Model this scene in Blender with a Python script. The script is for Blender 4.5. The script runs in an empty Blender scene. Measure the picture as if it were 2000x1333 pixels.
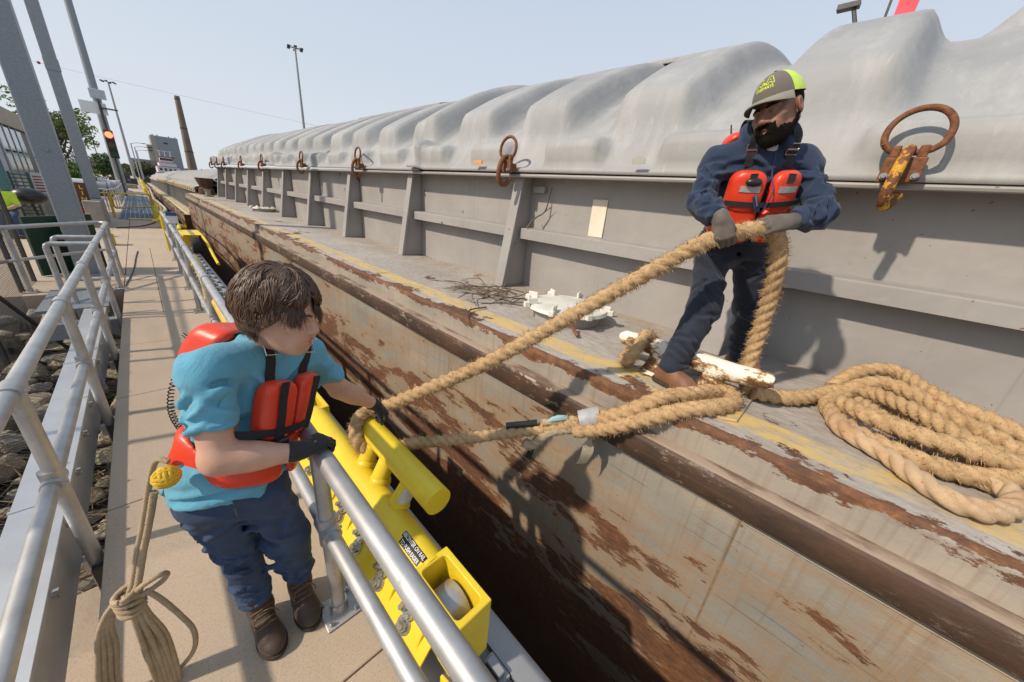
import bpy, bmesh, math, random
import numpy as np
from mathutils import Vector, Matrix, noise as mnoise
random.seed(7)
RNG = np.random.default_rng(11)
SC = bpy.context.scene
COL = SC.collection
R_ = math.radians

# ---------------------------------------------------------------- camera
CAM_LOC = Vector((0.0, 0.0, 2.08))
CAM_PITCH, CAM_YAW, CAM_ROLL = 0.36727, 0.82054, 0.0953
def _cam_axes():
    fw = Vector((math.sin(CAM_YAW) * math.cos(CAM_PITCH), math.cos(CAM_YAW) * math.cos(CAM_PITCH), -math.sin(CAM_PITCH)))
    r = Vector((math.cos(CAM_YAW), -math.sin(CAM_YAW), 0)); u = r.cross(fw)
    c, s = math.cos(CAM_ROLL), math.sin(CAM_ROLL)
    return r * c + u * s, u * c - r * s, fw
CR, CU, CF = _cam_axes()
cam_data = bpy.data.cameras.new("camera")
cam_data.sensor_width = 36.0
cam_data.lens = 12.006
cam_data.clip_start = 0.05
cam_data.clip_end = 6000
cam = bpy.data.objects.new("camera", cam_data)
COL.objects.link(cam)
_m = Matrix((CR, CU, -CF)).transposed().to_4x4()
_m.translation = CAM_LOC
cam.matrix_world = _m
SC.camera = cam

# ---------------------------------------------------------------- sky and sun
SUN_TO = Vector((-1.0, 0.30, 0.93)).normalized()       # direction towards the sun
SUN_EL = math.asin(SUN_TO.z)
SUN_AZ = math.atan2(SUN_TO.x, SUN_TO.y)               # clockwise from +Y
world = bpy.data.worlds.new("World")
SC.world = world
world.use_nodes = True
wn = world.node_tree.nodes; wl = world.node_tree.links
bg = wn["Background"]
sky = wn.new("ShaderNodeTexSky")
sky.sky_type = 'NISHITA'
sky.sun_disc = False
sky.sun_elevation = SUN_EL
sky.sun_rotation = SUN_AZ
sky.altitude = 100
sky.air_density = 1.0
sky.dust_density = 3.0
sky.ozone_density = 1.0
# hazy day: the clear sky seen through a bright, even veil that thins a little towards the zenith
tc = wn.new("ShaderNodeTexCoord"); sp = wn.new("ShaderNodeSeparateXYZ"); wl.new(tc.outputs['Generated'], sp.inputs[0])
rp = wn.new("ShaderNodeValToRGB"); wl.new(sp.outputs['Z'], rp.inputs[0])
rp.color_ramp.elements[0].position = 0.0; rp.color_ramp.elements[0].color = (0.70, 0.74, 0.79, 1)
rp.color_ramp.elements[1].position = 0.9; rp.color_ramp.elements[1].color = (0.40, 0.52, 0.70, 1)
veil = wn.new("ShaderNodeBackground"); wl.new(rp.outputs[0], veil.inputs[0]); veil.inputs[1].default_value = 0.90
wl.new(sky.outputs[0], bg.inputs[0])
bg.inputs[1].default_value = 0.06
addsh = wn.new("ShaderNodeMixShader"); addsh.inputs[0].default_value = 0.80
wl.new(bg.outputs[0], addsh.inputs[1]); wl.new(veil.outputs[0], addsh.inputs[2])
wl.new(addsh.outputs[0], wn["World Output"].inputs[0])
sun_data = bpy.data.lights.new("sun", 'SUN')
sun_data.energy = 3.1
sun_data.angle = R_(1.5)
sun_data.color = (1.0, 0.86, 0.70)
sun = bpy.data.objects.new("sun", sun_data)
COL.objects.link(sun)
sun.rotation_euler = SUN_TO.to_track_quat('Z', 'Y').to_euler()
sun.location = SUN_TO * 50
SC.view_settings.view_transform = 'Standard'
SC.view_settings.look = 'None'
SC.view_settings.exposure = 0.45
SC.view_settings.gamma = 1.0
SC.view_settings.use_curve_mapping = False
SC.cycles.max_bounces = 6
SC.cycles.diffuse_bounces = 4
SC.cycles.glossy_bounces = 3
SC.cycles.transparent_max_bounces = 6

# ---------------------------------------------------------------- object helpers
def tag(o, label=None, cat=None, group=None, kind=None):
    if label: o['label'] = label
    if cat: o['category'] = cat
    if group: o['group'] = group
    if kind: o['kind'] = kind
    return o

def thing(name, label, cat, loc=(0, 0, 0), group=None, kind=None):
    o = bpy.data.objects.new(name, None)
    o.empty_display_size = 0.1
    o.location = loc
    COL.objects.link(o)
    return tag(o, label, cat, group, kind)

def wloc(o):
    v = Vector((0, 0, 0))
    while o is not None:
        v += Vector(o.location); o = o.parent
    return v

def link_mesh(name, me, parent=None, loc=(0, 0, 0), label=None):
    o = bpy.data.objects.new(name, me)
    o.location = loc
    COL.objects.link(o)
    if parent is not None: o.parent = parent
    if label: o['label'] = label
    return o

def frame(axis):
    a = Vector(axis).normalized()
    h = Vector((0, 0, 1)) if abs(a.z) < 0.9 else Vector((1, 0, 0))
    u = h.cross(a).normalized()
    return a, u, a.cross(u)

class MB:
    """collects geometry, in world coordinates, for ONE object"""
    def __init__(s): s.v = []; s.f = []; s.m = []; s.mi = 0
    def add(s, vs, fs):
        b = len(s.v); s.v += [tuple(x) for x in vs]
        s.f += [tuple(i + b for i in f) for f in fs]; s.m += [s.mi] * len(fs)
        return s
    def box(s, c, d, rot=None):
        c = Vector(c); x, y, z = d[0] / 2, d[1] / 2, d[2] / 2
        vs = [Vector((i, j, k)) for i in (-x, x) for j in (-y, y) for k in (-z, z)]
        if rot is not None: vs = [rot @ v for v in vs]
        return s.add([v + c for v in vs], [(0, 1, 3, 2), (4, 6, 7, 5), (0, 4, 5, 1), (2, 3, 7, 6), (0, 2, 6, 4), (1, 5, 7, 3)])
    def box2(s, lo, hi):
        return s.box([(a + b) / 2 for a, b in zip(lo, hi)], [b - a for a, b in zip(lo, hi)])
    def cyl(s, a, b, r1, r2=None, n=12, caps=True):
        a, b = Vector(a), Vector(b); r2 = r1 if r2 is None else r2
        ax, u, w = frame(b - a); vs = []
        for p, r in ((a, r1), (b, r2)):
            vs += [p + (u * math.cos(2 * math.pi * i / n) + w * math.sin(2 * math.pi * i / n)) * r for i in range(n)]
        fs = [(i, (i + 1) % n, n + (i + 1) % n, n + i) for i in range(n)]
        if caps: fs += [tuple(range(n - 1, -1, -1)), tuple(range(n, 2 * n))]
        return s.add(vs, fs)
    def tube(s, pts, r, n=10, closed=False, caps=True, up=None):
        pts = [Vector(p) for p in pts]; N = len(pts)
        rr = r if hasattr(r, '__len__') else [r] * N
        T = []
        for i in range(N):
            if closed: t = pts[(i + 1) % N] - pts[i - 1]
            else: t = pts[min(i + 1, N - 1)] - pts[max(i - 1, 0)]
            T.append(t.normalized())
        _, u, w = frame(T[0])
        vs = []
        for i in range(N):
            u = (u - T[i] * u.dot(T[i])); u = u.normalized() if u.length > 1e-6 else frame(T[i])[1]
            w = T[i].cross(u)
            vs += [pts[i] + (u * math.cos(2 * math.pi * k / n) + w * math.sin(2 * math.pi * k / n)) * rr[i] for k in range(n)]
        fs = []
        for i in range(N if closed else N - 1):
            j = (i + 1) % N
            fs += [(i * n + k, i * n + (k + 1) % n, j * n + (k + 1) % n, j * n + k) for k in range(n)]
        if caps and not closed: fs += [tuple(range(n - 1, -1, -1)), tuple(range((N - 1) * n, N * n))]
        return s.add(vs, fs)
    def prism(s, poly, ax, a, b):
        """polygon in the plane across axis ax (0,1,2), extruded from a to b; poly gives the two other coordinates in order"""
        o = [i for i in range(3) if i != ax]; n = len(poly); vs = []
        for t in (a, b):
            for p in poly:
                q = [0, 0, 0]; q[ax] = t; q[o[0]] = p[0]; q[o[1]] = p[1]; vs.append(q)
        fs = [(i, (i + 1) % n, n + (i + 1) % n, n + i) for i in range(n)] + [tuple(range(n - 1, -1, -1)), tuple(range(n, 2 * n))]
        return s.add(vs, fs)
    def sphere(s, c, r, n=10, m=8, rot=None):
        c = Vector(c); rad = r if hasattr(r, '__len__') else (r, r, r); vs = []
        for i in range(1, m):
            th = math.pi * i / m
            for k in range(n):
                ph = 2 * math.pi * k / n
                q = Vector((math.sin(th) * math.cos(ph) * rad[0], math.sin(th) * math.sin(ph) * rad[1], math.cos(th) * rad[2]))
                vs.append((rot @ q if rot is not None else q) + c)
        t = Vector((0, 0, rad[2])); 
        if rot is not None: t = rot @ t
        vs += [c + t, c - t]; T, B = len(vs) - 2, len(vs) - 1; fs = []
        for i in range(m - 2):
            fs += [(i * n + k, (i + 1) * n + k, (i + 1) * n + (k + 1) % n, i * n + (k + 1) % n) for k in range(n)]
        fs += [(T, k, (k + 1) % n) for k in range(n)] + [(B, (m - 2) * n + (k + 1) % n, (m - 2) * n + k) for k in range(n)]
        return s.add(vs, fs)
    def quad(s, a, b, c, d): return s.add([a, b, c, d], [(0, 1, 2, 3)])
    def build(s, name, mats, parent=None, smooth=False, bevel=0.0, label=None, seg=2, org=None):
        me = bpy.data.meshes.new(name)
        off = wloc(parent) if org is None else Vector(org)
        me.from_pydata([(x - off.x, y - off.y, z - off.z) for x, y, z in s.v], [], s.f)
        mats = mats if isinstance(mats, (list, tuple)) else [mats]
        for m in mats: me.materials.append(m)
        if len(mats) > 1: me.polygons.foreach_set('material_index', s.m)
        bm = bmesh.new(); bm.from_mesh(me); bmesh.ops.recalc_face_normals(bm, faces=bm.faces)
        if bevel > 0:
            es = [e for e in bm.edges if len(e.link_faces) == 2 and e.calc_face_angle(0) > 0.6]
            try: bmesh.ops.bevel(bm, geom=es, offset=bevel, segments=seg, affect='EDGES', profile=0.5, clamp_overlap=True)
            except Exception: pass
        bm.to_mesh(me); bm.free()
        if smooth: smooth_mesh(me)
        loc = (0, 0, 0) if org is None else Vector(org) - wloc(parent)
        return link_mesh(name, me, parent, loc, label)

def smooth_mesh(me, ang=40):
    me.polygons.foreach_set('use_smooth', [True] * len(me.polygons))
    try: me.set_sharp_from_angle(angle=R_(ang))
    except Exception: pass

def np_mesh(name, v, f, mats, parent=None, smooth=True, label=None, mi=None):
    me = bpy.data.meshes.new(name)
    off = np.array(wloc(parent))
    v = np.asarray(v, dtype=np.float64) - off
    f = np.asarray(f, dtype=np.int32)
    me.vertices.add(len(v)); me.vertices.foreach_set('co', v.astype(np.float32).ravel())
    k = f.shape[1]
    me.loops.add(f.size); me.loops.foreach_set('vertex_index', f.ravel())
    me.polygons.add(len(f)); me.polygons.foreach_set('loop_start', np.arange(0, f.size, k, dtype=np.int32))
    try: me.polygons.foreach_set('loop_total', np.full(len(f), k, dtype=np.int32))
    except Exception: pass
    mats = mats if isinstance(mats, (list, tuple)) else [mats]
    for m in mats: me.materials.append(m)
    if mi is not None: me.polygons.foreach_set('material_index', np.asarray(mi, dtype=np.int32))
    me.update(calc_edges=True); me.validate()
    if smooth: me.polygons.foreach_set('use_smooth', np.ones(len(me.polygons), dtype=bool))
    return link_mesh(name, me, parent, (0, 0, 0), label)

def dup(o, parent=None, delta=(0, 0, 0)):
    """copy of a thing or part with its parts and sub-parts"""
    c = o.copy(); COL.objects.link(c)
    c.parent = parent
    c.location = Vector(o.location) + Vector(delta)
    for ch in list(o.children): dup(ch, c)
    return c

def catmull(pts, step=0.02):
    P = [Vector(p) for p in pts]; P = [P[0] * 2 - P[1]] + P + [P[-1] * 2 - P[-2]]
    out = []
    for i in range(1, len(P) - 2):
        a, b, c, d = P[i - 1:i + 3]
        n = max(2, int((c - b).length / step))
        for k in range(n):
            t = k / n
            out.append(0.5 * ((2 * b) + (c - a) * t + (2 * a - 5 * b + 4 * c - d) * t * t + (3 * b - a - 3 * c + d) * t ** 3))
    out.append(P[-2])
    return out

# ---------------------------------------------------------------- materials
class NT:
    def __init__(s, name):
        s.m = bpy.data.materials.new(name); s.m.use_nodes = True
        s.t = s.m.node_tree; s.n = s.t.nodes; s.l = s.t.links
        s.b = s.n['Principled BSDF']
        g = s.n.new('ShaderNodeNewGeometry'); s.pos = g.outputs['Position']; s.geo = g
    def link(s, a, b): s.l.new(a, b)
    def val(s, inp, v):
        if hasattr(v, 'is_linked') or isinstance(v, bpy.types.NodeSocket): s.l.new(v, inp)
        else: inp.default_value = v
    def mapping(s, scale, rot=(0, 0, 0), src=None):
        n = s.n.new('ShaderNodeMapping'); n.inputs['Scale'].default_value = scale; n.inputs['Rotation'].default_value = rot
        s.l.new(src or s.pos, n.inputs['Vector']); return n.outputs[0]
    def noise(s, scale=5, detail=5, rough=0.55, stretch=None, dist=0.0, src=None, off=None):
        v = src or s.pos
        if stretch or off:
            n = s.n.new('ShaderNodeMapping'); n.inputs['Scale'].default_value = stretch or (1, 1, 1)
            if off: n.inputs['Location'].default_value = off
            s.l.new(v, n.inputs['Vector']); v = n.outputs[0]
        n = s.n.new('ShaderNodeTexNoise'); n.inputs['Scale'].default_value = scale; n.inputs['Detail'].default_value = detail
        n.inputs['Roughness'].default_value = rough; n.inputs['Distortion'].default_value = dist
        s.l.new(v, n.inputs['Vector']); return n.outputs['Fac']
    def ramp(s, fac, *stops, ease=False):
        n = s.n.new('ShaderNodeValToRGB'); e = n.color_ramp.elements
        n.color_ramp.interpolation = 'EASE' if ease else 'LINEAR'
        while len(e) < len(stops): e.new(0.5)
        for i, (p, c) in enumerate(stops):
            e[i].position = p; e[i].color = c if len(c) == 4 else (*c, 1)
        s.l.new(fac, n.inputs[0]); return n.outputs[0]
    def step(s, fac, lo, hi):
        n = s.n.new('ShaderNodeMapRange'); n.inputs['From Min'].default_value = lo; n.inputs['From Max'].default_value = hi
        n.clamp = True; s.l.new(fac, n.inputs['Value']); return n.outputs[0]
    def math(s, op, a, b=0.0, clamp=False):
        n = s.n.new('ShaderNodeMath'); n.operation = op; n.use_clamp = clamp
        s.val(n.inputs[0], a); s.val(n.inputs[1], b); return n.outputs[0]
    def mix(s, fac, a, b, mode='MIX'):
        n = s.n.new('ShaderNodeMixRGB'); n.blend_type = mode
        s.val(n.inputs[0], fac)
        for i, c in ((1, a), (2, b)):
            if isinstance(c, (tuple, list)): n.inputs[i].default_value = c if len(c) == 4 else (*c, 1)
            else: s.l.new(c, n.inputs[i])
        return n.outputs[0]
    def xyz(s, src=None):
        n = s.n.new('ShaderNodeSeparateXYZ'); s.l.new(src or s.pos, n.inputs[0]); return n.outputs
    def bump(s, h, strength=0.3, dist=0.01):
        n = s.n.new('ShaderNodeBump'); n.inputs['Strength'].default_value = strength; n.inputs['Distance'].default_value = dist
        s.l.new(h, n.inputs['Height']); s.l.new(n.outputs[0], s.b.inputs['Normal']); return n
    def out(s, col=None, rough=None, metal=None, spec=None):
        for k, v in (('Base Color', col), ('Roughness', rough), ('Metallic', metal), ('Specular IOR Level', spec)):
            if v is None: continue
            if isinstance(v, (tuple, list)): s.b.inputs[k].default_value = v if len(v) == 4 else (*v, 1)
            else: s.val(s.b.inputs[k], v)
        return s.m

def mat(name, c1, c2=None, scale=6, rough=0.6, metal=0.0, bump=0.0, bscale=60, bdist=0.004, stretch=None, spot=None, spec=None, detail=6, lo=0.35, hi=0.65):
    t = NT(name)
    c2 = c2 or tuple(min(1, x * 0.82) for x in c1)
    col = t.mix(t.step(t.noise(scale, detail, 0.6, stretch), lo, hi), c1, c2)
    if spot:
        sc, ssc, th = spot[:3]
        mk = t.step(t.noise(ssc, 8, 0.65, spot[3] if len(spot) > 3 else None, off=(3.3, 1.7, 9.1)), th, th + 0.05)
        col = t.mix(mk, col, sc)
    if bump: t.bump(t.noise(bscale, 6, 0.6), bump, bdist)
    rg = t.math('ADD', t.math('MULTIPLY', t.noise(scale * 3, 4), 0.16), rough - 0.08)
    return t.out(col, rg, metal, spec)
RUST = (0.16, 0.062, 0.022); RUSTD = (0.055, 0.028, 0.016)
def rust_col(t, stretch=(1, 0.5, 1.4)):
    fine = t.noise(22, 9, 0.75, stretch)
    c = t.ramp(fine, (0.28, (0.030, 0.017, 0.011)), (0.41, (0.10, 0.044, 0.022)), (0.53, (0.18, 0.075, 0.029)), (0.66, (0.29, 0.13, 0.046)), (0.82, (0.36, 0.22, 0.11)))
    big = t.step(t.noise(2.1, 6, 0.65, off=(7, 1, 4)), 0.36, 0.66)
    c = t.mix(t.math('MULTIPLY', big, 0.75), c, t.mix(t.noise(30, 8, 0.75), (0.035, 0.022, 0.017), (0.12, 0.062, 0.036)))
    ln = t.step(t.noise(1.0, 8, 0.75, (1, 1.2, 70), off=(3, 1, 0)), 0.52, 0.68)
    return t.mix(t.math('MULTIPLY', ln, 0.5), c, (0.045, 0.024, 0.015))
def m_concrete():
    t = NT('concrete')
    big = t.step(t.noise(0.9, 5, 0.6), 0.3, 0.7)
    fine = t.step(t.noise(55, 6, 0.7), 0.3, 0.72)
    col = t.mix(big, (0.50, 0.40, 0.295), (0.425, 0.34, 0.25))
    col = t.mix(t.math('MULTIPLY', fine, 0.45), col, (0.34, 0.265, 0.2))
    grit = t.step(t.noise(110, 4, 0.85), 0.55, 0.63)
    col = t.mix(t.math('MULTIPLY', grit, 0.7), col, (0.2, 0.165, 0.13))
    st = t.step(t.noise(1.7, 8, 0.7, (1.0, 0.35, 1)), 0.58, 0.72)
    col = t.mix(t.math('MULTIPLY', st, 0.28), col, (0.2, 0.165, 0.13))
    sp_ = t.step(t.noise(9, 5, 0.6, off=(3, 9, 0)), 0.70, 0.73); col = t.mix(t.math('MULTIPLY', sp_, 0.45), col, (0.16, 0.13, 0.10))
    wr_ = t.step(t.noise(1.3, 4, 0.6, (2.2, 0.22, 1), off=(1, 3, 0)), 0.52, 0.68); col = t.mix(t.math('MULTIPLY', wr_, 0.22), col, (0.24, 0.20, 0.16))
    t.bump(t.noise(120, 5, 0.7), 0.35, 0.004)
    return t.out(col, 0.9)
CONCRETE = m_concrete()
CONC_GREY = mat('grey_concrete', (0.34, 0.31, 0.27), (0.25, 0.23, 0.2), 2.2, 0.9, bump=0.3, bscale=80, spot=((0.16, 0.14, 0.12), 3.0, 0.62))
CONC_OLD = mat('weathered_concrete', (0.33, 0.29, 0.235), (0.21, 0.185, 0.15), 2.5, 0.92, bump=0.5, bscale=40)

def m_hull():
    t = NT('rusty_hull_paint')
    X, Y, Z = t.xyz()
    n1 = t.step(t.noise(1.6, 6, 0.6, (1, 0.5, 1.2)), 0.35, 0.65)
    paint = t.mix(n1, (0.315, 0.275, 0.22), (0.225, 0.22, 0.195))
    pt2 = t.step(t.noise(1.1, 7, 0.65, (1, 0.35, 2.2), off=(5, 3, 1)), 0.42, 0.56)
    low = t.step(Z, 0.35, -0.9)
    paint = t.mix(t.math('MULTIPLY', pt2, low), paint, (0.20, 0.235, 0.225))
    ylw = t.step(t.noise(1.4, 6, 0.65, (1, 0.6, 1.6), off=(1, 8, 2)), 0.55, 0.72)
    paint = t.mix(t.math('MULTIPLY', ylw, 0.55), paint, (0.42, 0.31, 0.16))
    # fine vertical runs and sideways scrapes
    runs = t.step(t.noise(1.0, 6, 0.65, (1, 22, 0.7)), 0.52, 0.72)
    paint = t.mix(t.math('MULTIPLY', runs, 0.6), paint, (0.19, 0.11, 0.055))
    scr = t.step(t.noise(1.0, 8, 0.7, (1, 1.0, 60)), 0.62, 0.70)
    paint = t.mix(t.math('MULTIPLY', scr, 0.6), paint, (0.12, 0.085, 0.055))
    scr2 = t.step(t.noise(1.0, 9, 0.75, (1, 2.2, 24), off=(4, 7, 1)), 0.60, 0.66); paint = t.mix(t.math('MULTIPLY', scr2, 0.45), paint, (0.42, 0.37, 0.29))
    ctr = t.step(t.math('ABSOLUTE', t.math('SINE', t.math('MULTIPLY', Y, 1.22))), 0.012, 0.004); paint = t.mix(t.math('MULTIPLY', ctr, 0.7), paint, (0.13, 0.085, 0.05))
    for kk in range(3):
        sl_ = t.step(t.noise(1.0, 4, 0.6, (1, 0.9 + .3 * kk, 46 - 9 * kk), off=(kk * 3.1, 2, kk)), 0.665, 0.70); paint = t.mix(t.math('MULTIPLY', sl_, 0.55), paint, (0.07, 0.06, 0.05) if kk < 2 else (0.19, 0.09, 0.045))
    # rust: long patches that slope along the plate, more of it lower down
    src = t.mapping((1, 0.55, 2.1), (R_(14), 0, 0))
    base = t.math('ADD', t.math('MULTIPLY', t.noise(1.25, 12, 0.70, src=src, off=(0.3, 2.2, 0.4)), 0.72), t.math('MULTIPLY', t.noise(6.5, 10, 0.75, (1, 0.45, 1.6), off=(1, 4, 2)), 0.28))
    thr = t.math('ADD', base, t.math('MULTIPLY', t.step(Z, 0.55, -2.0), 0.17))
    rmask = t.step(thr, 0.540, 0.554)
    halo = t.step(thr, 0.44, 0.54)
    rust = rust_col(t)
    col = t.mix(t.math('MULTIPLY', halo, 0.62), paint, (0.31, 0.185, 0.085))
    col = t.mix(rmask, col, rust)
    spk = t.step(t.noise(16, 8, 0.7, (1, 0.7, 1)), 0.665, 0.685)
    col = t.mix(spk, col, (0.13, 0.055, 0.025))
    # mottled dark rust brown that takes over towards the water
    deep = t.step(Z, -0.8, -2.3)
    dn = t.math('MULTIPLY', deep, t.step(t.noise(3, 8, 0.7, (1, 0.6, 2.4), off=(2, 2, 2)), 0.22, 0.5))
    col = t.mix(dn, col, t.mix(t.noise(14, 6, 0.7), (0.10, 0.06, 0.04), (0.19, 0.10, 0.055)))
    hh = t.math('ADD', t.math('MULTIPLY', rmask, -0.35), t.noise(26, 8, 0.7))
    t.bump(hh, 0.55, 0.006)
    return t.out(col, t.math('ADD', t.math('MULTIPLY', rmask, 0.32), 0.5))
HULL = m_hull()

def m_strake():
    t = NT('sheer_strake_paint')
    X, Y, Z = t.xyz()
    p = t.mix(t.step(t.noise(2.5, 6, 0.6, (1, 0.6, 2)), 0.35, 0.65), (0.37, 0.32, 0.25), (0.27, 0.245, 0.205))
    runs = t.step(t.noise(1.0, 6, 0.65, (1, 26, 0.9)), 0.5, 0.72)
    p = t.mix(t.math('MULTIPLY', runs, 0.5), p, (0.19, 0.12, 0.07))
    hgt = t.math('SUBTRACT', Z, t.math('MULTIPLY', Y, 0.006))
    edge = t.step(hgt, 1.0, 1.11)
    rb = t.math('ADD', t.math('ADD', t.math('MULTIPLY', t.noise(2.6, 12, 0.72, (1, 0.55, 1.6)), 0.75), t.math('MULTIPLY', t.noise(14, 9, 0.75, (1, 0.5, 1)), 0.25)), t.math('MULTIPLY', edge, 0.20))
    rm = t.step(rb, 0.585, 0.60)
    rust = rust_col(t, (1, 0.6, 1))
    col = t.mix(rm, p, rust)
    t.bump(t.math('ADD', t.math('MULTIPLY', rm, -0.4), t.noise(30, 7, 0.7)), 0.5, 0.005)
    return t.out(col, t.math('ADD', t.math('MULTIPLY', rm, 0.3), 0.5))
STRAKE = m_strake()

def m_guard():
    t = NT('worn_guard_steel')
    a = t.mix(t.step(t.noise(6, 8, 0.7, (1, 0.5, 1)), 0.35, 0.65), (0.045, 0.028, 0.019), (0.095, 0.052, 0.03))
    sc = t.step(t.noise(11, 12, 0.8, (1, 0.6, 1.8), off=(4, 4, 1)), 0.56, 0.585)
    reg = t.step(t.noise(0.9, 5, 0.6, off=(1, 6, 1)), 0.42, 0.55)
    col = t.mix(t.math('MULTIPLY', sc, reg), a, (0.33, 0.27, 0.2))
    ln = t.step(t.noise(1, 8, 0.7, (1, 0.7, 90)), 0.6, 0.7)
    col = t.mix(t.math('MULTIPLY', ln, 0.5), col, (0.17, 0.105, 0.06))
    t.bump(t.noise(35, 8, 0.7, (1, 0.5, 1)), 0.6, 0.005)
    return t.out(col, 0.62, 0.15)
GUARD = m_guard()
LEDGE = mat('worn_steel_ledge', (0.30, 0.23, 0.17), (0.14, 0.09, 0.06), 9, 0.6, 0.1, bump=0.4, bscale=60, stretch=(1, 0.3, 1), lo=0.45, hi=0.6)

def m_deck():
    t = NT('worn_deck_paint')
    X, Y, Z = t.xyz()
    n = t.noise(1.5, 8, 0.65, (1, 0.6, 1))
    col = t.mix(t.step(n, 0.35, 0.68), (0.47, 0.43, 0.385), (0.34, 0.305, 0.265))
    bl = t.step(t.noise(3.1, 7, 0.65, off=(2, 5, 0)), 0.5, 0.7)
    col = t.mix(t.math('MULTIPLY', bl, 0.4), col, (0.40, 0.40, 0.40))
    fine = t.step(t.noise(30, 10, 0.8, (1, 0.35, 1)), 0.42, 0.62)
    col = t.mix(t.math('MULTIPLY', fine, 0.6), col, (0.20, 0.165, 0.13))
    # yellow safety line worn away in places
    bx = t.math('ADD', X, t.math('MULTIPLY', t.noise(4, 4), 0.03))
    band = t.math('MULTIPLY', t.step(bx, 1.99, 2.01), t.step(bx, 2.22, 2.19))
    wear = t.step(t.noise(7, 12, 0.8, (1, 0.4, 1), off=(0, 4, 0)), 0.60, 0.46)
    col = t.mix(t.math('MULTIPLY', band, t.math('MULTIPLY', wear, 0.85)), col, (0.60, 0.42, 0.13))
    # rust towards the gunwale
    ed = t.step(X, 2.12, 1.86)
    rb = t.math('ADD', t.math('ADD', t.math('MULTIPLY', t.noise(1.7, 12, 0.72, (1, 0.6, 1), off=(1, 1, 1)), 0.75), t.math('MULTIPLY', t.noise(13, 9, 0.75, (1, 0.6, 1)), 0.25)), t.math('MULTIPLY', ed, 0.10))
    rm = t.step(rb, 0.585, 0.598)
    rust = rust_col(t, (1, 0.6, 1))
    col = t.mix(rm, col, rust)
    wl_ = t.step(X, 2.9, 3.4)
    dirt = t.step(t.math('ADD', t.noise(3.5, 8, 0.7, off=(9, 0, 0)), t.math('MULTIPLY', wl_, 0.16)), 0.56, 0.72)
    col = t.mix(t.math('MULTIPLY', dirt, 0.6), col, (0.30, 0.215, 0.14))
    t.bump(t.math('ADD', t.math('MULTIPLY', rm, -0.3), t.noise(70, 7, 0.7)), 0.4, 0.004)
    return t.out(col, 0.75)
DECK = m_deck()

def m_coaming(name='coaming_paint', c=(0.335, 0.318, 0.298)):
    t = NT(name)
    X, Y, Z = t.xyz()
    col = t.mix(t.step(t.noise(1.3, 6, 0.6), 0.32, 0.68), c, tuple(x * 0.84 for x in c))
    runs = t.step(t.noise(1, 6, 0.6, (1, 14, 0.5)), 0.5, 0.75)
    col = t.mix(t.math('MULTIPLY', runs, 0.22), col, tuple(x * 0.72 for x in c))
    sp = t.step(t.noise(5.5, 4, 0.5, off=(3, 0, 3)), 0.715, 0.73)
    col = t.mix(sp, col, (0.13, 0.07, 0.04))
    sp2 = t.step(t.noise(19, 3, 0.5), 0.735, 0.75)
    col = t.mix(sp2, col, (0.16, 0.10, 0.06))
    dr = t.math('MULTIPLY', t.step(t.noise(1, 7, 0.7, (1, 9, 0.35), off=(2, 0, 1)), 0.60, 0.72), t.step(t.noise(0.8, 4, 0.6, off=(0, 5, 0)), 0.45, 0.6))
    col = t.mix(t.math('MULTIPLY', dr, 0.5), col, (0.24, 0.16, 0.10))
    sm = t.step(t.noise(2.4, 9, 0.75, (1, 0.7, 1), off=(7, 2, 2)), 0.58, 0.70); col = t.mix(t.math('MULTIPLY', sm, 0.3), col, tuple(x * 1.25 for x in c))
    wl2 = t.step(t.math('ABSOLUTE', t.math('SINE', t.math('MULTIPLY', t.math('ADD', Y, 0.9), 0.61))), 0.006, 0.002); col = t.mix(t.math('MULTIPLY', wl2, 0.5), col, tuple(x * 0.7 for x in c))
    t.bump(t.math('ADD', t.noise(3.0, 3, 0.5), t.math('MULTIPLY', t.noise(1.1, 2), 1.2)), 0.4, 0.04)
    return t.out(col, 0.55)
COAM = m_coaming()

def m_cover():
    t = NT('fibreglass_cover')
    X, Y, Z = t.xyz()
    col = t.mix(t.step(t.noise(0.8, 6, 0.62), 0.32, 0.68), (0.335, 0.34, 0.335), (0.25, 0.26, 0.265))
    ch = t.step(t.noise(2.2, 8, 0.68, (0.6, 2.0, 0.6), off=(4, 1, 2)), 0.50, 0.70)
    col = t.mix(t.math('MULTIPLY', ch, 0.6), col, (0.43, 0.43, 0.43))
    dk = t.step(t.noise(1.7, 8, 0.68, off=(8, 3, 5)), 0.55, 0.75)
    col = t.mix(t.math('MULTIPLY', dk, 0.5), col, (0.21, 0.215, 0.215))
    sc = t.step(t.noise(3.0, 9, 0.75, (1.2, 7, 1.2), off=(1, 1, 7)), 0.60, 0.68)
    col = t.mix(t.math('MULTIPLY', sc, 0.35), col, (0.52, 0.52, 0.52))
    warm = t.step(Z, 2.85, 2.45)
    col = t.mix(t.math('MULTIPLY', warm, t.math('MULTIPLY', t.noise(6, 6, 0.7), 0.5)), col, (0.30, 0.27, 0.215))
    t.bump(t.noise(9, 6, 0.65), 0.35, 0.012)
    return t.out(col, 0.72)
COVER = m_cover()
ALU = mat('aluminium_pipe', (0.52, 0.52, 0.515), (0.38, 0.38, 0.375), 6, 0.52, 0.7, bump=0.06, bscale=150, stretch=(1, 1, 1), spot=((0.33, 0.32, 0.3), 9, 0.66))
ALU_SHEET = mat('aluminium_sheet', (0.60, 0.61, 0.62), (0.50, 0.51, 0.52), 2.5, 0.46, 0.6, bump=0.04, bscale=40, spot=((0.36, 0.35, 0.33), 5, 0.66))
GALV = mat('galvanised_steel', (0.27, 0.295, 0.32), (0.215, 0.235, 0.255), 30, 0.55, 0.35, bump=0.04, lo=0.35, hi=0.65)
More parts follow.
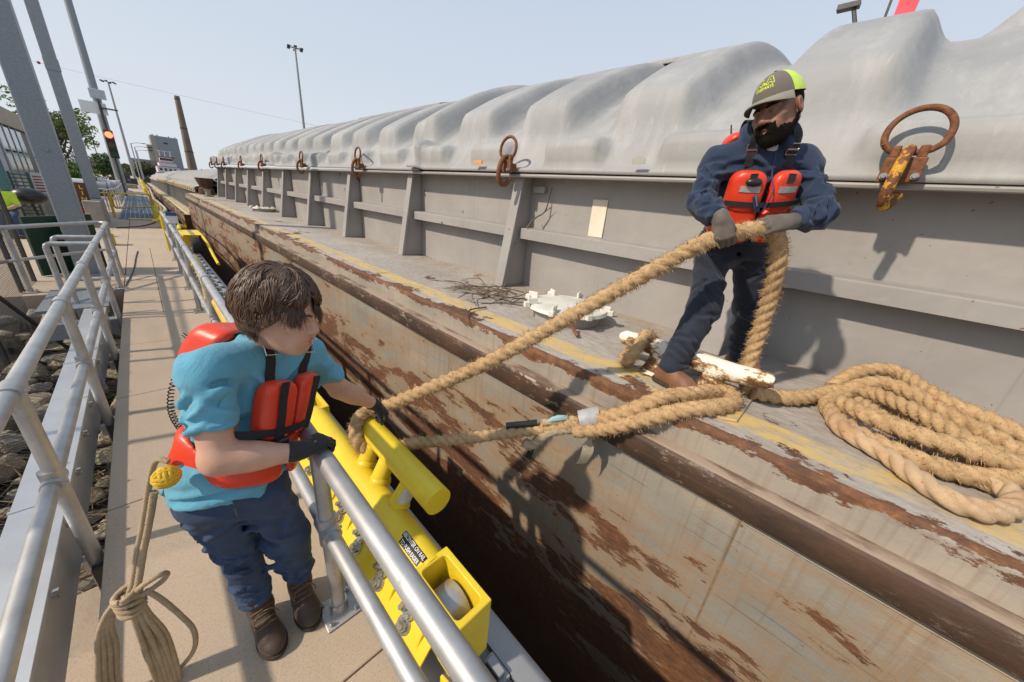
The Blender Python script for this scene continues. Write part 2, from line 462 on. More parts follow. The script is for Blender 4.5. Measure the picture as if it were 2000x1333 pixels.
GALVP = mat('grey_steel_paint', (0.34, 0.355, 0.37), (0.27, 0.285, 0.30), 3, 0.5, 0.1, bump=0.12, spot=((0.2, 0.11, 0.06), 7, 0.70))
STEEL = mat('bright_bolt_steel', (0.62, 0.6, 0.56), (0.4, 0.38, 0.35), 30, 0.3, 0.95)
RAILRUST = mat('rusty_rail', (0.12, 0.055, 0.03), (0.06, 0.032, 0.022), 9, 0.75, 0.2, bump=0.3)
DARKSTEEL = mat('dark_steel', (0.07, 0.068, 0.065), (0.045, 0.043, 0.042), 8, 0.5, 0.3)
BLACK = mat('black_rubber', (0.022, 0.022, 0.023), (0.014, 0.014, 0.015), 8, 0.65)
BLACKP = mat('black_plastic', (0.018, 0.018, 0.019), (0.012, 0.012, 0.013), 8, 0.35)
WEB = mat('black_webbing', (0.020, 0.020, 0.022), (0.012, 0.012, 0.013), 120, 0.8, bump=0.4, bscale=400, bdist=0.001)
def m_yellow():
    t = NT('yellow_paint')
    col = t.mix(t.step(t.noise(3.5, 6, 0.6), 0.35, 0.65), (0.78, 0.585, 0.03), (0.70, 0.51, 0.022))
    gr = t.step(t.noise(5, 9, 0.72, off=(2, 2, 7)), 0.56, 0.74); col = t.mix(t.math('MULTIPLY', gr, 0.35), col, (0.40, 0.29, 0.06))
    sc = t.step(t.noise(1.0, 8, 0.75, (26, 5, 26)), 0.64, 0.70); col = t.mix(t.math('MULTIPLY', sc, 0.5), col, (0.50, 0.40, 0.14))
    ch = t.step(t.noise(18, 9, 0.75, off=(9, 4, 1)), 0.70, 0.715); col = t.mix(ch, col, t.mix(t.noise(40, 4), (0.10, 0.05, 0.025), (0.36, 0.33, 0.29)))
    t.bump(t.noise(60, 5, 0.6), 0.12, 0.003)
    return t.out(col, t.math('ADD', t.math('MULTIPLY', t.noise(9, 5), 0.25), 0.30))
YELLOW = m_yellow()
YELLOW_OLD = mat('faded_yellow_paint', (0.66, 0.46, 0.09), (0.55, 0.37, 0.07), 5, 0.5, bump=0.08, spot=((0.35, 0.22, 0.08), 10, 0.66))
YELLOW_PALE = mat('pale_yellow_paint', (0.68, 0.54, 0.22), (0.58, 0.46, 0.2), 5, 0.7, bump=0.1, spot=((0.36, 0.29, 0.18), 6, 0.6))
WHITEP = mat('white_paint', (0.72, 0.70, 0.64), (0.60, 0.575, 0.5), 6, 0.5, bump=0.1, spot=((0.2, 0.12, 0.07), 10, 0.70))
WHITE_CLEAN = mat('white_plain', (0.75, 0.75, 0.73), (0.68, 0.68, 0.66), 6, 0.5)
def m_ring(yel):
    t = NT('rusty_ring_%d' % int(yel * 10))
    n = t.noise(14, 7, 0.68)
    rust = t.ramp(t.noise(40, 6, 0.7), (0.3, (0.06, 0.026, 0.013)), (0.55, (0.19, 0.068, 0.022)), (0.8, (0.30, 0.12, 0.035)))
    col = t.mix(t.step(n, 0.52 - yel * 0.15 + 0.05, 0.52 - yel * 0.15), rust, (0.62, 0.36, 0.03)) if yel > 0 else rust
    if yel > 0: col = t.mix(t.step(n, 0.58 - yel * 0.12, 0.60 - yel * 0.12), rust, (0.58, 0.30, 0.025))
    t.bump(t.noise(60, 6, 0.7), 0.6, 0.003)
    return t.out(col, 0.75)
RINGR = m_ring(0.0); RINGY = m_ring(0.55)
def m_cleat():
    t = NT('chipped_white_cleat')
    X, Y, Z = t.xyz(t.geo.outputs['Normal'])
    top = t.step(Z, -0.2, 0.9)
    n = t.math('ADD', t.noise(9, 9, 0.72, (1, 0.6, 1)), t.math('MULTIPLY', top, 0.13))
    rust = t.mix(t.noise(25, 6, 0.7), (0.07, 0.033, 0.018), (0.20, 0.09, 0.035))
    halo = t.step(n, 0.50, 0.56)
    col = t.mix(halo, rust, (0.50, 0.33, 0.13))
    col = t.mix(t.step(n, 0.555, 0.575), col, (0.74, 0.70, 0.60))
    t.bump(n, 0.6, 0.006)
    return t.out(col, 0.6)
CLEAT = m_cleat()
def m_rope(name, a, b, d):
    t = NT(name)
    col = t.mix(t.step(t.noise(30, 6, 0.7), 0.32, 0.68), a, b)
    col = t.mix(t.math('MULTIPLY', t.step(t.noise(7, 6, 0.7, off=(2, 7, 1)), 0.52, 0.68), 0.6), col, d)
    col = t.mix(t.math('MULTIPLY', t.step(t.noise(240, 3, 0.8), 0.5, 0.7), 0.45), col, tuple(x * 0.5 for x in b))
    red = t.step(t.noise(15, 3, 0.5, off=(5, 5, 5)), 0.735, 0.75); col = t.mix(t.math('MULTIPLY', red, 0.7), col, (0.45, 0.09, 0.06))
    t.bump(t.noise(300, 4, 0.8), 0.8, 0.003)
    return t.out(col, 0.92)
ROPE = m_rope('manila_rope', (0.56, 0.385, 0.205), (0.40, 0.255, 0.12), (0.27, 0.155, 0.065))
ROPE_PALE = m_rope('pale_rope', (0.56, 0.41, 0.25), (0.45, 0.31, 0.18), (0.40, 0.20, 0.08))
ROPE_GREY = m_rope('grey_tan_rope', (0.50, 0.385, 0.245), (0.38, 0.285, 0.175), (0.30, 0.215, 0.12))
STONE = [mat('limestone_%d' % i, c, tuple(x * 0.55 for x in c), 3.5, 0.92, bump=0.8, bscale=14, bdist=0.03, spot=(tuple(x * 0.3 for x in c), 5, 0.6))
         for i, c in enumerate([(0.46, 0.38, 0.26), (0.38, 0.33, 0.25), (0.50, 0.42, 0.29), (0.34, 0.31, 0.26)])]
MUD = mat('muddy_ground', (0.045, 0.036, 0.025), (0.022, 0.018, 0.013), 4, 0.95, bump=0.8, bscale=20, bdist=0.03, spot=((0.06, 0.075, 0.02), 3, 0.56))
TWIG = mat('dry_twig', (0.17, 0.12, 0.08), (0.10, 0.07, 0.047), 30, 0.9)
def m_water():
    t = NT('lock_water')
    t.bump(t.noise(2.2, 5, 0.6), 0.25, 0.08)
    return t.out((0.018, 0.02, 0.015), 0.08)
WATER = m_water()
GREENB = mat('dark_green_board', (0.010, 0.045, 0.028), (0.007, 0.032, 0.02), 4, 0.5, bump=0.05)
GRATE = mat('blue_grey_grating', (0.20, 0.25, 0.31), (0.15, 0.19, 0.24), 6, 0.55, 0.3)
# ================================================================ setting: water, ground, walkway, lock wall
def struct(name, mb, m, **k):
    o = mb.build(name, m, **k); o['kind'] = 'structure'; return o
b = MB(); b.quad((-300, -60, -3.0), (900, -60, -3.0), (900, 3000, -3.0), (-300, 3000, -3.0)); struct('water', b, WATER)
b = MB(); b.box2((-90, 9.66, -1.6), (-0.575, 24.995, -0.006)); struct('lock_apron', b, CONCRETE)
b = MB(); b.box2((-90, 25.0, -1.6), (-0.93, 430, -0.006)); b.box2((-0.925, 52.0, -1.6), (0.46, 430, -0.004)); struct('far_apron', b, CONCRETE)
b = MB(); b.box2((-3.2, -4, -1.6), (-0.575, 2.95, -0.56)); struct('lower_ledge', b, CONCRETE)
GRASSY = mat('far_grass', (0.10, 0.11, 0.04), (0.07, 0.085, 0.03), 0.05, 0.95)
b = MB(); b.box2((-2500, -60, -3.6), (-90.1, 3000, -0.3)); b.box2((-90, 430.1, -3.6), (2500, 3000, -0.35)); struct('ground', b, GRASSY)
# muddy bank under the stones
nx, ny = 60, 70; v = []; f = []
for j in range(ny + 1):
    for i in range(nx + 1):
        x = -7.5 + 6.93 * i / nx; y = 2.6 + 7.05 * j / ny
        z = -1.05 - 0.10 * (x + 0.6) * 0.0 + 0.16 * mnoise.noise((x * 1.5, y * 1.5, 0)) + 0.06 * mnoise.noise((x * 5, y * 5, 3)) + 0.10 * (-x - 0.6)
        v.append((x, y, z))
for j in range(ny):
    for i in range(nx):
        a = j * (nx + 1) + i; f.append((a, a + 1, a + nx + 2, a + nx + 1))
bank = np_mesh('stone_bank', v, f, MUD); bank['kind'] = 'structure'
def stone_mesh(seed):
    bm = bmesh.new(); bmesh.ops.create_icosphere(bm, subdivisions=3, radius=1.0)
    rnd = random.Random(seed); o = Vector((rnd.uniform(0, 50), rnd.uniform(0, 50), rnd.uniform(0, 50)))
    pl = [(Vector((rnd.gauss(0, 1), rnd.gauss(0, 1), rnd.gauss(0, 1.6))).normalized(), rnd.uniform(0.5, 0.82)) for _ in range(15)]
    for vv in bm.verts:
        p = vv.co.copy()
        for n, d in pl:
            k = p.dot(n) - d
            if k > 0: p -= n * k * 0.98
        p *= 1 + 0.10 * mnoise.noise(vv.co * 2.2 + o) + 0.035 * mnoise.noise(vv.co * 7 + o)
        vv.co = p
    me = bpy.data.meshes.new('stone'); bm.to_mesh(me); bm.free()
    smooth_mesh(me, 16); me.materials.append(STONE[seed % 4]); return me
stones = [stone_mesh(i) for i in range(10)]
rs = random.Random(5)
def put_stone(x, y, z, sx, sy, sz):
    o = link_mesh('stone', stones[rs.randrange(10)], bank, (x, y, z))
    o.scale = (sx, sy, sz); o.rotation_euler = (rs.uniform(-0.3, 0.3), rs.uniform(-0.3, 0.3), rs.uniform(0, 6.28))
placed = []
for _ in range(4000):
    if len(placed) > 220: break
    y = rs.uniform(3.1, 9.4); x = -0.66 - (rs.random() ** 1.35) * (1.6 + 0.28 * y)
    r = rs.uniform(0.09, 0.20) * (1.15 if y > 5 else 0.85)
    if any((x - a) ** 2 + (y - c) ** 2 < (0.74 * (r + d)) ** 2 for a, c, d in placed): continue
    placed.append((x, y, r))
    hz = -1.0 + 0.10 * (-x - 0.6) + (0.40 if y > 8.3 else 0.0) * rs.random() + max(0, y - 6.5) * 0.10
    put_stone(x, y, hz + r * 0.25, r * rs.uniform(0.9, 1.35), r * rs.uniform(0.75, 1.05), r * rs.uniform(0.6, 0.9))
for k in range(4):                                   # flat slabs stacked under the apron edge
    o = link_mesh('stone', stones[k], bank, (-1.28 + 0.03 * k, 9.05 - 0.22 * k, -0.30 - 0.15 * k)); o.scale = (0.42, 0.26, 0.11); o.rotation_euler = (0.1, 0.05, 0.15 * k)
# dead reeds and litter between the stones
v = []; f = []
for k in range(260):
    x = rs.uniform(-2.6, -0.62); y = rs.uniform(3.0, 5.6) if k % 3 else rs.uniform(3, 9)
    z = -1.0 + 0.1 * (-x - 0.6) + rs.uniform(0.0, 0.16); a = rs.uniform(0, 6.28); L = rs.uniform(0.12, 0.5); t = rs.uniform(-0.25, 0.45); w = rs.uniform(0.003, 0.007)
    p = Vector((x, y, z)); q = p + Vector((math.cos(a) * L, math.sin(a) * L, t * L)); s = Vector((-math.sin(a), math.cos(a), 0)) * w; n = len(v)
    v += [p - s, p + s, p + Vector((0, 0, 2 * w)), q - s, q + s, q + Vector((0, 0, 2 * w))]
    f += [(n, n + 1, n + 4, n + 3), (n + 1, n + 2, n + 5, n + 4), (n + 2, n, n + 3, n + 5)]
REED = mat('dead_reed', (0.34, 0.25, 0.14), (0.2, 0.14, 0.08), 20, 0.9)
o = np_mesh('dead_reeds', [tuple(p) for p in v], f, REED, smooth=False); tag(o, 'dry dead reeds and stalks lying among the bank stones', 'reeds', kind='stuff')

# walkway of cast slabs
walk = thing('walkway', None, None, (0, 0, 0), kind='structure')
b = MB(); b.box2((-0.555, -4, -1.6), (0.455, 24.99, -0.03)); b.build('base', CONC_GREY, walk)
ys = [-4.0, -2.2, -0.4, 1.05, 2.95, 4.7, 6.3, 7.78, 9.3, 11.2, 13.0, 15.26, 17.4, 19.6, 21.6, 25.0]
for i in range(len(ys) - 1):
    b = MB()
    if 7.7 < ys[i] < 15: 
        b.box2((-0.56, ys[i] + .004, -0.04), (-0.106, ys[i + 1] - .004, 0)); b.box2((-0.098, ys[i] + .004, -0.04), (0.46, ys[i + 1] - .004, 0.002))
    else: b.box2((-0.56, ys[i] + .004, -0.04), (0.46, ys[i + 1] - .004, 0))
    b.build('concrete_slab', CONCRETE, walk, bevel=0.004, seg=1)
b = MB(); b.tube(catmull([(-0.55, 9.9, 0.012), (-0.50, 10.6, 0.012), (-0.44, 11.6, 0.012), (-0.40, 13.4, 0.012), (-0.36, 14.6, 0.012)], .1), 0.010, 6)
tag(b.build('hose', BLACK), 'thin black cable lying along the concrete walkway by the rail corner', 'cable')

# lock wall with steel edge and the trolley track
lw = thing('lock_wall', None, None, (0, 0, 0), kind='structure')
b = MB(); b.box2((0.465, -4, -4), (0.885, 430, -0.012)); b.build('wall_face', CONC_OLD, lw)
b = MB(); b.prism([(0.79, -0.01), (0.79, 0.035), (0.89, 0.03), (0.915, 0.018), (0.93, -0.01), (0.93, -0.35), (0.886, -0.35), (0.886, -0.01)], 1, -4, 26); b.build('edge_armour', GALVP, lw, smooth=True)
b = MB(); b.box2((0.468, -4, -0.011), (0.786, 26, 0.004)); b.build('track_bed', CONC_GREY, lw)
b = MB(); b.prism([(0.615, 0.004), (0.615, 0.018), (0.645, 0.026), (0.645, 0.07), (0.63, 0.078), (0.63, 0.10), (0.70, 0.10), (0.70, 0.078), (0.685, 0.07), (0.685, 0.026), (0.715, 0.018), (0.715, 0.004)], 1, -4, 16.5); b.build('track_rail', RAILRUST, lw)
b = MB(); b.box2((0.722, -0.065, 0.004), (0.785, 0.065, 0.04)); b.box2((0.722, -0.045, 0.041), (0.765, 0.045, 0.075)); cl = b.build('rail_clamp', GALVP, lw, bevel=0.004, seg=1, org=(0, 0, 0)); cl.location = (0, -3.6, 0)
b = MB(); b.box2((0.50, -0.10, 0.004), (0.608, 0.10, 0.04)); b.box2((0.535, -0.07, 0.041), (0.608, 0.07, 0.075)); b.cyl((0.515, 0.05, 0.04), (0.515, 0.05, 0.062), 0.014, n=6); cl2 = b.build('rail_clamp', GALVP, lw, bevel=0.004, seg=1, org=(0, 0, 0)); cl2.location = (0, -3.6, 0)
b = MB(); b.box2((0.80, -0.06, 0.0325), (0.865, 0.06, 0.05)); pd = b.build('guide_pad', DARKSTEEL, lw, bevel=0.004, seg=1, org=(0, 0, 0)); pd.location = (0, 4.6, 0)
for k in range(1, 46):
    for src in (cl, cl2):
        o = src.copy(); COL.objects.link(o); o.parent = lw; o.location = (0, -3.6 + 0.42 * k, 0)
for k in range(1, 22):
    o = pd.copy(); COL.objects.link(o); o.parent = lw; o.location = (0, 4.6 + 0.5 * k, 0)

# ================================================================ handrails
def ring(mb, c, ax, r, w): 
    c = Vector(c); a = Vector(ax).normalized() * (w / 2); mb.cyl(c - a, c + a, r, n=18)
RP = 0.033
def post_mb(x, y, z0, z1): 
    m = MB(); m.cyl((x, y, z0), (x, y, z1), RP, n=16); return m
def tee(parent, x, y, z, down=True, up=False):
    m = MB(); ring(m, (x, y, z), (0, 1, 0), RP + 0.010, 0.13)
    if down: m.cyl((x, y, z - 0.085), (x, y, z - 0.005), RP + 0.0085, n=18)
    if up: m.cyl((x, y, z + 0.005), (x, y, z + 0.075), RP + 0.0085, n=18)
    m.cyl((x + RP, y - 0.03, z), (x + RP + 0.018, y - 0.03, z), 0.008, n=6)
    m.build('pipe_fitting', ALU, parent, smooth=True)
def base_plate(parent, x, y, z=0.0):
    m = MB(); m.box2((x - 0.085, y - 0.085, z + 0.002), (x + 0.085, y + 0.085, z + 0.014)); p = m.build('base_plate', ALU, parent, bevel=0.012)
    m = MB(); m.cyl((x, y, z + 0.0142), (x, y, z + 0.075), RP + 0.011, RP + 0.009, n=20)
    for i in (-1, 1):
        for j in (-1, 1): m.cyl((x + i * 0.062, y + j * 0.062, z + 0.0142), (x + i * 0.062, y + j * 0.062, z + 0.03), 0.011, n=6); m.cyl((x + i * 0.062, y + j * 0.062, z + 0.03), (x + i * 0.062, y + j * 0.062, z + 0.042), 0.006, n=8)
    m.build('bolt', STEEL, p)
# right-hand rail along the lock edge
rr = thing('handrail', 'grey pipe handrail between the walkway and the yellow trolley, gripped by the man in blue', 'handrail', (0.315, 5, 0))
m = MB(); m.tube([(0.325, -2.0, 1.07), (0.317, 1.37, 1.07), (0.32, 4.0, 1.07), (0.335, 8.0, 1.07), (0.345, 15.0, 1.07)], RP + 0.002, 20); m.build('top_rail', ALU, rr, smooth=True)
m = MB(); m.tube([(0.345, -2.0, 0.6), (0.315, 1.37, 0.6), (0.32, 4.0, 0.58), (0.33, 15.0, 0.56)], RP, 18); m.build('mid_rail', ALU, rr, smooth=True)
for y in (1.37, 3.2, 5.0, 7.54, 9.31, 11.09, 12.86, 14.95):
    x = 0.315 + 0.002 * y
    post_mb(x, y, 0.0145, 1.05).build('post', ALU, rr, smooth=True)
    tee(rr, x, y, 0.6 - 0.003 * y, True, True); base_plate(rr, x, y)
    if y != 1.37: tee(rr, x, y, 1.07)
# left rail
lr = thing('handrail', 'long silver pipe handrail with leaning posts along the left walkway edge, above the stones', 'handrail', (-0.61, 5, 0))
m = MB(); m.tube([(-0.62, -2.0, 1.07), (-0.61, 4.0, 1.07), (-0.605, 11.0, 1.07)] + [(-0.605 - 0.13 * (1 - math.cos(a)), 11.05 + 0.13 * math.sin(a), 1.07) for a in (0.4, 0.8, 1.2, 1.57)] + [(-1.66, 9.75, 1.07), (-2.6, 8.5, 1.07)][:0] + [(-0.86, 11.05, 1.07), (-1.66, 9.9, 1.07), (-2.3, 9.0, 1.07)], RP + 0.002, 18); m.build('top_rail', ALU, lr, smooth=True)
m = MB(); m.tube([(-0.635, -2.0, 0.53), (-0.615, 4.4, 0.53), (-0.61, 11.0, 0.53)], RP, 16); m.build('mid_rail', ALU, lr, smooth=True)
m = MB(); m.tube([(-0.65, 11.15, 0.55), (-1.66, 9.9, 0.55), (-2.3, 9.0, 0.55)], RP * 0.8, 14); m.build('cross_rail', ALU, lr, smooth=True)
for y in (-0.9, 0.82, 2.62, 4.36, 6.08, 7.8):
    post_mb(-0.605, y, -0.30, 1.05).build('post', ALU, lr, smooth=True)
    tee(lr, -0.615, y, 0.53, True, True); tee(lr, -0.612, y, 1.07)
    m = MB(); m.box2((-0.635, y - 0.05, -0.34), (-0.562, y + 0.05, -0.12)); m.build('wall_bracket', ALU, lr, bevel=0.004)
for y in (9.75, 10.98):
    post_mb(-0.605, y, 0.0145, 1.05).build('post', ALU, lr, smooth=True); tee(lr, -0.61, y, 0.53); tee(lr, -0.606, y, 1.07); base_plate(lr, -0.605, y)
post_mb(-1.66, 9.9, 0.0145, 1.05).build('post', ALU, lr, smooth=True); base_plate(lr, -1.66, 9.9)
for y, L, zt in ((8.05, 0.40, 1.05), (8.75, 0.40, 1.06)):            # short returns with their own legs
    m = MB(); m.tube([(-0.62, y, zt), (-0.62 - L, y, zt)] + [(-0.62 - L - 0.05 * math.sin(a), y, zt - 0.05 * (1 - math.cos(a))) for a in (0.5, 1.0, 1.57)] + [(-0.67 - L, y, 0.02 if y > 9.6 else -0.45)], RP, 14); m.build('return_rail', ALU, lr, smooth=True)
    m = MB(); m.cyl((-0.62, y, 0.40), (-0.67 - L, y, 0.40), RP * 0.8, n=12); m.build('return_rail', ALU, lr, smooth=True)

# cable tray under the left rail
ct = thing('cable_tray', 'flat-topped aluminium cable tray running below the left handrail', 'cable tray', (-0.8, 3, 0))
yy = [-2.0, 0.55, 2.98, 5.4, 7.65]
for i in range(4):
    m = MB(); m.prism([(-0.88, -0.15), (-0.88, 0.19), (-0.69, 0.19), (-0.69, -0.15)], 1, yy[i] + 0.003, yy[i + 1] - 0.003); m.build('side_wall', ALU_SHEET, ct)
    m = MB(); m.prism([(-0.892, 0.165), (-0.892, 0.194), (-0.678, 0.194), (-0.678, 0.165)], 1, yy[i] + 0.012, yy[i + 1] - 0.012); m.build('lid', ALU_SHEET, ct, bevel=0.002, seg=1)
    m = MB(); m.prism([(-0.897, -0.158), (-0.897, 0.199), (-0.673, 0.199), (-0.673, -0.158)], 1, yy[i] - 0.012, yy[i] + 0.011); m.build('joint_strap', ALU_SHEET, ct)
m = MB(); m.box((-0.668, 0, 0.150), (0.018, 0.03, 0.03)); m.box((-0.660, 0, 0.172), (0.02, 0.018, 0.02)); m.cyl((-0.658, 0, 0.150), (-0.648, 0, 0.150), 0.007, n=8); clip = m.build('lid_clip', STEEL, ct, org=(0, 0, 0))
clip.location = Vector((0, 0.1, 0)) - wloc(ct)
for k in range(1, 15):
    o = clip.copy(); COL.objects.link(o); o.parent = ct; o.location = Vector((0, 0.1 + 0.53 * k, 0)) - wloc(ct)
for y in (2.75, 4.5, 6.2):
    m = MB(); m.box2((-0.69, y, -0.26), (-0.562, y + 0.05, -0.16)); m.build('bracket', ALU, ct)
    m = MB(); m.box2((-0.625, y - 0.2, -1.0), (-0.58, y - 0.155, -0.08)); m.build('strut', DARKSTEEL, ct)
m = MB(); m.box2((-1.35, 7.70, -0.25), (-0.62, 7.86, -0.02)); m.build('cross_channel', GALV, ct)
m = MB(); m.box2((-1.45, 8.4, -0.02), (-0.72, 9.9, 0.02)); m.build('cover_plate', GALV, ct)
# ================================================================ near barge
BT = 0.006                                            # the barge sits a little bow-high
def bz(y): return BT * y
barge = thing('cargo_barge', 'long rust-streaked grey covered barge alongside, with a man standing on its deck', 'barge', (5, 8, -1))
Y0, Y1 = -10.0, 28.3
def sweep_profile(name, prof, m, y0, y1, parent, step=1.0, smooth=True, closed=False, disp=None):
    ys = np.linspace(y0, y1, max(2, int((y1 - y0) / step) + 1)); P = np.array(prof); n = len(P)
    v = []; 
    for y in ys:
        for x, z in P: v.append((x + (disp(x, y, z) if disp else 0), y, z + bz(y)))
    f = []
    for j in range(len(ys) - 1):
        for i in range(n - 1 + (1 if closed else 0)):
            a = j * n + i; c = j * n + (i + 1) % n; f.append((a, a + n, c + n, c))
    o = np_mesh(name, v, f, m, parent, smooth)
    if smooth: smooth_mesh(o.data, 35)
    return o
sweep_profile('hull_side', [(1.852, 0.735), (1.852, 0.70), (1.845, 0.69), (1.862, 0.675)] + [(1.862, z) for z in np.linspace(0.62, -3.4, 60)], HULL, Y0, Y1, barge, 0.1,
              disp=lambda x, y, z: 0.020 * mnoise.noise((0.5 * y, 0.9 * z, 1.3)) + 0.010 * mnoise.noise((1.7 * y, 2.1 * z, 5.0)) if z < 0.66 else 0)
sweep_profile('sheer_strake', [(1.852, 0.925), (1.852, 1.075)] + [(1.852 + 0.035 * (1 - math.cos(a)), 1.075 + 0.035 * math.sin(a)) for a in np.linspace(0.2, 1.57, 6)], STRAKE, Y0, Y1, barge, 0.25,
              disp=lambda x, y, z: 0.006 * mnoise.noise((0.8 * y, z, 2.0)))
sweep_profile('rubbing_guard', [(1.790, 0.916), (1.778, 0.908), (1.772, 0.895), (1.772, 0.770), (1.778, 0.757), (1.853, 0.733)], GUARD, Y0, Y1, barge, 0.2,
              disp=lambda x, y, z: (0.008 * mnoise.noise((1.1 * y, z, 7.0)) if x < 1.8 else 0))
sweep_profile('guard_ledge', [(1.8535, 0.934), (1.800, 0.926), (1.789, 0.918), (1.7885, 0.912)], LEDGE, Y0, Y1, barge, 0.3)
sweep_profile('deck', [(1.887, 1.110)] + [(x, 1.112 + 0.0) for x in np.linspace(1.93, 3.50, 16)], DECK, Y0, Y1, barge, 0.2)
b = MB(); b.quad((1.855, Y1, -3.3), (1.855, Y1, 1.11 + bz(Y1)), (13.3, Y1, 1.11 + bz(Y1)), (13.3, Y1, -3.3)); b.build('bow_plate', HULL, barge)
b = MB(); b.box2((11.8, Y0, 1.05), (13.3, Y1, 1.2)); b.build('far_deck', DECK, barge)
XW, ZL = 3.46, 2.43                                    # coaming plate, lip height
CY1 = 27.0
def cz(y): return 0.014 * y                           # coaming sheer
v = []; f = []; ys = np.arange(Y0, CY1 + 0.01, 0.25); zs = np.linspace(1.1, 2.46, 10)
for y in ys:
    for z in zs: v.append((XW + 0.012 * mnoise.noise((y * 0.9, z * 1.5, 0)), y, z + bz(y) + (cz(y) - bz(y)) * (z - 1.1) / 1.36))
n = len(zs)
for j in range(len(ys) - 1):
    for i in range(n - 1): f.append((j * n + i, j * n + i + 1, (j + 1) * n + i + 1, (j + 1) * n + i))
np_mesh('coaming_wall', v, f, COAM, barge)
b = MB(); b.box2((XW + .01, CY1 - 0.02, 1.1), (11.8, CY1 + 0.02, 2.6)); b.build('end_bulkhead', COAM, barge)
ST = [0.62 + 2.56 * k for k in range(-4, 11)]
for k, y in enumerate(ST):
    zt = 2.44 + cz(y); zb = 1.113 + bz(y)
    b = MB(); b.prism([(XW - 0.002, zb), (3.10, zb), (3.31, zt), (XW - 0.002, zt)], 1, y - 0.05, y + 0.05)
    o = b.build('stanchion', COAM, barge, bevel=0.006)
    b = MB(); b.add([(3.04, y - 0.075, zb + 0.001), (3.04, y + 0.075, zb + 0.001), (3.275, y + 0.075, zt - 0.002), (3.275, y - 0.075, zt - 0.002), (3.099, y - 0.075, zb + 0.001), (3.099, y + 0.075, zb + 0.001), (3.309, y + 0.075, zt - 0.002), (3.309, y - 0.075, zt - 0.002)],
                    [(0, 1, 2, 3), (4, 7, 6, 5), (0, 3, 7, 4), (1, 5, 6, 2), (3, 2, 6, 7), (0, 4, 5, 1)])
    b.build('flange', COAM, o, bevel=0.008)
    ya, yb = y + 0.09, y + 2.56 - 0.09
    if yb < CY1 + 2:
        yb = min(yb, CY1); zA = 1.84 + (bz(ya) + cz(ya)) / 2; zB = 1.84 + (bz(yb) + cz(yb)) / 2
        b = MB(); b.add([(XW - 0.003, ya, zA + 0.01), (3.29, ya, zA), (3.275, ya, zA - 0.012), (3.275, ya, zA - 0.125), (3.29, ya, zA - 0.128), (3.29, ya, zA - 0.02), (XW - 0.003, ya, zA - 0.01),
                         (XW - 0.003, yb, zB + 0.01), (3.29, yb, zB), (3.275, yb, zB - 0.012), (3.275, yb, zB - 0.125), (3.29, yb, zB - 0.128), (3.29, yb, zB - 0.02), (XW - 0.003, yb, zB - 0.01)],
                        [(0, 1, 8, 7), (1, 2, 9, 8), (2, 3, 10, 9), (3, 4, 11, 10), (4, 5, 12, 11), (5, 6, 13, 12), (6, 0, 7, 13), (0, 6, 5, 4, 3, 2, 1), (7, 8, 9, 10, 11, 12, 13)])
        b.build('stiffener', COAM, barge)
b = MB(); b.tube([(3.20, y, 2.412 + cz(y)) for y in np.arange(Y0, CY1 + 0.1, 1.0)], 0.020, 8); b.box
o = b.build('lip_rail', COAM, barge, smooth=True)
b = MB(); 
for y in np.arange(Y0, CY1 - 0.5, 1.0): b.add([(3.20, y, 2.41 + cz(y)), (XW, y, 2.45 + cz(y)), (XW, y + 1.0, 2.45 + cz(y + 1)), (3.20, y + 1.0, 2.41 + cz(y + 1)), (3.20, y, 2.425 + cz(y)), (XW, y, 2.465 + cz(y)), (XW, y + 1.0, 2.465 + cz(y + 1)), (3.20, y + 1.0, 2.425 + cz(y + 1))], [(0, 1, 2, 3), (4, 7, 6, 5), (0, 3, 7, 4)])
b.build('lip_plate', COAM, barge)
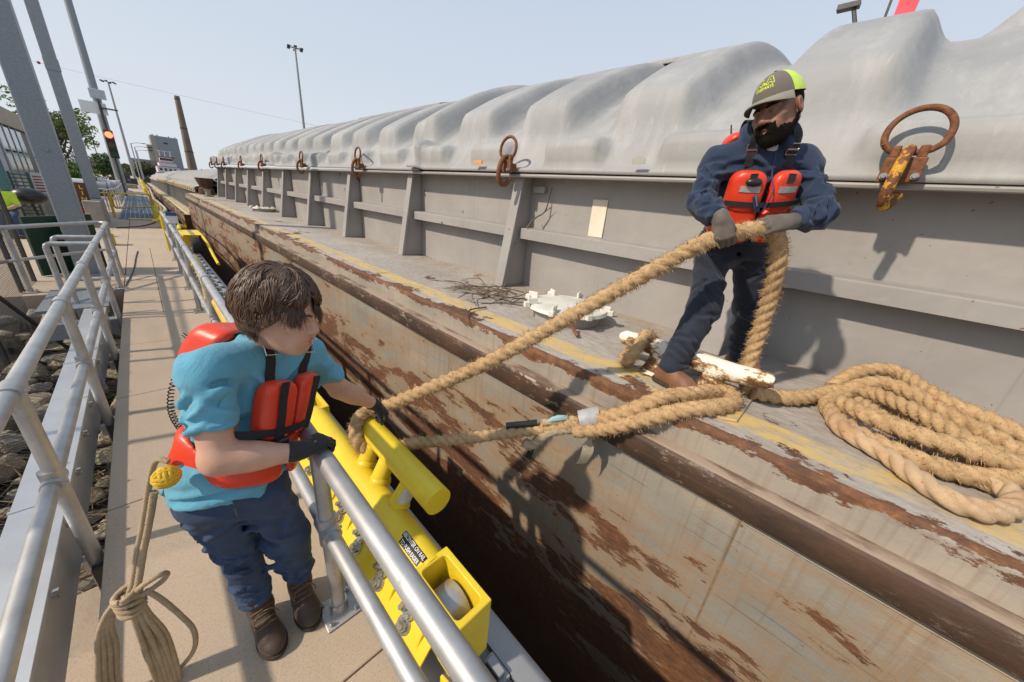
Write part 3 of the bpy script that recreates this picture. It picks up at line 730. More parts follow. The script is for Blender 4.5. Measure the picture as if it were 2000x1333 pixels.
# moulded fibreglass covers: heights along an arch with ribs, scalloped skirt
PER = 1.29
def smst(t): 
    t = np.clip(t, 0, 1); return t * t * (3 - 2 * t)
def cover_section(y0, y1, lift, nearlap=True, x0=3.17, zl=ZL, width=8.8, crown=4.12, per=PER, phase=0.35, sheer=0.018, panel=None, dy=0.045, parent=None, mat_=None, name='hatch_cover'):
    s1 = np.concatenate([np.linspace(0, 1, 44) ** 1.25])
    yv = np.linspace(y0, y1, max(8, int((y1 - y0) / dy)))
    S, Yv = np.meshgrid(s1, yv)                                           # arch parameter 0..1 to the crown
    base_z0 = zl + 0.36
    ax = (x0 + 0.33) + S * (width / 2 - 0.33)
    az = base_z0 + (crown - base_z0) * (1 - (1 - S) ** 2.25)
    ph = (Yv - phase) / per
    c = 0.5 + 0.5 * np.cos(2 * np.pi * ph)
    bul = smst((c - 0.10) / 0.52)
    A = 0.30 * smst((S + .02) / 0.09) * (1 - 0.55 * smst((S - 0.35) / 0.6))
    if panel is not None:
        pm = smst((Yv - panel[0]) / 0.15) * smst((panel[1] - Yv) / 0.15) * smst((S - 0.10) / 0.04) * smst((0.52 - S) / 0.04)
        pl = smst((Yv - panel[0] + 0.3) / 0.3) * smst((panel[1] + .3 - Yv) / 0.3)
        bul = bul * (1 - pl) + (0.15 + 0.6 * pm + 0.95 * smst((S - .50) / .10)) * pl
    lapz = 0.055 * smst((Yv - (y1 - 0.34)) / 0.05) if nearlap else 0 * Yv
    disp = A * bul + lapz + lift
    nxn = -0.75 * (1 - S); nzn = 0.66 + 0.34 * S
    Xc = ax + nxn * disp; Zc = az + nzn * disp
    # skirt rows: lip, flange, shelf
    rows = []
    yy = yv
    c1 = 0.5 + 0.5 * np.cos(2 * np.pi * ((yy - phase) / per + 0.5))
    bump = smst((c1 - 0.30) / 0.26)
    if panel is not None:
        bump = np.maximum(bump * 1.0, 0)
    lap1 = 0.075 * smst((yy - (y1 - 0.34)) / 0.05) if nearlap else 0 * yy
    L = lift
    prof = [(x0 + 0.015, zl - 0.012, 0, 0), (x0 + 0.0, zl + 0.006, 0, 0), (x0 + 0.012, zl + 0.03, 0, 0), (x0 + 0.055, zl + 0.045, -0.03, 0.0), (x0 + 0.125, zl + 0.10, -0.105, 0.01),
            (x0 + 0.165, zl + 0.16, -0.155, 0.06), (x0 + 0.195, zl + 0.215, -0.16, 0.08), (x0 + 0.225, zl + 0.26, -0.09, 0.075), (x0 + 0.255, zl + 0.31, 0.0, 0.04)]
    px = np.array([[p[0] + p[2] * bb - lp - 0.3 * L for p in prof] for bb, lp in zip(bump, lap1)])
    pz = np.array([[p[1] + p[3] * bb + lp * (0.3 if i < 3 else 1) + L * 0.5 for i, p in enumerate(prof)] for bb, lp in zip(bump, lap1)])
    XX = np.concatenate([px, Xc], 1); ZZ = np.concatenate([pz, Zc], 1)
    YY = np.repeat(yv[:, None], XX.shape[1], 1)
    ZZ = ZZ + sheer * YY + 0.012 * np.sin(3.1 * YY + 2 * XX) * np.clip((ZZ - 2.8), 0, .3)
    # mirror for the far side
    XM = 2 * (x0 + width / 2) - XX[:, ::-1][:, 1:]
    XX = np.concatenate([XX, XM], 1); ZZ = np.concatenate([ZZ, ZZ[:, ::-1][:, 1:]], 1); YY = np.repeat(yv[:, None], XX.shape[1], 1)
    nr, nc = XX.shape
    idx = np.arange(nr * nc).reshape(nr, nc)
    F = np.stack([idx[:-1, :-1], idx[:-1, 1:], idx[1:, 1:], idx[1:, :-1]], -1).reshape(-1, 4)
    return np_mesh(name, np.stack([XX, YY, ZZ], -1).reshape(-1, 3), F, mat_ or COVER, parent or barge)
cover_section(-10, -3.4, 0.0, dy=0.08)
cover_section(-3.7, 5.55, 0.03, panel=(-1.55, -0.42), phase=0.50)
cover_section(5.3, 14.2, 0.0, phase=0.55)
cover_section(13.95, 22.6, 0.03, phase=0.55, dy=0.06)
cover_section(22.4, 27.0, 0.0, phase=0.55, dy=0.06)
# flat lids along the crown
def lid(y0, y1):
    b = MB(); n = 26
    for dz, ins in ((0.0, 0),):
        vs = []
        for j, y in enumerate((y0, y1)):
            for lay in (0, 1):
                for i in range(n + 1):
                    s = 0.50 + 1.0 * i / n; ss = s if s <= 1 else 2 - s
                    x = 3.5 + s * 4.07; z = 2.79 + 1.33 * (1 - (1 - ss) ** 2.25) + 0.27 + 0.06 * lay + 0.018 * y
                    vs.append((x, y, z))
        N = n + 1; fs = []
        for i in range(n):
            fs += [(i, i + 1, 2 * N + i + 1, 2 * N + i), (N + i, 3 * N + i, 3 * N + i + 1, N + i + 1), (i, N + i, N + i + 1, i + 1), (2 * N + i, 2 * N + i + 1, 3 * N + i + 1, 3 * N + i)]
        fs += [(0, 2 * N, 3 * N, N), (n, N + n, 3 * N + n, 2 * N + n)]
        b.add(vs, fs)
    o = b.build('crown_lid', COVER, barge, bevel=0.012)
    m2 = MB()
    for k in range(3):
        y = y0 + (y1 - y0) * (0.02 + 0.48 * k); s = 0.52; x = 3.5 + s * 4.07; z = 2.79 + 1.33 * (1 - (1 - s) ** 2.25) + 0.24 + 0.018 * y
        m2.box((x - 0.03, y, z), (0.10, 0.12, 0.09))
    m2.build('latch', GALVP, o, bevel=0.01)
lid(2.0, 4.35); lid(8.3, 13.0); lid(16.0, 21.0)

# lifting rings along the covers
def bail_pts(y, z, tilt=0.0):
    P = []
    w, h = 0.125, 0.20
    for a in np.linspace(-0.15 * math.pi, 1.15 * math.pi, 22):
        P.append((3.155 - tilt * (math.sin(a) + .3) * 0.0 + 0.05 * math.sin(a) * 0.3, y + w * math.cos(a), z + 0.045 + h * 0.62 * (math.sin(a) + 0.45)))
    return P
def lifting_ring(y, big=1.0, m=RINGR):
    z = 2.49 + 0.016 * y
    r = thing('tmp', None, None); bpy.data.objects.remove(r)
    b = MB(); b.box2((3.045, y - 0.085, z - 0.075), (3.085, y + 0.085, z + 0.055)); b.box2((3.085, y - 0.075, z - 0.05), (3.16, y + 0.075, z + 0.03))
    b.box2((3.05, y - 0.075, z + 0.05), (3.10, y - 0.035, z + 0.115)); b.box2((3.05, y + 0.035, z + 0.05), (3.10, y + 0.075, z + 0.115))
    br = b.build('lifting_ring', RINGR, barge, bevel=0.008)
    b = MB(); pts = bail_pts(y, z); pts = [(3.075 + (p[0] - 3.155), p[1], p[2] + 0.075) for p in pts]
    pts = pts + [(3.075, y - 0.06, z + 0.085), (3.075, y + 0.06, z + 0.085)]
    b.tube(catmull(pts + [pts[0]], 0.02), 0.0165, 10, caps=False); b.build('bail', RINGR, br, smooth=True)
    b = MB(); hk = []
    for a in np.linspace(0.05, 1.62 * math.pi, 26):
        hk.append((3.035 - 0.055 * math.cos(a - 0.9) * 1.0 + 0.02, y + 0.012 * math.sin(a), z - 0.045 + 0.145 * math.cos(a)))
    hk = [(3.09, y, z + 0.095), (3.035, y + 0.005, z + 0.085), (2.985, y + 0.012, z + 0.02), (2.965, y + 0.018, z - 0.07), (2.975, y + 0.02, z - 0.15), (3.02, y + 0.01, z - 0.20), (3.07, y - 0.01, z - 0.19), (3.10, y - 0.03, z - 0.13)]
    b.tube(catmull(hk, 0.02), [0.026] * 400 if False else 0.027, 12); b.build('hook', m, br, smooth=True)
    b = MB()
    for s in (-1, 1): b.cyl((3.045, y + s * 0.062, z - 0.045), (3.028, y + s * 0.062, z - 0.045), 0.018, n=10); b.cyl((3.028, y + s * 0.062, z - 0.045), (3.012, y + s * 0.062, z - 0.045), 0.012, n=6)
    b.build('bolt', GALV, br)
for i, y in enumerate((-0.02, 3.21, 7.34, 10.78, 14.99, 18.38, 22.4, 24.4, 26.3)): lifting_ring(y, m=RINGY if i == 0 else RINGR)
# small fixed items on the coaming and cover
b = MB(); b.box2((XW - 0.016, 2.03, 1.875), (XW - 0.010, 2.21, 2.255)); b.build('white_patch', mat('off_white_paint', (0.72, 0.67, 0.55), (0.66, 0.6, 0.47), 5, 0.6), barge)
b = MB(); b.box2((3.10, 3.70, 2.575), (3.115, 3.86, 2.62)); b.build('orange_label', mat('orange_reflector', (0.70, 0.33, 0.12), (0.62, 0.27, 0.1), 20, 0.5), barge)
b = MB(); b.prism([(1.54, 2.54), (1.66, 2.54), (1.66, 2.585), (1.60, 2.605), (1.54, 2.585)], 0, 3.100, 3.106); b.build('cover_marker', mat('grey_marker', (0.36, 0.36, 0.31), (0.33, 0.33, 0.29), 20, 0.6), barge)
b = MB(); b.box2((XW - 0.06, 2.88, 2.29), (XW - 0.004, 3.05, 2.36)); b.build('bracket', COAM, barge, bevel=0.005)

# deck hatch
def deck_hatch(x, y, s, z0):
    b = MB(); b.cyl((x, y, z0), (x, y, z0 + 0.10 * s), 0.33 * s, n=40); h = b.build('deck_hatch', COAM, barge, smooth=True)
    b = MB(); b.cyl((x, y, z0 + 0.105 * s), (x, y, z0 + 0.135 * s), 0.40 * s, 0.385 * s, n=44)
    b.cyl((x, y, z0 + 0.1351 * s), (x, y, z0 + 0.145 * s), 0.37 * s, 0.3 * s, n=44); l = b.build('hatch_lid', WHITEP, h, smooth=True)
    b = MB()
    for k in range(8):
        a = k * math.pi / 4 + 0.3; c, sn = math.cos(a), math.sin(a)
        rot = Matrix.Rotation(a, 3, 'Z')
        b.box((x + c * 0.37 * s, y + sn * 0.37 * s, z0 + 0.165 * s), (0.10 * s, 0.022 * s, 0.06 * s), rot)
        b.box((x + c * 0.425 * s, y + sn * 0.425 * s, z0 + 0.135 * s), (0.05 * s, 0.05 * s, 0.05 * s), rot)
    b.build('lug', WHITEP, h, bevel=0.006)['kind'] = 'stuff'
    b = MB()
    for a in (3.9, 5.9): b.tube(catmull([(x + math.cos(a) * 0.42 * s, y + math.sin(a) * 0.42 * s, z0 + 0.07 * s), (x + math.cos(a) * 0.5 * s, y + math.sin(a) * 0.5 * s, z0 + 0.05 * s), (x + math.cos(a) * 0.56 * s, y + math.sin(a + .1) * 0.56 * s, z0 + 0.02 * s)], .02), 0.014 * s, 8)
    b.build('wing_nut', RINGR, h, smooth=True)
deck_hatch(2.74, 1.86, 1.0, 1.113 + bz(1.9)); deck_hatch(3.0, 15.6, 0.9, 1.113 + bz(15.6))

# mooring cleat (kevel) under the man
def kevel(cx=2.27):
    z0 = 1.114; yc = 0.56
    b = MB(); b.prism([(2.03, 0.18), (2.42, 0.18), (2.46, 0.24), (2.46, 0.92), (2.42, 0.98), (2.03, 0.98), (1.99, 0.92), (1.99, 0.24)], 2, z0 - 0.0005, z0 + 0.014)
    c = b.build('mooring_cleat', DECK, barge, bevel=0.006)
    b = MB()
    for y in (0.74, 0.40): b.tube([(2.27, y, z0 + 0.01), (2.27, y, z0 + 0.03), (2.27, y, z0 + 0.11), (2.27, y, z0 + 0.16)], [0.115, 0.085, 0.062, 0.07], 18)
    b.build('pedestal', CLEAT, c, smooth=True)
    b = MB(); pts = [(2.26, 1.03, z0 + 0.175), (2.26, 1.0, z0 + 0.18), (2.27, 0.84, z0 + 0.18), (2.27, 0.57, z0 + 0.175), (2.27, 0.30, z0 + 0.18), (2.27, 0.14, z0 + 0.20), (2.27, 0.11, z0 + 0.198)]
    b.tube(pts, [0.032, 0.050, 0.058, 0.064, 0.058, 0.050, 0.030], 20); b.build('horn', CLEAT, c, smooth=True)
kevel()
# small bitts and winch near the bow
b = MB(); b.cyl((2.55, 25.2, 1.27), (2.55, 25.2, 1.31), 0.22, n=24); b.cyl((2.55, 25.2, 1.31), (2.55, 25.2, 1.56), 0.12, n=20); b.cyl((2.55, 25.2, 1.56), (2.55, 25.2, 1.60), 0.15, n=20); b.build('bitt', CONC_OLD, barge, bevel=0.01)
b = MB(); b.tube([(2.75, 27.6, 1.28), (2.75, 27.6, 1.6), (2.75, 27.6, 1.66), (2.75, 27.6, 2.1), (2.75, 27.6, 2.16)], [0.36, 0.36, 0.26, 0.42, 0.42], 20); b.build('bollard', RAILRUST, barge, smooth=True)
# far pieces seen over the crown
b = MB(); b.cyl((6.2, 0.62, 4.2), (6.2, 0.62, 6.6), 0.012, n=6); fl = b.build('flag_staff', DARKSTEEL)
tag(fl, 'thin black flagstaff behind the top of the nearest cover', 'flagstaff')
b = MB(); b.prism([(0.55, 4.3), (0.40, 4.25), (0.36, 5.2), (0.35, 6.6), (0.58, 6.6)], 0, 6.21, 6.222); tag(b.build('pink_flag', mat('pink_flag', (0.75, 0.10, 0.13), (0.65, 0.08, 0.1), 5, 0.8)), 'bright pink flag at the top edge behind the barge cover', 'flag')
b = MB(); b.cyl((6.2, 0.78, 4.2), (6.2, 0.93, 4.58), 0.02, n=6); b.box((6.2, 0.98, 4.6), (0.1, 0.2, 0.05)); tag(b.build('flood_lamp', DARKSTEEL), 'small dark lamp bracket next to the pink flag', 'lamp')
# ================================================================ yellow line trolley on the lock edge
TX, TZ, TR = 0.640, 0.40, 0.088
hl = thing('mooring_trolley', 'bright yellow steel mooring trolley with a raised cross bar, on the lock edge track', 'mooring trolley', (0.64, 1.8, 0))
b = MB(); b.cyl((TX, 0.98, TZ), (TX, 2.66, TZ), TR, n=40); main = b.build('main_tube', YELLOW, hl, smooth=True)
def roller_box(y0, y1, nm='roller_box'):
    x0, x1, z0, z1, w = TX - 0.098, TX + 0.098, 0.13, TZ + 0.082, 0.030
    b = MB()
    def rr(ins, r, n=5):
        P = []
        for cx, cy, a0 in ((x1 - ins - r, y1 - ins - r, 0), (x0 + ins + r, y1 - ins - r, 90), (x0 + ins + r, y0 + ins + r, 180), (x1 - ins - r, y0 + ins + r, 270)):
            P += [(cx + r * math.cos(math.radians(a0 + 90 * i / (n - 1))), cy + r * math.sin(math.radians(a0 + 90 * i / (n - 1)))) for i in range(n)]
        return P
    O, I = rr(0, .006), rr(w, .022); N = len(O)
    vs = [(p[0], p[1], z) for z in (z0, z1) for p in O] + [(p[0], p[1], z) for z in (z0, z1) for p in I]
    fs = []
    for i in range(N):
        j = (i + 1) % N; fs += [(i, j, N + j, N + i), (2 * N + j, 2 * N + i, 3 * N + i, 3 * N + j), (N + i, N + j, 3 * N + j, 3 * N + i), (j, i, 2 * N + i, 2 * N + j)]
    b.add(vs, fs)
    o = b.build(nm, YELLOW, hl, bevel=0.004, seg=1)
    b = MB(); yc = (y0 + y1) / 2; b.cyl((TX - 0.052, yc, TZ - 0.08), (TX + 0.052, yc, TZ - 0.08), 0.105, n=36); b.cyl((TX - 0.08, yc, TZ - 0.08), (TX + 0.08, yc, TZ - 0.08), 0.02, n=12)
    b.build('roller', mat('worn_roller', (0.42, 0.42, 0.42), (0.3, 0.3, 0.31), 9, 0.35, 0.5, spot=((0.5, 0.36, 0.06), 9, 0.6)), o, bevel=0.006, smooth=True)
roller_box(0.66, 1.00); roller_box(2.62, 2.90)
# sloping side plates with gussets and clamp bolts (walkway side), and the flange on the water side
b = MB(); b.add([(0.452, 0.80, 0.14), (0.458, 0.80, 0.128), (0.585, 0.80, 0.30), (0.580, 0.80, 0.312), (0.452, 2.8, 0.14), (0.458, 2.8, 0.128), (0.585, 2.8, 0.30), (0.580, 2.8, 0.312)], [(0, 1, 2, 3), (4, 7, 6, 5), (0, 4, 5, 1), (1, 5, 6, 2), (2, 6, 7, 3), (3, 7, 4, 0)])
b.build('side_plate', YELLOW, hl, bevel=0.002, seg=1)
b = MB(); b.box2((0.452, 0.80, 0.105), (0.464, 2.8, 0.127)); b.build('bottom_flange', YELLOW, hl)
for k in range(8):
    y = 0.86 + 0.268 * k
    b = MB(); b.add([(0.470, y, 0.155), (0.572, y - 0.012, 0.40), (0.575, y - 0.012, 0.315), (0.470, y + 0.010, 0.155), (0.572, y + 0.0, 0.40), (0.575, y, 0.315)], [(0, 1, 2), (3, 5, 4), (0, 3, 4, 1), (1, 4, 5, 2), (2, 5, 3, 0)])
    b.add([(0.462, y - 0.05, 0.150), (0.560, y - 0.012, 0.40), (0.590, y - 0.10, 0.325)], [(0, 1, 2)]) if False else None
    b.build('gusset', YELLOW, hl)
    yb = y + 0.13
    if k < 7:
        for (dx, dz, r) in ((0.0, 0.0, 0.036), (0.034, 0.05, 0.026)):
            b = MB(); c = Vector((0.486 + dx, yb + (0.03 if dx else -0.012), 0.188 + dz)); nrm = Vector((-0.8, 0, 0.6))
            b.cyl(c, c + nrm * 0.008, r * 1.18, n=18); b.cyl(c + nrm * 0.008, c + nrm * 0.024, r * 0.85, n=6); b.cyl(c + nrm * 0.024, c + nrm * 0.042, r * 0.5, n=10)
            b.build('clamp_bolt', STEEL, hl, smooth=False)
        b = MB(); c = Vector((0.510, yb - 0.02, 0.232)); b.cyl(c, c + Vector((-0.8, 0, 0.6)) * 0.012, 0.022, n=6); b.cyl(c, c + Vector((-0.8, 0, 0.6)) * 0.026, 0.011, n=10); b.build('clamp_bolt', STEEL, hl)
b = MB(); b.box2((TX + 0.086, 0.85, 0.30), (TX + 0.118, 2.75, 0.318)); b.build('water_side_flange', YELLOW, hl, bevel=0.003, seg=1)
for k in range(7):
    b = MB(); y = 1.0 + 0.27 * k; b.box2((TX + 0.092, y - 0.03, 0.10), (TX + 0.11, y + 0.03, 0.299)); b.build('side_lug', YELLOW, hl, bevel=0.003, seg=1)
b = MB(); b.prism([(0.60, 0.03), (0.60, 0.19), (0.635, 0.22), (0.70, 0.19), (0.70, 0.03)], 0, 0.50, 0.514); b.build('end_lug', YELLOW, hl, bevel=0.004); 
b = MB(); b.box2((0.4985, 0.625, 0.07), (0.4995, 0.675, 0.17)); b.build('warning_sticker', mat('worn_orange_sticker', (0.62, 0.30, 0.05), (0.15, 0.08, 0.03), 40, 0.6), hl)
# uprights and cross bar
BX, BZ, BR = 0.775, 0.64, 0.073
for y0, y1 in ((1.82, 1.84), (1.63, 1.64), (1.40, 1.38)):
    b = MB(); b.tube([(TX + 0.02, y0, TZ + 0.03), (BX - 0.005, y1, BZ - 0.02)], 0.052, 24); b.build('upright', YELLOW, hl, smooth=True)
    b = MB(); b.tube([(TX + 0.055, y0, TZ + 0.072), (TX + 0.068, y0, TZ + 0.096)], [0.064, 0.053], 24); b.build('weld_collar', YELLOW, hl, smooth=True)
b = MB(); b.cyl((BX, 1.13, BZ), (BX, 2.07, BZ), BR, n=40); b.build('cross_bar', YELLOW, hl, smooth=True)
PEEL = mat('peeling_tape', (0.62, 0.62, 0.60), (0.5, 0.48, 0.44), 14, 0.5, spot=((0.7, 0.5, 0.03), 14, 0.58))
b = MB(); n = 14; vs = []
for j, t in enumerate(np.linspace(0.40, 0.80, 6)):
    for i in range(n):
        a = math.pi * (0.72 + 0.75 * i / (n - 1)); c = Vector((TX + 0.02, 1.40, TZ + 0.03)).lerp(Vector((BX - 0.005, 1.38, BZ - 0.02)), t)
        ax, u, w = frame(Vector((BX - TX - 0.025, -0.02, BZ - TZ - 0.05))); rr_ = 0.0532 + 0.0015 * math.sin(5 * a + 3 * t)
        vs.append(c + (u * math.cos(a) + w * math.sin(a)) * rr_)
b.add(vs, [(j * n + i, j * n + i + 1, (j + 1) * n + i + 1, (j + 1) * n + i) for j in range(5) for i in range(n - 1)]); b.build('peeling_label', PEEL, hl, smooth=True)

# printed label wrapped on the tube
def text_mesh(txt, size, extrude=0.0, bold=0.0, align='CENTER', sx=1.0):
    cu = bpy.data.curves.new('lettering', 'FONT'); cu.body = txt; cu.size = size; cu.align_x = align; cu.align_y = 'CENTER'
    cu.extrude = extrude; cu.offset = bold; cu.resolution_u = 3
    o = bpy.data.objects.new('lettering_tmp', cu); COL.objects.link(o)
    dg = bpy.context.evaluated_depsgraph_get(); me = bpy.data.meshes.new_from_object(o.evaluated_get(dg))
    bpy.data.objects.remove(o); bpy.data.curves.remove(cu)
    V = [(v.co.x * sx, v.co.y, v.co.z) for v in me.vertices]; F = [tuple(p.vertices) for p in me.polygons]
    bpy.data.meshes.remove(me); return V, F
LBLACK = mat('label_black', (0.012, 0.012, 0.012), None, 5, 0.4); LWHITE = mat('label_white', (0.8, 0.8, 0.8), None, 5, 0.5)
def on_tube(u, v, lift):                             # u along the tube, v round it
    a = math.radians(117) - v / TR
    return (TX + (TR + lift) * math.cos(a), 1.10 - u, TZ + (TR + lift) * math.sin(a))
LW, LH = 0.20, 0.029
for k, (txt, vo, uo) in enumerate((("RECENTER ON RAIL", 0.0155, 0.0), ("TO PUSH EASIER", -0.0155, 0.0))):
    w = LW if k == 0 else LW * 0.86
    b = MB(); n = 8; vs = [on_tube(uo - w / 2 + w * i, vo - LH / 2 + 0.002 * k + LH * j / n, 0.0012 + 0.0002 * k) for j in range(n + 1) for i in (0, 1)]
    b.add(vs, [(2 * j, 2 * j + 1, 2 * j + 3, 2 * j + 2) for j in range(n)]); lb = b.build('label', LBLACK, main, smooth=True)
    V, F = text_mesh(txt, 0.026, 0, 0.0005); xs = [p[0] for p in V]; sc = (w * 0.93) / (max(xs) - min(xs)); mid = (max(xs) + min(xs)) / 2
    b = MB(); b.add([on_tube(uo + (p[0] - mid) * sc, vo + p[1], 0.0026) for p in V], F); b.build('lettering', LWHITE, main)

# second trolley further along with a black wheel, and yellow rails
t2 = thing('mooring_trolley', 'small yellow trolley frame with a black wheel, farther along the lock edge track', 'mooring trolley', (0.85, 13.5, 0))
b = MB(); b.box2((0.62, 14.55, 0.10), (1.02, 14.62, 0.62)); b.box2((0.60, 13.2, 0.56), (0.64, 14.55, 0.62)); b.box2((1.0, 13.2, 0.56), (1.04, 14.55, 0.62)); b.box2((0.641, 13.3, 0.60), (0.999, 14.549, 0.615)); b.build('frame', YELLOW, t2, bevel=0.01)
b = MB(); b.cyl((0.74, 13.25, 0.33), (0.93, 13.25, 0.33), 0.22, n=28); b.build('wheel', BLACK, t2, bevel=0.03, smooth=True)
b = MB(); b.tube([(1.02, 13.2, 0.58), (1.06, 12.9, 0.45), (1.08, 12.3, 0.2), (1.08, 11.6, 0.08)], 0.035, 8); b.tube([(0.62, 14.58, 0.62), (0.66, 14.9, 0.72), (0.8, 15.1, 0.66)], 0.05, 8); b.build('arm', YELLOW, t2, smooth=True)
yg = thing('guard_rail', 'yellow pipe guard rail standing behind the bent man in blue', 'guard rail', (0.4, 6, 0))
b = MB(); b.tube([(0.44, 8.2, 0.80), (0.40, 6.2, 0.80), (0.36, 3.4, 0.80)], 0.055, 16); b.build('top_rail', YELLOW_OLD, yg, smooth=True)
b = MB(); b.cyl((0.40, 6.0, 0.01), (0.40, 6.0, 0.80), 0.065, n=18); b.build('post', YELLOW_OLD, yg, smooth=True)
b = MB(); b.cyl((0.40, 5.93, 0.80), (0.40, 6.07, 0.80), 0.066, n=18); b.cyl((0.41, 7.3, 0.80), (0.41, 7.42, 0.80), 0.062, n=18); b.build('pipe_fitting', YELLOW_OLD, yg, smooth=True)
b = MB(); b.box2((0.34, 5.3, 0.012), (0.50, 5.7, 0.12)); b.box2((0.355, 5.32, 0.121), (0.485, 5.68, 0.128)); tag(b.build('junction_box', mat('grey_box', (0.5, 0.51, 0.5), None, 8, 0.5), None, bevel=0.01), 'small grey junction box with a label beside the yellow guard post', 'box')
# ================================================================ ropes
def rope_mesh(name, pts, r, m, parent=None, pitch=0.20, lobes=3, step=0.012, n=24, fuzz=0, flen=0.02, seed=1, depth=0.40, ph0=0.0, closed=False, rfun=None):
    P = catmull(pts, step)
    # resample evenly
    L = [0.0]
    for a, b in zip(P[:-1], P[1:]): L.append(L[-1] + (b - a).length)
    N = max(4, int(L[-1] / step)); Q = []; j = 0
    for k in range(N + 1):
        s = L[-1] * k / N
        while j < len(L) - 2 and L[j + 1] < s: j += 1
        t = (s - L[j]) / max(1e-9, L[j + 1] - L[j]); Q.append(P[j].lerp(P[j + 1], t))
    P = Q; NP = len(P)
    u = None; V = np.zeros((NP, n, 3)); rnd = random.Random(seed); FV = []; FF = []
    for i in range(NP):
        T = (P[min(i + 1, NP - 1)] - P[max(i - 1, 0)]).normalized()
        if u is None: u = frame(T)[1]
        u = (u - T * u.dot(T)).normalized(); w = T.cross(u)
        s = L[-1] * i / N; tw = 2 * math.pi * s / pitch + ph0
        rr0 = r * (1 + 0.03 * math.sin(s * 23 + seed)) * (rfun(s / L[-1]) if rfun else 1)
        for k in range(n):
            a = 2 * math.pi * k / n
            lob = abs(math.cos(lobes * (a - tw) / 2.0))
            rr = rr0 * (1 - depth + depth * (lob ** 0.6)) * (1 + 0.05 * mnoise.noise(P[i] * 60 + Vector((k, 0, 0))))
            V[i, k] = P[i] + (u * math.cos(a) + w * math.sin(a)) * rr
            if fuzz and rnd.random() < fuzz:
                o = u * math.cos(a) + w * math.sin(a); tang = T.cross(o) * (1 if rnd.random() < 0.8 else -1)
                p = Vector(V[i, k]) - o * 0.002
                d = (o * rnd.uniform(0.25, 0.9) + T * rnd.uniform(-0.8, 0.8) + tang * rnd.uniform(0.1, 0.9)).normalized()
                q = p + d * flen * rnd.uniform(0.4, 1.3); md = p.lerp(q, 0.5) + o * flen * 0.15; wd = d.cross(o).normalized() * rnd.uniform(0.0007, 0.0016); b = len(FV)
                FV += [p - wd, p + wd, md - wd * 0.8, md + wd * 0.8, q]; FF += [(b, b + 1, b + 3, b + 2), (b + 2, b + 3, b + 4, b + 4)]
    idx = np.arange(NP * n).reshape(NP, n)
    F = np.stack([idx[:-1], np.roll(idx[:-1], -1, 1), np.roll(idx[1:], -1, 1), idx[1:]], -1).reshape(-1, 4).tolist()
    V = V.reshape(-1, 3).tolist(); c0 = len(V); V.append(tuple(P[0])); V.append(tuple(P[-1]))
    for k in range(n):
        F.append((c0, (k + 1) % n, k, k)); F.append((c0 + 1, (NP - 1) * n + k, (NP - 1) * n + (k + 1) % n, (NP - 1) * n + (k + 1) % n))
    b = len(V); V += [tuple(x) for x in FV]; F += [tuple(i + b for i in f) for f in FF]
    me = bpy.data.meshes.new(name); off = wloc(parent)
    me.from_pydata([(x - off.x, y - off.y, z - off.z) for x, y, z in V], [], [tuple(dict.fromkeys(f)) for f in F])
    me.materials.append(m); smooth_mesh(me, 60)
    return link_mesh(name, me, parent)
ZD = 1.115
mr = thing('mooring_rope', 'thick hairy mooring rope from the yellow cross bar up to the bearded man', 'rope', (1.3, 1.2, 1.3))
H1 = Vector((2.075, 0.555, 2.035)); H2 = Vector((2.27, 0.375, 2.10))
bar = Vector((BX, 1.94, BZ)); rb = BR + 0.036
loop = [bar + Vector((rb * math.cos(a), 0.03 * math.sin(a * .5) + dy, rb * math.sin(a))) for a, dy in ((-1.2, -0.10), (-2.2, -0.07), (-3.14, -0.02), (-4.0, 0.03), (-4.9, 0.06))]
line = loop + [Vector((0.86, 1.90, 0.79)), Vector((1.02, 1.66, 0.97)), Vector((1.28, 1.36, 1.22)), Vector((1.60, 1.04, 1.55)), Vector((1.90, 0.74, 1.86)), H1, H2, Vector((2.345, 0.325, 2.04)), Vector((2.40, 0.30, 1.93)), Vector((2.44, 0.29, 1.80)), Vector((2.475, 0.285, 1.68)), Vector((2.50, 0.282, 1.55)), Vector((2.50, 0.278, 1.40)), Vector((2.485, 0.27, 1.27)), Vector((2.45, 0.24, 1.19)), Vector((2.41, 0.21, 1.17))]
rope_mesh('hauled_part', line, 0.044, ROPE, mr, fuzz=0.62, flen=0.03, seed=3, n=30)
eye = [Vector(q) for q in ((0.86, 1.62, 0.66), (0.98, 1.495, 0.70), (1.10, 1.378, 0.73), (1.22, 1.28, 0.755), (1.35, 1.184, 0.778), (1.46, 1.09, 0.80), (1.58, 0.968, 0.85), (1.70, 0.832, 0.91), (1.79, 0.74, 0.95))]
rope_mesh('standing_part', [bar + Vector((-0.02, -0.13, -rb)), bar + Vector((0.06, -0.20, -0.075))] + eye, 0.037, ROPE, mr, fuzz=0.55, flen=0.025, seed=5, pitch=0.15, n=26, rfun=lambda t: 1.0 + 0.75 * max(0, t - 0.6))
er2 = [(1.60, 0.955, 0.862), (1.68, 0.853, 0.905), (1.76, 0.695, 1.01), (1.84, 0.595, 1.10), (1.93, 0.515, 1.156), (2.06, 0.425, 1.168), (2.20, 0.365, 1.168), (2.275, 0.30, 1.163), (2.20, 0.245, 1.162), (2.07, 0.265, 1.162), (1.96, 0.325, 1.160), (1.86, 0.43, 1.125), (1.765, 0.585, 1.02), (1.68, 0.76, 0.90), (1.60, 0.90, 0.84)]
rope_mesh('eye_loop', er2, 0.046, ROPE, mr, fuzz=0.62, flen=0.028, seed=8, n=30)
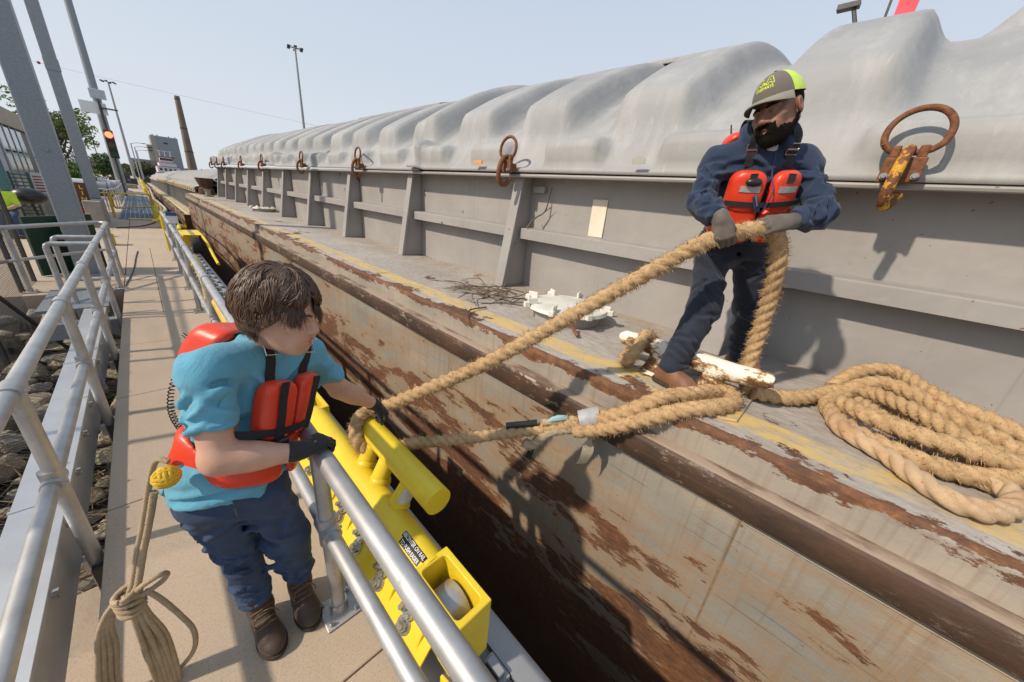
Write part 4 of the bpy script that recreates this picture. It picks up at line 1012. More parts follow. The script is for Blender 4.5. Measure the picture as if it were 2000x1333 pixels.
# splice details: tape, whippings, blue strands
b = MB(); b.tube([(1.66, 0.905, 0.885), (1.70, 0.855, 0.91), (1.735, 0.815, 0.93)], [0.066, 0.069, 0.066], 16, caps=False)
tp = b.build('grey_tape', mat('grey_tape', (0.42, 0.43, 0.43), (0.3, 0.31, 0.31), 12, 0.45, bump=0.5, bscale=60, bdist=.004), mr, smooth=True)
b = MB(); vs = [];  n = 9
for i in range(n + 1):
    t = i / n; w = 0.010 + 0.026 * min(1, t * 2.0) * (1 if i > 3 else 0.4)
    c = Vector((1.70 - 0.03 * t, 0.845 - 0.02 * math.sin(3 * t), 0.845 - 0.26 * t))
    for q in (-1, 1): vs.append(c + Vector((0.7, -0.7, 0)) * w * q + Vector((0.5, 0.5, 0)) * 0.012 * math.sin(7 * t + q))
b.add(vs, [(2 * i, 2 * i + 1, 2 * i + 3, 2 * i + 2) for i in range(n)]); b.build('frayed_rag', mat('frayed_rag', (0.42, 0.36, 0.27), (0.3, 0.25, 0.18), 60, 0.95, bump=0.6, bscale=200, bdist=.002), tp, smooth=True)
b = MB(); b.tube(catmull([(1.36, 1.19, 0.815), (1.43, 1.12, 0.835), (1.50, 1.06, 0.85)], .02), 0.022, 10); b.build('black_whipping', BLACKP, mr, smooth=True).location = Vector((-0.03, 0.03, 0.0))
b = MB(); b.tube(catmull([(1.435, 1.09, 0.72), (1.44, 1.085, 0.67), (1.43, 1.09, 0.61)], .02), 0.020, 10); b.build('black_whipping', BLACKP, mr, smooth=True)
BLUE_ST = mat('blue_strand', (0.20, 0.46, 0.47), (0.33, 0.42, 0.38), 40, 0.7)
rope_mesh('pale_strand', [(1.48, 1.06, 0.86), (1.53, 1.02, 0.87), (1.56, 0.99, 0.885), (1.60, 0.96, 0.895)], 0.024, ROPE_PALE, mr, pitch=.1, fuzz=.3, seed=21)
b = MB(); b.tube(catmull([(1.505, 1.03, 0.885), (1.55, 0.995, 0.905), (1.595, 0.955, 0.905)], .01), [0.016] * 99, 8) if False else b.tube([(1.50, 1.03, 0.88), (1.52, 1.015, 0.893), (1.55, 0.99, 0.905), (1.58, 0.965, 0.908), (1.60, 0.95, 0.90)], [0.008, 0.017, 0.021, 0.018, 0.006], 8); b.build('blue_strand', BLUE_ST, mr, smooth=True)
rope_mesh('splice_tuck', [(1.40, 1.12, 0.72), (1.425, 1.085, 0.70), (1.45, 1.06, 0.735), (1.50, 1.02, 0.80), (1.57, 0.955, 0.83), (1.64, 0.88, 0.85)], 0.033, ROPE_GREY, mr, pitch=.12, fuzz=.4, seed=23)
b = MB(); b.tube([(1.455, 1.045, 0.745), (1.48, 1.02, 0.785), (1.52, 0.985, 0.815), (1.56, 0.95, 0.825)], [0.006, 0.016, 0.016, 0.006], 8); b.build('blue_strand', BLUE_ST, mr, smooth=True)
# turns on the cleat
wr = [(2.38, 0.93, 1.20), (2.30, 0.97, 1.17), (2.19, 0.94, 1.16), (2.10, 0.88, 1.20), (2.12, 0.84, 1.30), (2.22, 0.84, 1.37), (2.33, 0.80, 1.30), (2.42, 0.68, 1.22), (2.50, 0.52, 1.17), (2.52, 0.40, 1.165)]
tc_ = thing('mooring_rope', 'dark hairy rope end turned around the far horn of the white cleat', 'rope', (2.25, 0.8, 1.2))
rope_mesh('turns', wr, 0.040, ROPE, tc_, fuzz=0.75, flen=0.032, seed=12)
# coil of rope heaped on the deck, leading from the cleat
cr = thing('coiled_rope', 'big heap of thick tan rope coils lying on the barge deck at the right', 'rope', (2.7, -0.4, 1.1))
z = ZD
lead = [(2.399, 0.195, 1.175), (2.455, 0.122, 1.165), (2.537, 0.017, 1.165), (2.708, -0.079, 1.165), (2.90, -0.186, 1.185), (2.96, -0.321, 1.215), (2.82, -0.441, 1.24), (2.66, -0.555, 1.25), (2.53, -0.665, 1.245), (2.49, -0.77, 1.235), (2.53, -0.88, 1.215)]
rope_mesh('lead', lead, 0.045, ROPE, cr, fuzz=0.45, flen=0.022, seed=14, n=28)
COILS = [([(2.96, -0.15, 1.175), (3.12, -0.222, 1.255), (3.25, -0.331, 1.30), (3.27, -0.439, 1.305), (3.13, -0.526, 1.29), (2.98, -0.63, 1.28), (2.93, -0.759, 1.265), (2.90, -0.878, 1.245), (2.85, -0.99, 1.215)], 16),
         ([(2.86, -0.19, 1.165), (2.98, -0.262, 1.23), (3.08, -0.37, 1.265), (3.02, -0.507, 1.262), (2.89, -0.618, 1.245), (2.805, -0.733, 1.235), (2.72, -0.84, 1.215), (2.60, -0.90, 1.19), (2.47, -0.82, 1.175)], 17),
         ([(2.95, -0.216, 1.165), (2.70, -0.150, 1.162), (2.50, -0.190, 1.161), (2.37, -0.290, 1.161), (2.32, -0.417, 1.163), (2.30, -0.541, 1.166), (2.33, -0.649, 1.17), (2.40, -0.754, 1.185), (2.56, -0.90, 1.2)], 18),
         ([(2.849, -0.287, 1.165), (2.706, -0.363, 1.175), (2.60, -0.472, 1.18), (2.55, -0.59, 1.18), (2.60, -0.726, 1.175), (2.78, -0.853, 1.175), (3.0, -0.95, 1.18)], 19),
         ([(2.60, -0.20, 1.215), (2.45, -0.30, 1.24), (2.40, -0.41, 1.25), (2.39, -0.526, 1.25), (2.41, -0.647, 1.25), (2.47, -0.77, 1.235), (2.56, -0.90, 1.22)], 20),
         ([(3.13, -0.388, 1.165), (3.08, -0.526, 1.165), (3.05, -0.673, 1.165), (2.97, -0.806, 1.165), (2.90, -0.95, 1.165)], 22),
         ([(2.98, -0.36, 1.165), (2.88, -0.50, 1.165), (2.78, -0.66, 1.165), (2.70, -0.80, 1.165), (2.66, -0.95, 1.165)], 23)]
for pth, sd_ in COILS: rope_mesh('coil', pth, 0.045, ROPE, cr, fuzz=0.5, flen=0.022, seed=sd_, n=28)
rope_mesh('pale_end', [(2.66, -0.16, 1.16), (2.40, -0.205, 1.16), (2.285, -0.314, 1.16), (2.22, -0.402, 1.16), (2.121, -0.476, 1.16), (2.05, -0.542, 1.16), (2.032, -0.607, 1.16), (2.076, -0.676, 1.16), (2.184, -0.742, 1.163), (2.29, -0.765, 1.165), (2.345, -0.73, 1.162), (2.352, -0.66, 1.16)], 0.043, ROPE_PALE, cr, fuzz=0.06, flen=0.015, seed=19, n=28, depth=0.36, pitch=0.24)
# heaving line hanging from the belt of the man in blue, bundled
hv = thing('heaving_line', 'thin tan heaving line bundled and hanging from the belt of the man in blue', 'rope', (-0.25, 1.5, 0.5))
kn = Vector((-0.332, 1.545, 0.585))
HP = [(-0.112, 1.47, 1.155), (-0.135, 1.495, 1.16), (-0.155, 1.508, 1.13), (-0.187, 1.524, 1.03), (-0.232, 1.54, 0.88), (-0.272, 1.553, 0.757), (-0.308, 1.55, 0.64), tuple(kn)]
rope_mesh('hanging_part', HP, 0.0102, ROPE_GREY, hv, pitch=0.05, step=0.006, n=15, seed=31)
rope_mesh('hanging_part', [(p[0] + 0.014, p[1] - 0.012, p[2] - 0.004) for p in HP[3:]], 0.012, ROPE_GREY, hv, pitch=0.05, step=0.006, n=15, seed=32)
for k in range(5):
    a = k * 1.1
    rope_mesh('bundle_turn', [(kn.x + 0.034 * math.cos(t + a), kn.y + 0.034 * math.sin(t + a), kn.z - 0.055 + 0.02 * k + 0.012 * math.sin(t)) for t in np.linspace(0, 6.1, 12)], 0.0102, ROPE_GREY, hv, pitch=.05, step=.008, n=15, seed=33 + k)
for k in range(4):
    d = 0.016 * k
    rope_mesh('bundle_strand', [(kn.x, kn.y, kn.z + .01), (kn.x - 0.05 + d * .3, kn.y + 0.02, kn.z - 0.03), (kn.x - 0.10 + d * .6, kn.y + 0.04, kn.z - 0.13), (kn.x - 0.14 + d, kn.y + 0.06 + d * .2, kn.z - 0.28), (kn.x - 0.175 + d, kn.y + 0.07 + d * .3, kn.z - 0.45), (kn.x - 0.19 + d, kn.y + 0.075 + d * .3, kn.z - 0.602)], 0.0102, ROPE_GREY, hv, pitch=.05, step=.008, n=15, seed=41 + k)
for k in range(6):
    d = 0.0125 * (k - 2)
    rope_mesh('bundle_strand', [(kn.x + 0.005 * k, kn.y - 0.01, kn.z - .02), (kn.x + 0.01 + d * .6, kn.y - 0.02 + 0.006 * (k % 2), kn.z - 0.12), (kn.x + 0.012 + d, kn.y - 0.02 + 0.012 * (k % 2), kn.z - 0.27), (kn.x + 0.005 + d * 1.05, kn.y - 0.01, kn.z - 0.44), (kn.x - 0.005 + d, kn.y, kn.z - 0.602)], 0.0102, ROPE_GREY, hv, pitch=.05, step=.008, n=15, seed=51 + k)
rope_mesh('bight', [(kn.x, kn.y, kn.z - 0.02), (kn.x + 0.04, kn.y - 0.03, kn.z + 0.045), (kn.x + 0.09, kn.y - 0.04, kn.z + 0.07), (kn.x + 0.115, kn.y - 0.03, kn.z + 0.055), (kn.x + 0.10, kn.y - 0.02, kn.z + 0.02), (kn.x + 0.05, kn.y - 0.02, kn.z + 0.0), (kn.x + 0.0, kn.y - 0.02, kn.z + 0.005)], 0.0102, ROPE_GREY, hv, pitch=.05, step=.008, n=15, seed=61)
rope_mesh('bight', [(kn.x + 0.05, kn.y - 0.02, kn.z + 0.01), (kn.x + 0.075, kn.y - 0.03, kn.z - 0.05), (kn.x + 0.105, kn.y - 0.03, kn.z - 0.18), (kn.x + 0.125, kn.y - 0.02, kn.z - 0.33), (kn.x + 0.10, kn.y, kn.z - 0.47), (kn.x + 0.03, kn.y + 0.02, kn.z - 0.56), (kn.x - 0.03, kn.y + 0.02, kn.z - 0.60)], 0.0102, ROPE_GREY, hv, pitch=.05, step=.008, n=15, seed=62)
# monkey's fist at the end of the line
b = MB(); MF = Vector((-0.121, 1.38, 1.158))
b.sphere(MF, 0.026, 20, 14); mf = b.build('monkey_fist', mat('yellow_cord', (0.72, 0.47, 0.03), (0.52, 0.31, 0.02), 60, 0.85, bump=0.8, bscale=220, bdist=.003), hv, smooth=True)
for ax in range(3):
    for k in (-1, 0, 1):
        o = 0.0115 * k; rr_ = math.sqrt(0.031 ** 2 - o * o * 1.2); pts = []
        for t in np.linspace(0, 2 * math.pi, 22)[:-1]:
            q = [0, 0, 0]; q[ax] = o; q[(ax + 1) % 3] = rr_ * math.cos(t) * (1.04 if ax else 1); q[(ax + 2) % 3] = rr_ * math.sin(t); pts.append(MF + Vector(q))
        b = MB(); b.tube(pts, 0.0068, 8, closed=True); b.build('cord_turn', mf.data.materials[0], mf, smooth=True)
# twigs and driftwood on the deck
def twig(pts, r, label, group=None, branches=0, seed=0):
    rnd = random.Random(seed); b = MB(); P = catmull(pts, 0.04); n = len(P)
    b.tube(P, [r * (1 - 0.6 * i / n) for i in range(n)], 6)
    for k in range(branches):
        i = rnd.randrange(n // 4, n - 1); p = P[i]; d = (P[min(i + 1, n - 1)] - P[i - 1]).normalized(); s = Vector((rnd.gauss(0, 1), rnd.gauss(0, 1), abs(rnd.gauss(0, .5)))).normalized(); L = rnd.uniform(0.05, 0.16)
        b.tube([p, p + (d * .6 + s * .6) * L * .5, p + (d * .7 + s) * L], [r * .5, r * .4, r * .15], 5)
    o = b.build('twig', TWIG, None, smooth=True); return tag(o, label, 'twig', group)
twig([(3.27, 2.98, 1.88), (3.33, 2.92, 2.0), (3.38, 2.82, 2.08), (3.41, 2.80, 2.22), (3.42, 2.78, 2.36)], 0.012, 'long bent driftwood twig leaning on the coaming stiffener under the lip', branches=3, seed=3)
for k in range(30):
    x = rs.gauss(2.62, 0.20); y = rs.gauss(2.75, 0.24); a = rs.uniform(0, 6.28) if k % 3 else rs.gauss(1.9, .3); L = rs.uniform(0.2, 0.6); h = 0.012 + 0.05 * rs.random()
    twig([(x, y, ZD + h), (x + .5 * L * math.cos(a), y + .5 * L * math.sin(a) + rs.gauss(0, .03), ZD + h + rs.uniform(0, .05)), (x + L * math.cos(a + .3), y + L * math.sin(a + .3), ZD + h)], rs.uniform(0.004, 0.010), 'dry twig in the driftwood pile beside the white deck hatch', 'twigs piled by the deck hatch', 2, 60 + k)
twig([(2.62, 0.12, ZD + .012), (2.85, 0.16, ZD + .02), (3.1, 0.30, ZD + .015)], 0.007, 'thin dark twig on the deck behind the end of the white cleat', seed=9)
# ================================================================ smooth bodies from distance fields
def V3(*a): return np.array(a, dtype=np.float64)
def nrm(a): a = np.asarray(a, float); return a / np.linalg.norm(a)
class SDF:
    def __init__(s, lo, hi, h):
        s.h = h; s.lo = np.asarray(lo, float); n = np.ceil((np.asarray(hi, float) - s.lo) / h).astype(int) + 1
        s.n = n; s.F = np.full(n, 0.6, dtype=np.float32)
        s.ax = [(s.lo[i] + h * np.arange(n[i])).astype(np.float32) for i in range(3)]
    def clone(s):
        g = object.__new__(SDF); g.h, g.lo, g.n, g.ax, g.F = s.h, s.lo, s.n, s.ax, s.F.copy(); return g
    def sub(s, lo, hi):
        i0 = np.clip(np.floor((np.asarray(lo) - s.lo) / s.h).astype(int), 0, s.n - 1); i1 = np.clip(np.ceil((np.asarray(hi) - s.lo) / s.h).astype(int) + 1, 1, s.n)
        sl = tuple(slice(a, b) for a, b in zip(i0, i1))
        return sl, s.ax[0][sl[0]][:, None, None], s.ax[1][sl[1]][None, :, None], s.ax[2][sl[2]][None, None, :]
    @staticmethod
    def smin(a, b, k):
        if k <= 0: return np.minimum(a, b)
        h = np.maximum(k - np.abs(a - b), 0) / k
        return np.minimum(a, b) - h * h * k * 0.25
    def put(s, fn, lo, hi, k, mode='u', mar=0.10):
        sl, x, y, z = s.sub(np.asarray(lo) - mar, np.asarray(hi) + mar)
        g = fn(x, y, z); f = s.F[sl]
        if f.size == 0: return
        if mode == 'u': s.F[sl] = s.smin(f, g, k)
        elif mode == 'd': s.F[sl] = -s.smin(-f, g, k)
    def cap(s, a, b, ra, rb, k=0.03, mode='u', mar=0.10, flat=None):
        a, b = np.asarray(a, float), np.asarray(b, float); ab = b - a; L2 = max(1e-12, ab @ ab); R = max(ra, rb)
        def fn(x, y, z):
            t = np.clip(((x - a[0]) * ab[0] + (y - a[1]) * ab[1] + (z - a[2]) * ab[2]) / L2, 0, 1)
            dx, dy, dz = x - a[0] - t * ab[0], y - a[1] - t * ab[1], z - a[2] - t * ab[2]
            if flat is not None:
                nn, sc = flat; q = dx * nn[0] + dy * nn[1] + dz * nn[2]; e = 1 / sc - 1
                dx, dy, dz = dx + q * nn[0] * e, dy + q * nn[1] * e, dz + q * nn[2] * e
            return np.sqrt(dx * dx + dy * dy + dz * dz) - (ra + (rb - ra) * t)
        s.put(fn, np.minimum(a, b) - R, np.maximum(a, b) + R, k, mode, mar); return s
    def ell(s, c, A, r, k=0.03, mode='u', mar=0.10):
        c = np.asarray(c, float); r = np.asarray(r, float); R = r.max()
        def fn(x, y, z):
            dx, dy, dz = x - c[0], y - c[1], z - c[2]; k0 = 0; k1 = 0
            for i in range(3):
                q = dx * A[i][0] + dy * A[i][1] + dz * A[i][2]; k0 = k0 + (q / r[i]) ** 2; k1 = k1 + (q / r[i] ** 2) ** 2
            k0 = np.sqrt(k0); k1 = np.sqrt(k1) + 1e-9
            return k0 * (k0 - 1) / k1
        s.put(fn, c - R, c + R, k, mode, mar); return s
    def clip(s, p, n, k=0.0):
        x, y, z = s.ax[0][:, None, None], s.ax[1][None, :, None], s.ax[2][None, None, :]
        g = ((x - p[0]) * n[0] + (y - p[1]) * n[1] + (z - p[2]) * n[2]).astype(np.float32)
        s.F = -s.smin(-s.F, -g, k); return s
    def xyz(s): return s.ax[0][:, None, None], s.ax[1][None, :, None], s.ax[2][None, None, :]
    def at(s, p):
        q = (np.asarray(p) - s.lo) / s.h; i = np.clip(q.astype(int), 0, s.n - 2); t = q - i; v = 0.0
        for a in (0, 1):
            for b in (0, 1):
                for c in (0, 1):
                    v += (t[0] if a else 1 - t[0]) * (t[1] if b else 1 - t[1]) * (t[2] if c else 1 - t[2]) * s.F[i[0] + a, i[1] + b, i[2] + c]
        return v
    def surf(s, p, d, off=0.0, far=0.5):
        """outermost point along p + t d where the field is off"""
        d = nrm(d); p = np.asarray(p, float); t = far; st = 0.004
        while t > 0 and s.at(p + d * t) > off: t -= st
        return p + d * t
    def mesh(s):
        F = s.F; ins = F < 0
        c = np.zeros(np.array(F.shape) - 1, dtype=np.int8)
        sl = lambda o, n: slice(o, n - 1 + o)
        nx, ny, nz = F.shape
        for i in (0, 1):
            for j in (0, 1):
                for k in (0, 1): c += ins[sl(i, nx), sl(j, ny), sl(k, nz)]
        cells = np.argwhere((c > 0) & (c < 8))
        idm = np.full(c.shape, -1, dtype=np.int64); idm[tuple(cells.T)] = np.arange(len(cells))
        acc = np.zeros((len(cells), 3)); cnt = np.zeros((len(cells), 1))
        cor = [(i, j, k) for i in (0, 1) for j in (0, 1) for k in (0, 1)]
        for A in cor:
            for ax in range(3):
                if A[ax]: continue
                B = list(A); B[ax] = 1
                fa = F[tuple((cells + A).T)].astype(float); fb = F[tuple((cells + B).T)].astype(float)
                m = (fa < 0) != (fb < 0); t = np.where(m, fa / np.where(m, fa - fb, 1), 0)
                p = np.array(A, float) + t[:, None] * (np.array(B) - np.array(A)); acc += p * m[:, None]; cnt += m[:, None]
        v = (cells + acc / np.maximum(cnt, 1)) * s.h + s.lo
        quads = []
        for ax in range(3):
            b, cc = [i for i in range(3) if i != ax]
            a0 = [slice(None)] * 3; a1 = [slice(None)] * 3; a0[ax] = slice(0, -1); a1[ax] = slice(1, None)
            e = ins[tuple(a0)] != ins[tuple(a1)]
            E = np.argwhere(e)
            ok = (E[:, b] > 0) & (E[:, cc] > 0) & (E[:, b] < F.shape[b] - 1) & (E[:, cc] < F.shape[cc] - 1)
            E = E[ok]
            if len(E) == 0: continue
            fl = ins[tuple(E.T)]
            def g(db, dc):
                q = E.copy(); q[:, b] += db; q[:, cc] += dc; return idm[tuple(q.T)]
            Q = np.stack([g(-1, -1), g(0, -1), g(0, 0), g(-1, 0)], 1)
            if ax == 1: fl = ~fl
            Q = np.where(fl[:, None], Q, Q[:, ::-1]); quads.append(Q)
        return v, np.concatenate(quads)
    def build(s, name, m, parent, label=None, relax=1):
        v, f = s.mesh()
        for _ in range(relax): v = relax_mesh(v, f, 0.5)
        return np_mesh(name, v, f, m, parent, True, label)
def relax_mesh(v, f, w):
    acc = np.zeros_like(v); cnt = np.zeros(len(v))
    for i in range(4):
        a, b = f[:, i], f[:, (i + 1) % 4]
        np.add.at(acc, a, v[b]); np.add.at(cnt, a, 1)
        np.add.at(acc, b, v[a]); np.add.at(cnt, b, 1)
    return v * (1 - w) + w * acc / np.maximum(cnt, 1)[:, None]
def wrinkle(s, amp, k, direction, seed=0, where=None, warp=1.5, sharp=False):
    """soft cloth folds: warped sines across a direction"""
    x, y, z = s.xyz(); r = np.random.default_rng(seed)
    d = nrm(direction); e = nrm(np.cross(d, [0.3, 0.5, 0.8])); g = np.cross(d, e)
    u = x * d[0] + y * d[1] + z * d[2]; p = x * e[0] + y * e[1] + z * e[2]; q = x * g[0] + y * g[1] + z * g[2]
    w1 = np.sin(p * k * 0.45 + r.uniform(0, 6)) + 0.7 * np.sin(q * k * 0.6 + u * k * .2 + r.uniform(0, 6))
    f = np.sin(u * k + warp * w1 + r.uniform(0, 6)); f = 1.0 - 2.0 * np.abs(f) ** 0.75 if sharp else np.where(f > 0, f, f * 0.4)
    m = 0.5 + 0.5 * np.sin(p * k * 0.3 + q * k * 0.23 + u * k * 0.17 + r.uniform(0, 6))
    f = f * m
    if where is not None: f = f * where(x, y, z)
    s.F = s.F - (amp * f).astype(np.float32); return s
def fold(F, anchors, r=.013, h=.006, n=9, groove=True, k=.022, far=.24):
    """a cloth fold: a ridge that swells and dies along the surface, with a crease beside it"""
    P, D = surf_path(F, anchors, 0.0, n, far)
    P = [np.asarray(p) for p in P]; D = [nrm(d) for d in D]
    for i in range(n - 1):
        e0, e1 = math.sin(math.pi * (i + .25) / n), math.sin(math.pi * (i + 1.25) / n)
        a, b = P[i] - D[i] * (r - h * e0), P[i + 1] - D[i + 1] * (r - h * e1)
        F.cap(a, b, r, r, k, mar=.03)
    if groove:
        T = nrm(P[-1] - P[0])
        for i in range(n - 1):
            e0, e1 = math.sin(math.pi * (i + .25) / n), math.sin(math.pi * (i + 1.25) / n); sd = np.cross(T, D[i])
            q0, q1 = P[i] + sd * r * 1.15 + D[i] * (r * .9 - h * .7 * e0), P[i + 1] + sd * r * 1.15 + D[i + 1] * (r * .9 - h * .7 * e1)
            F.cap(q0, q1, r * .8, r * .8, .012, 'd', mar=.03)
def limb_folds(F, a, b, t0, t1, count, seed, out, r=.011, h=.006, arc=1.3, tilt=.35):
    """slanting folds round a limb between a and b, on the side that faces out"""
    rnd = random.Random(seed); a, b = np.asarray(a, float), np.asarray(b, float); ax = nrm(b - a); o = nrm(np.asarray(out, float) - np.dot(out, ax) * ax); q = np.cross(ax, o)
    for i in range(count):
        t = t0 + (t1 - t0) * (i + rnd.uniform(.1, .9)) / count; L = np.linalg.norm(b - a); c0 = rnd.uniform(-.9, .9); ar = arc * rnd.uniform(.5, 1.0); tl = rnd.choice((-1, 1)) * tilt * rnd.uniform(.3, 1)
        an = []
        for e in (-1, 0, 1):
            ang = c0 + ar * e * .6; p = a + (b - a) * t + ax * (tl * e * .10) * (1 if L > .2 else .5); an.append((p, o * math.cos(ang) + q * math.sin(ang)))
        fold(F, an, r * rnd.uniform(.8, 1.25), h * rnd.uniform(.7, 1.3), far=.125)
def near(c, r0, r1):
    return lambda x, y, z: np.clip((r1 - np.sqrt((x - c[0]) ** 2 + (y - c[1]) ** 2 + (z - c[2]) ** 2)) / (r1 - r0), 0, 1)
def ribbon(pts, nrmls, w, th=0.003):
    mb = MB(); pts = [Vector(p) for p in pts]; N = len(pts); vs = []
    for i in range(N):
        T = (pts[min(i + 1, N - 1)] - pts[max(i - 1, 0)]).normalized(); n = Vector(nrmls[i]).normalized(); sd = T.cross(n).normalized(); n = sd.cross(T)
        for a, b in ((-1, 0), (1, 0), (1, 1), (-1, 1)): vs.append(pts[i] + sd * (w / 2 * a) + n * (th * b))
    fs = []
    for i in range(N - 1):
        for k in range(4): fs.append((4 * i + k, 4 * i + (k + 1) % 4, 4 * i + 4 + (k + 1) % 4, 4 * i + 4 + k))
    fs += [(3, 2, 1, 0), (4 * N - 4, 4 * N - 3, 4 * N - 2, 4 * N - 1)]
    return mb.add(vs, fs)
def surf_path(field, anchors, off, n=26, far=0.5):
    """points on a field's surface: anchors are (inside point, outward direction)"""
    P = []; D = []
    for i in range(n):
        t = i / (n - 1) * (len(anchors) - 1); k = min(int(t), len(anchors) - 2); t -= k
        p = np.asarray(anchors[k][0], float) * (1 - t) + np.asarray(anchors[k + 1][0], float) * t
        d = nrm(nrm(anchors[k][1]) * (1 - t) + nrm(anchors[k + 1][1]) * t)
        P.append(field.surf(p, d, off, far)); D.append(d)
    P = np.array(P)
    for _ in range(2): P[1:-1] = 0.5 * P[1:-1] + 0.25 * (P[:-2] + P[2:])
    return [tuple(p) for p in P], D

# ---- skeleton to limbs
def torso(F, J, g=0.0, hips=True, k=0.05, bulk=1.0):
    S, W, U = J['S'], J['W'], J['U']; A = (S, W, U); pS, pW = J['pS'], J['pW']
    if hips: F.ell(J['pel'], (pS, pW, V3(0, 0, 1)), (0.172 * bulk + g, 0.125 * bulk + g, 0.145 + g), k)
    mid = J['pel'] * 0.5 + J['chest'] * 0.5
    F.ell(mid, A, (0.160 * bulk + g, 0.122 * bulk + g, 0.20 + g), k)
    F.ell(J['chest'], A, (0.178 * bulk + g, 0.128 * bulk + g, 0.20 + g), k)
    nb = J['neck'] - U * 0.06
    F.cap(J['RS'] * 0.85 + nb * 0.15, J['LS'] * 0.85 + nb * 0.15, 0.068 + g, 0.068 + g, k)
    for q in ('RS', 'LS'):
        F.cap(J['neck'] - U * 0.03, J[q], 0.042 + g, 0.050 + g, k)
        F.ell(J[q], A, (0.058 + g, 0.058 + g, 0.058 + g), 0.04)
    return F
def arm(F, a, b, c, g=0.0, r=(0.056, 0.045, 0.030), k=0.03):
    F.cap(a, b, r[0] + g, r[1] + g, k); F.cap(b, c, r[1] + g, r[2] + g, k)
    m = b * 0.68 + c * 0.32; F.ell(m, (nrm(c - b), nrm(np.cross(c - b, [0, 0.3, 1])), nrm(np.cross(c - b, np.cross(c - b, [0, .3, 1])))), (0.09 + g, r[1] * 1.02 + g, r[1] * 1.02 + g), k); return F
def leg(F, a, b, c, g=0.0, r=(0.088, 0.062, 0.044), k=0.05):
    F.cap(a, b, r[0] + g, r[1] + g, k); F.cap(b, c, r[1] + g, r[2] + g, k); return F
def hand(F, wrist, d, n, side, curls, thumb=(0.55, 0.75, -0.35, 0.5), size=1.0, k=0.010, spread=0.0, fat=1.0):
    """wrist, finger direction d, back-of-hand normal n, side +1 left / -1 right; curls = per finger (a0,a1,a2) radians"""
    d = nrm(d); n = nrm(np.asarray(n) - np.dot(n, d) * d); s = np.cross(d, n) * side; z = size; m = 0.03
    W = np.asarray(wrist, float)
    F.cap(W - d * 0.02, W + d * 0.012, 0.029 * z * fat, 0.028 * z * fat, 0.01, mar=m, flat=(n, 0.82))
    kn = []
    for i in range(4):
        o = (0.033 - 0.0215 * i) * z; K = W + d * (0.088 - (0.006 if i == 3 else 0.0) - (0.002 if i == 0 else 0)) * z + s * o + n * (0.003 - 0.002 * abs(i - 1.3)) * z
        kn.append(K); F.cap(W + d * 0.015 * z + s * o * 0.6, K, 0.0155 * z * fat, 0.0125 * z * fat, 0.014, mar=m)
    F.ell(W + d * 0.045 * z - n * 0.004, (d, s, n), (0.052 * z, 0.042 * z * fat, 0.019 * z * fat), 0.014, mar=m)
    lens = ((0.043, 0.026, 0.021), (0.047, 0.030, 0.022), (0.044, 0.028, 0.021), (0.034, 0.021, 0.019))
    for i in range(4):
        p = kn[i]; a = 0.0; c = curls[i] if hasattr(curls[0], '__len__') else curls
        for j in range(3):
            a += c[j]; dr = d * math.cos(a) - n * math.sin(a) + s * spread * (1.5 - i) * 0.1; dr = nrm(dr)
            q = p + dr * lens[i][j] * z; r0 = (0.0115, 0.0105, 0.0095, 0.0085)[j] * z * fat * (0.92 if i == 3 else 1); r1 = (0.0105, 0.0095, 0.0085)[j] * z * fat * (0.92 if i == 3 else 1)
            F.cap(p, q, r0, r1, 0.004, mar=m); p = q
    tb = W + d * 0.022 * z + s * 0.026 * z - n * 0.006 * z
    t1 = nrm(d * thumb[0] + s * thumb[1] + n * thumb[2]); t2 = nrm(t1 * (1 - thumb[3]) + nrm(d * 0.9 - n * 0.5 - s * 0.3) * thumb[3])
    p1 = tb + t1 * 0.046 * z; p2 = p1 + t2 * 0.034 * z; p3 = p2 + nrm(t2 + (d - s) * 0.15) * 0.024 * z
    F.cap(tb, p1, 0.0175 * z * fat, 0.0135 * z * fat, 0.012, mar=m); F.cap(p1, p2, 0.013 * z * fat, 0.0115 * z * fat, 0.005, mar=m); F.cap(p2, p3, 0.0115 * z * fat, 0.0095 * z * fat, 0.005, mar=m)
    return kn
def head_frame(c, f, up):
    f = nrm(f); u = nrm(np.asarray(up) - np.dot(up, f) * f); s = np.cross(f, u) * -1.0     # s: towards the person's left
    return c, s, f, u
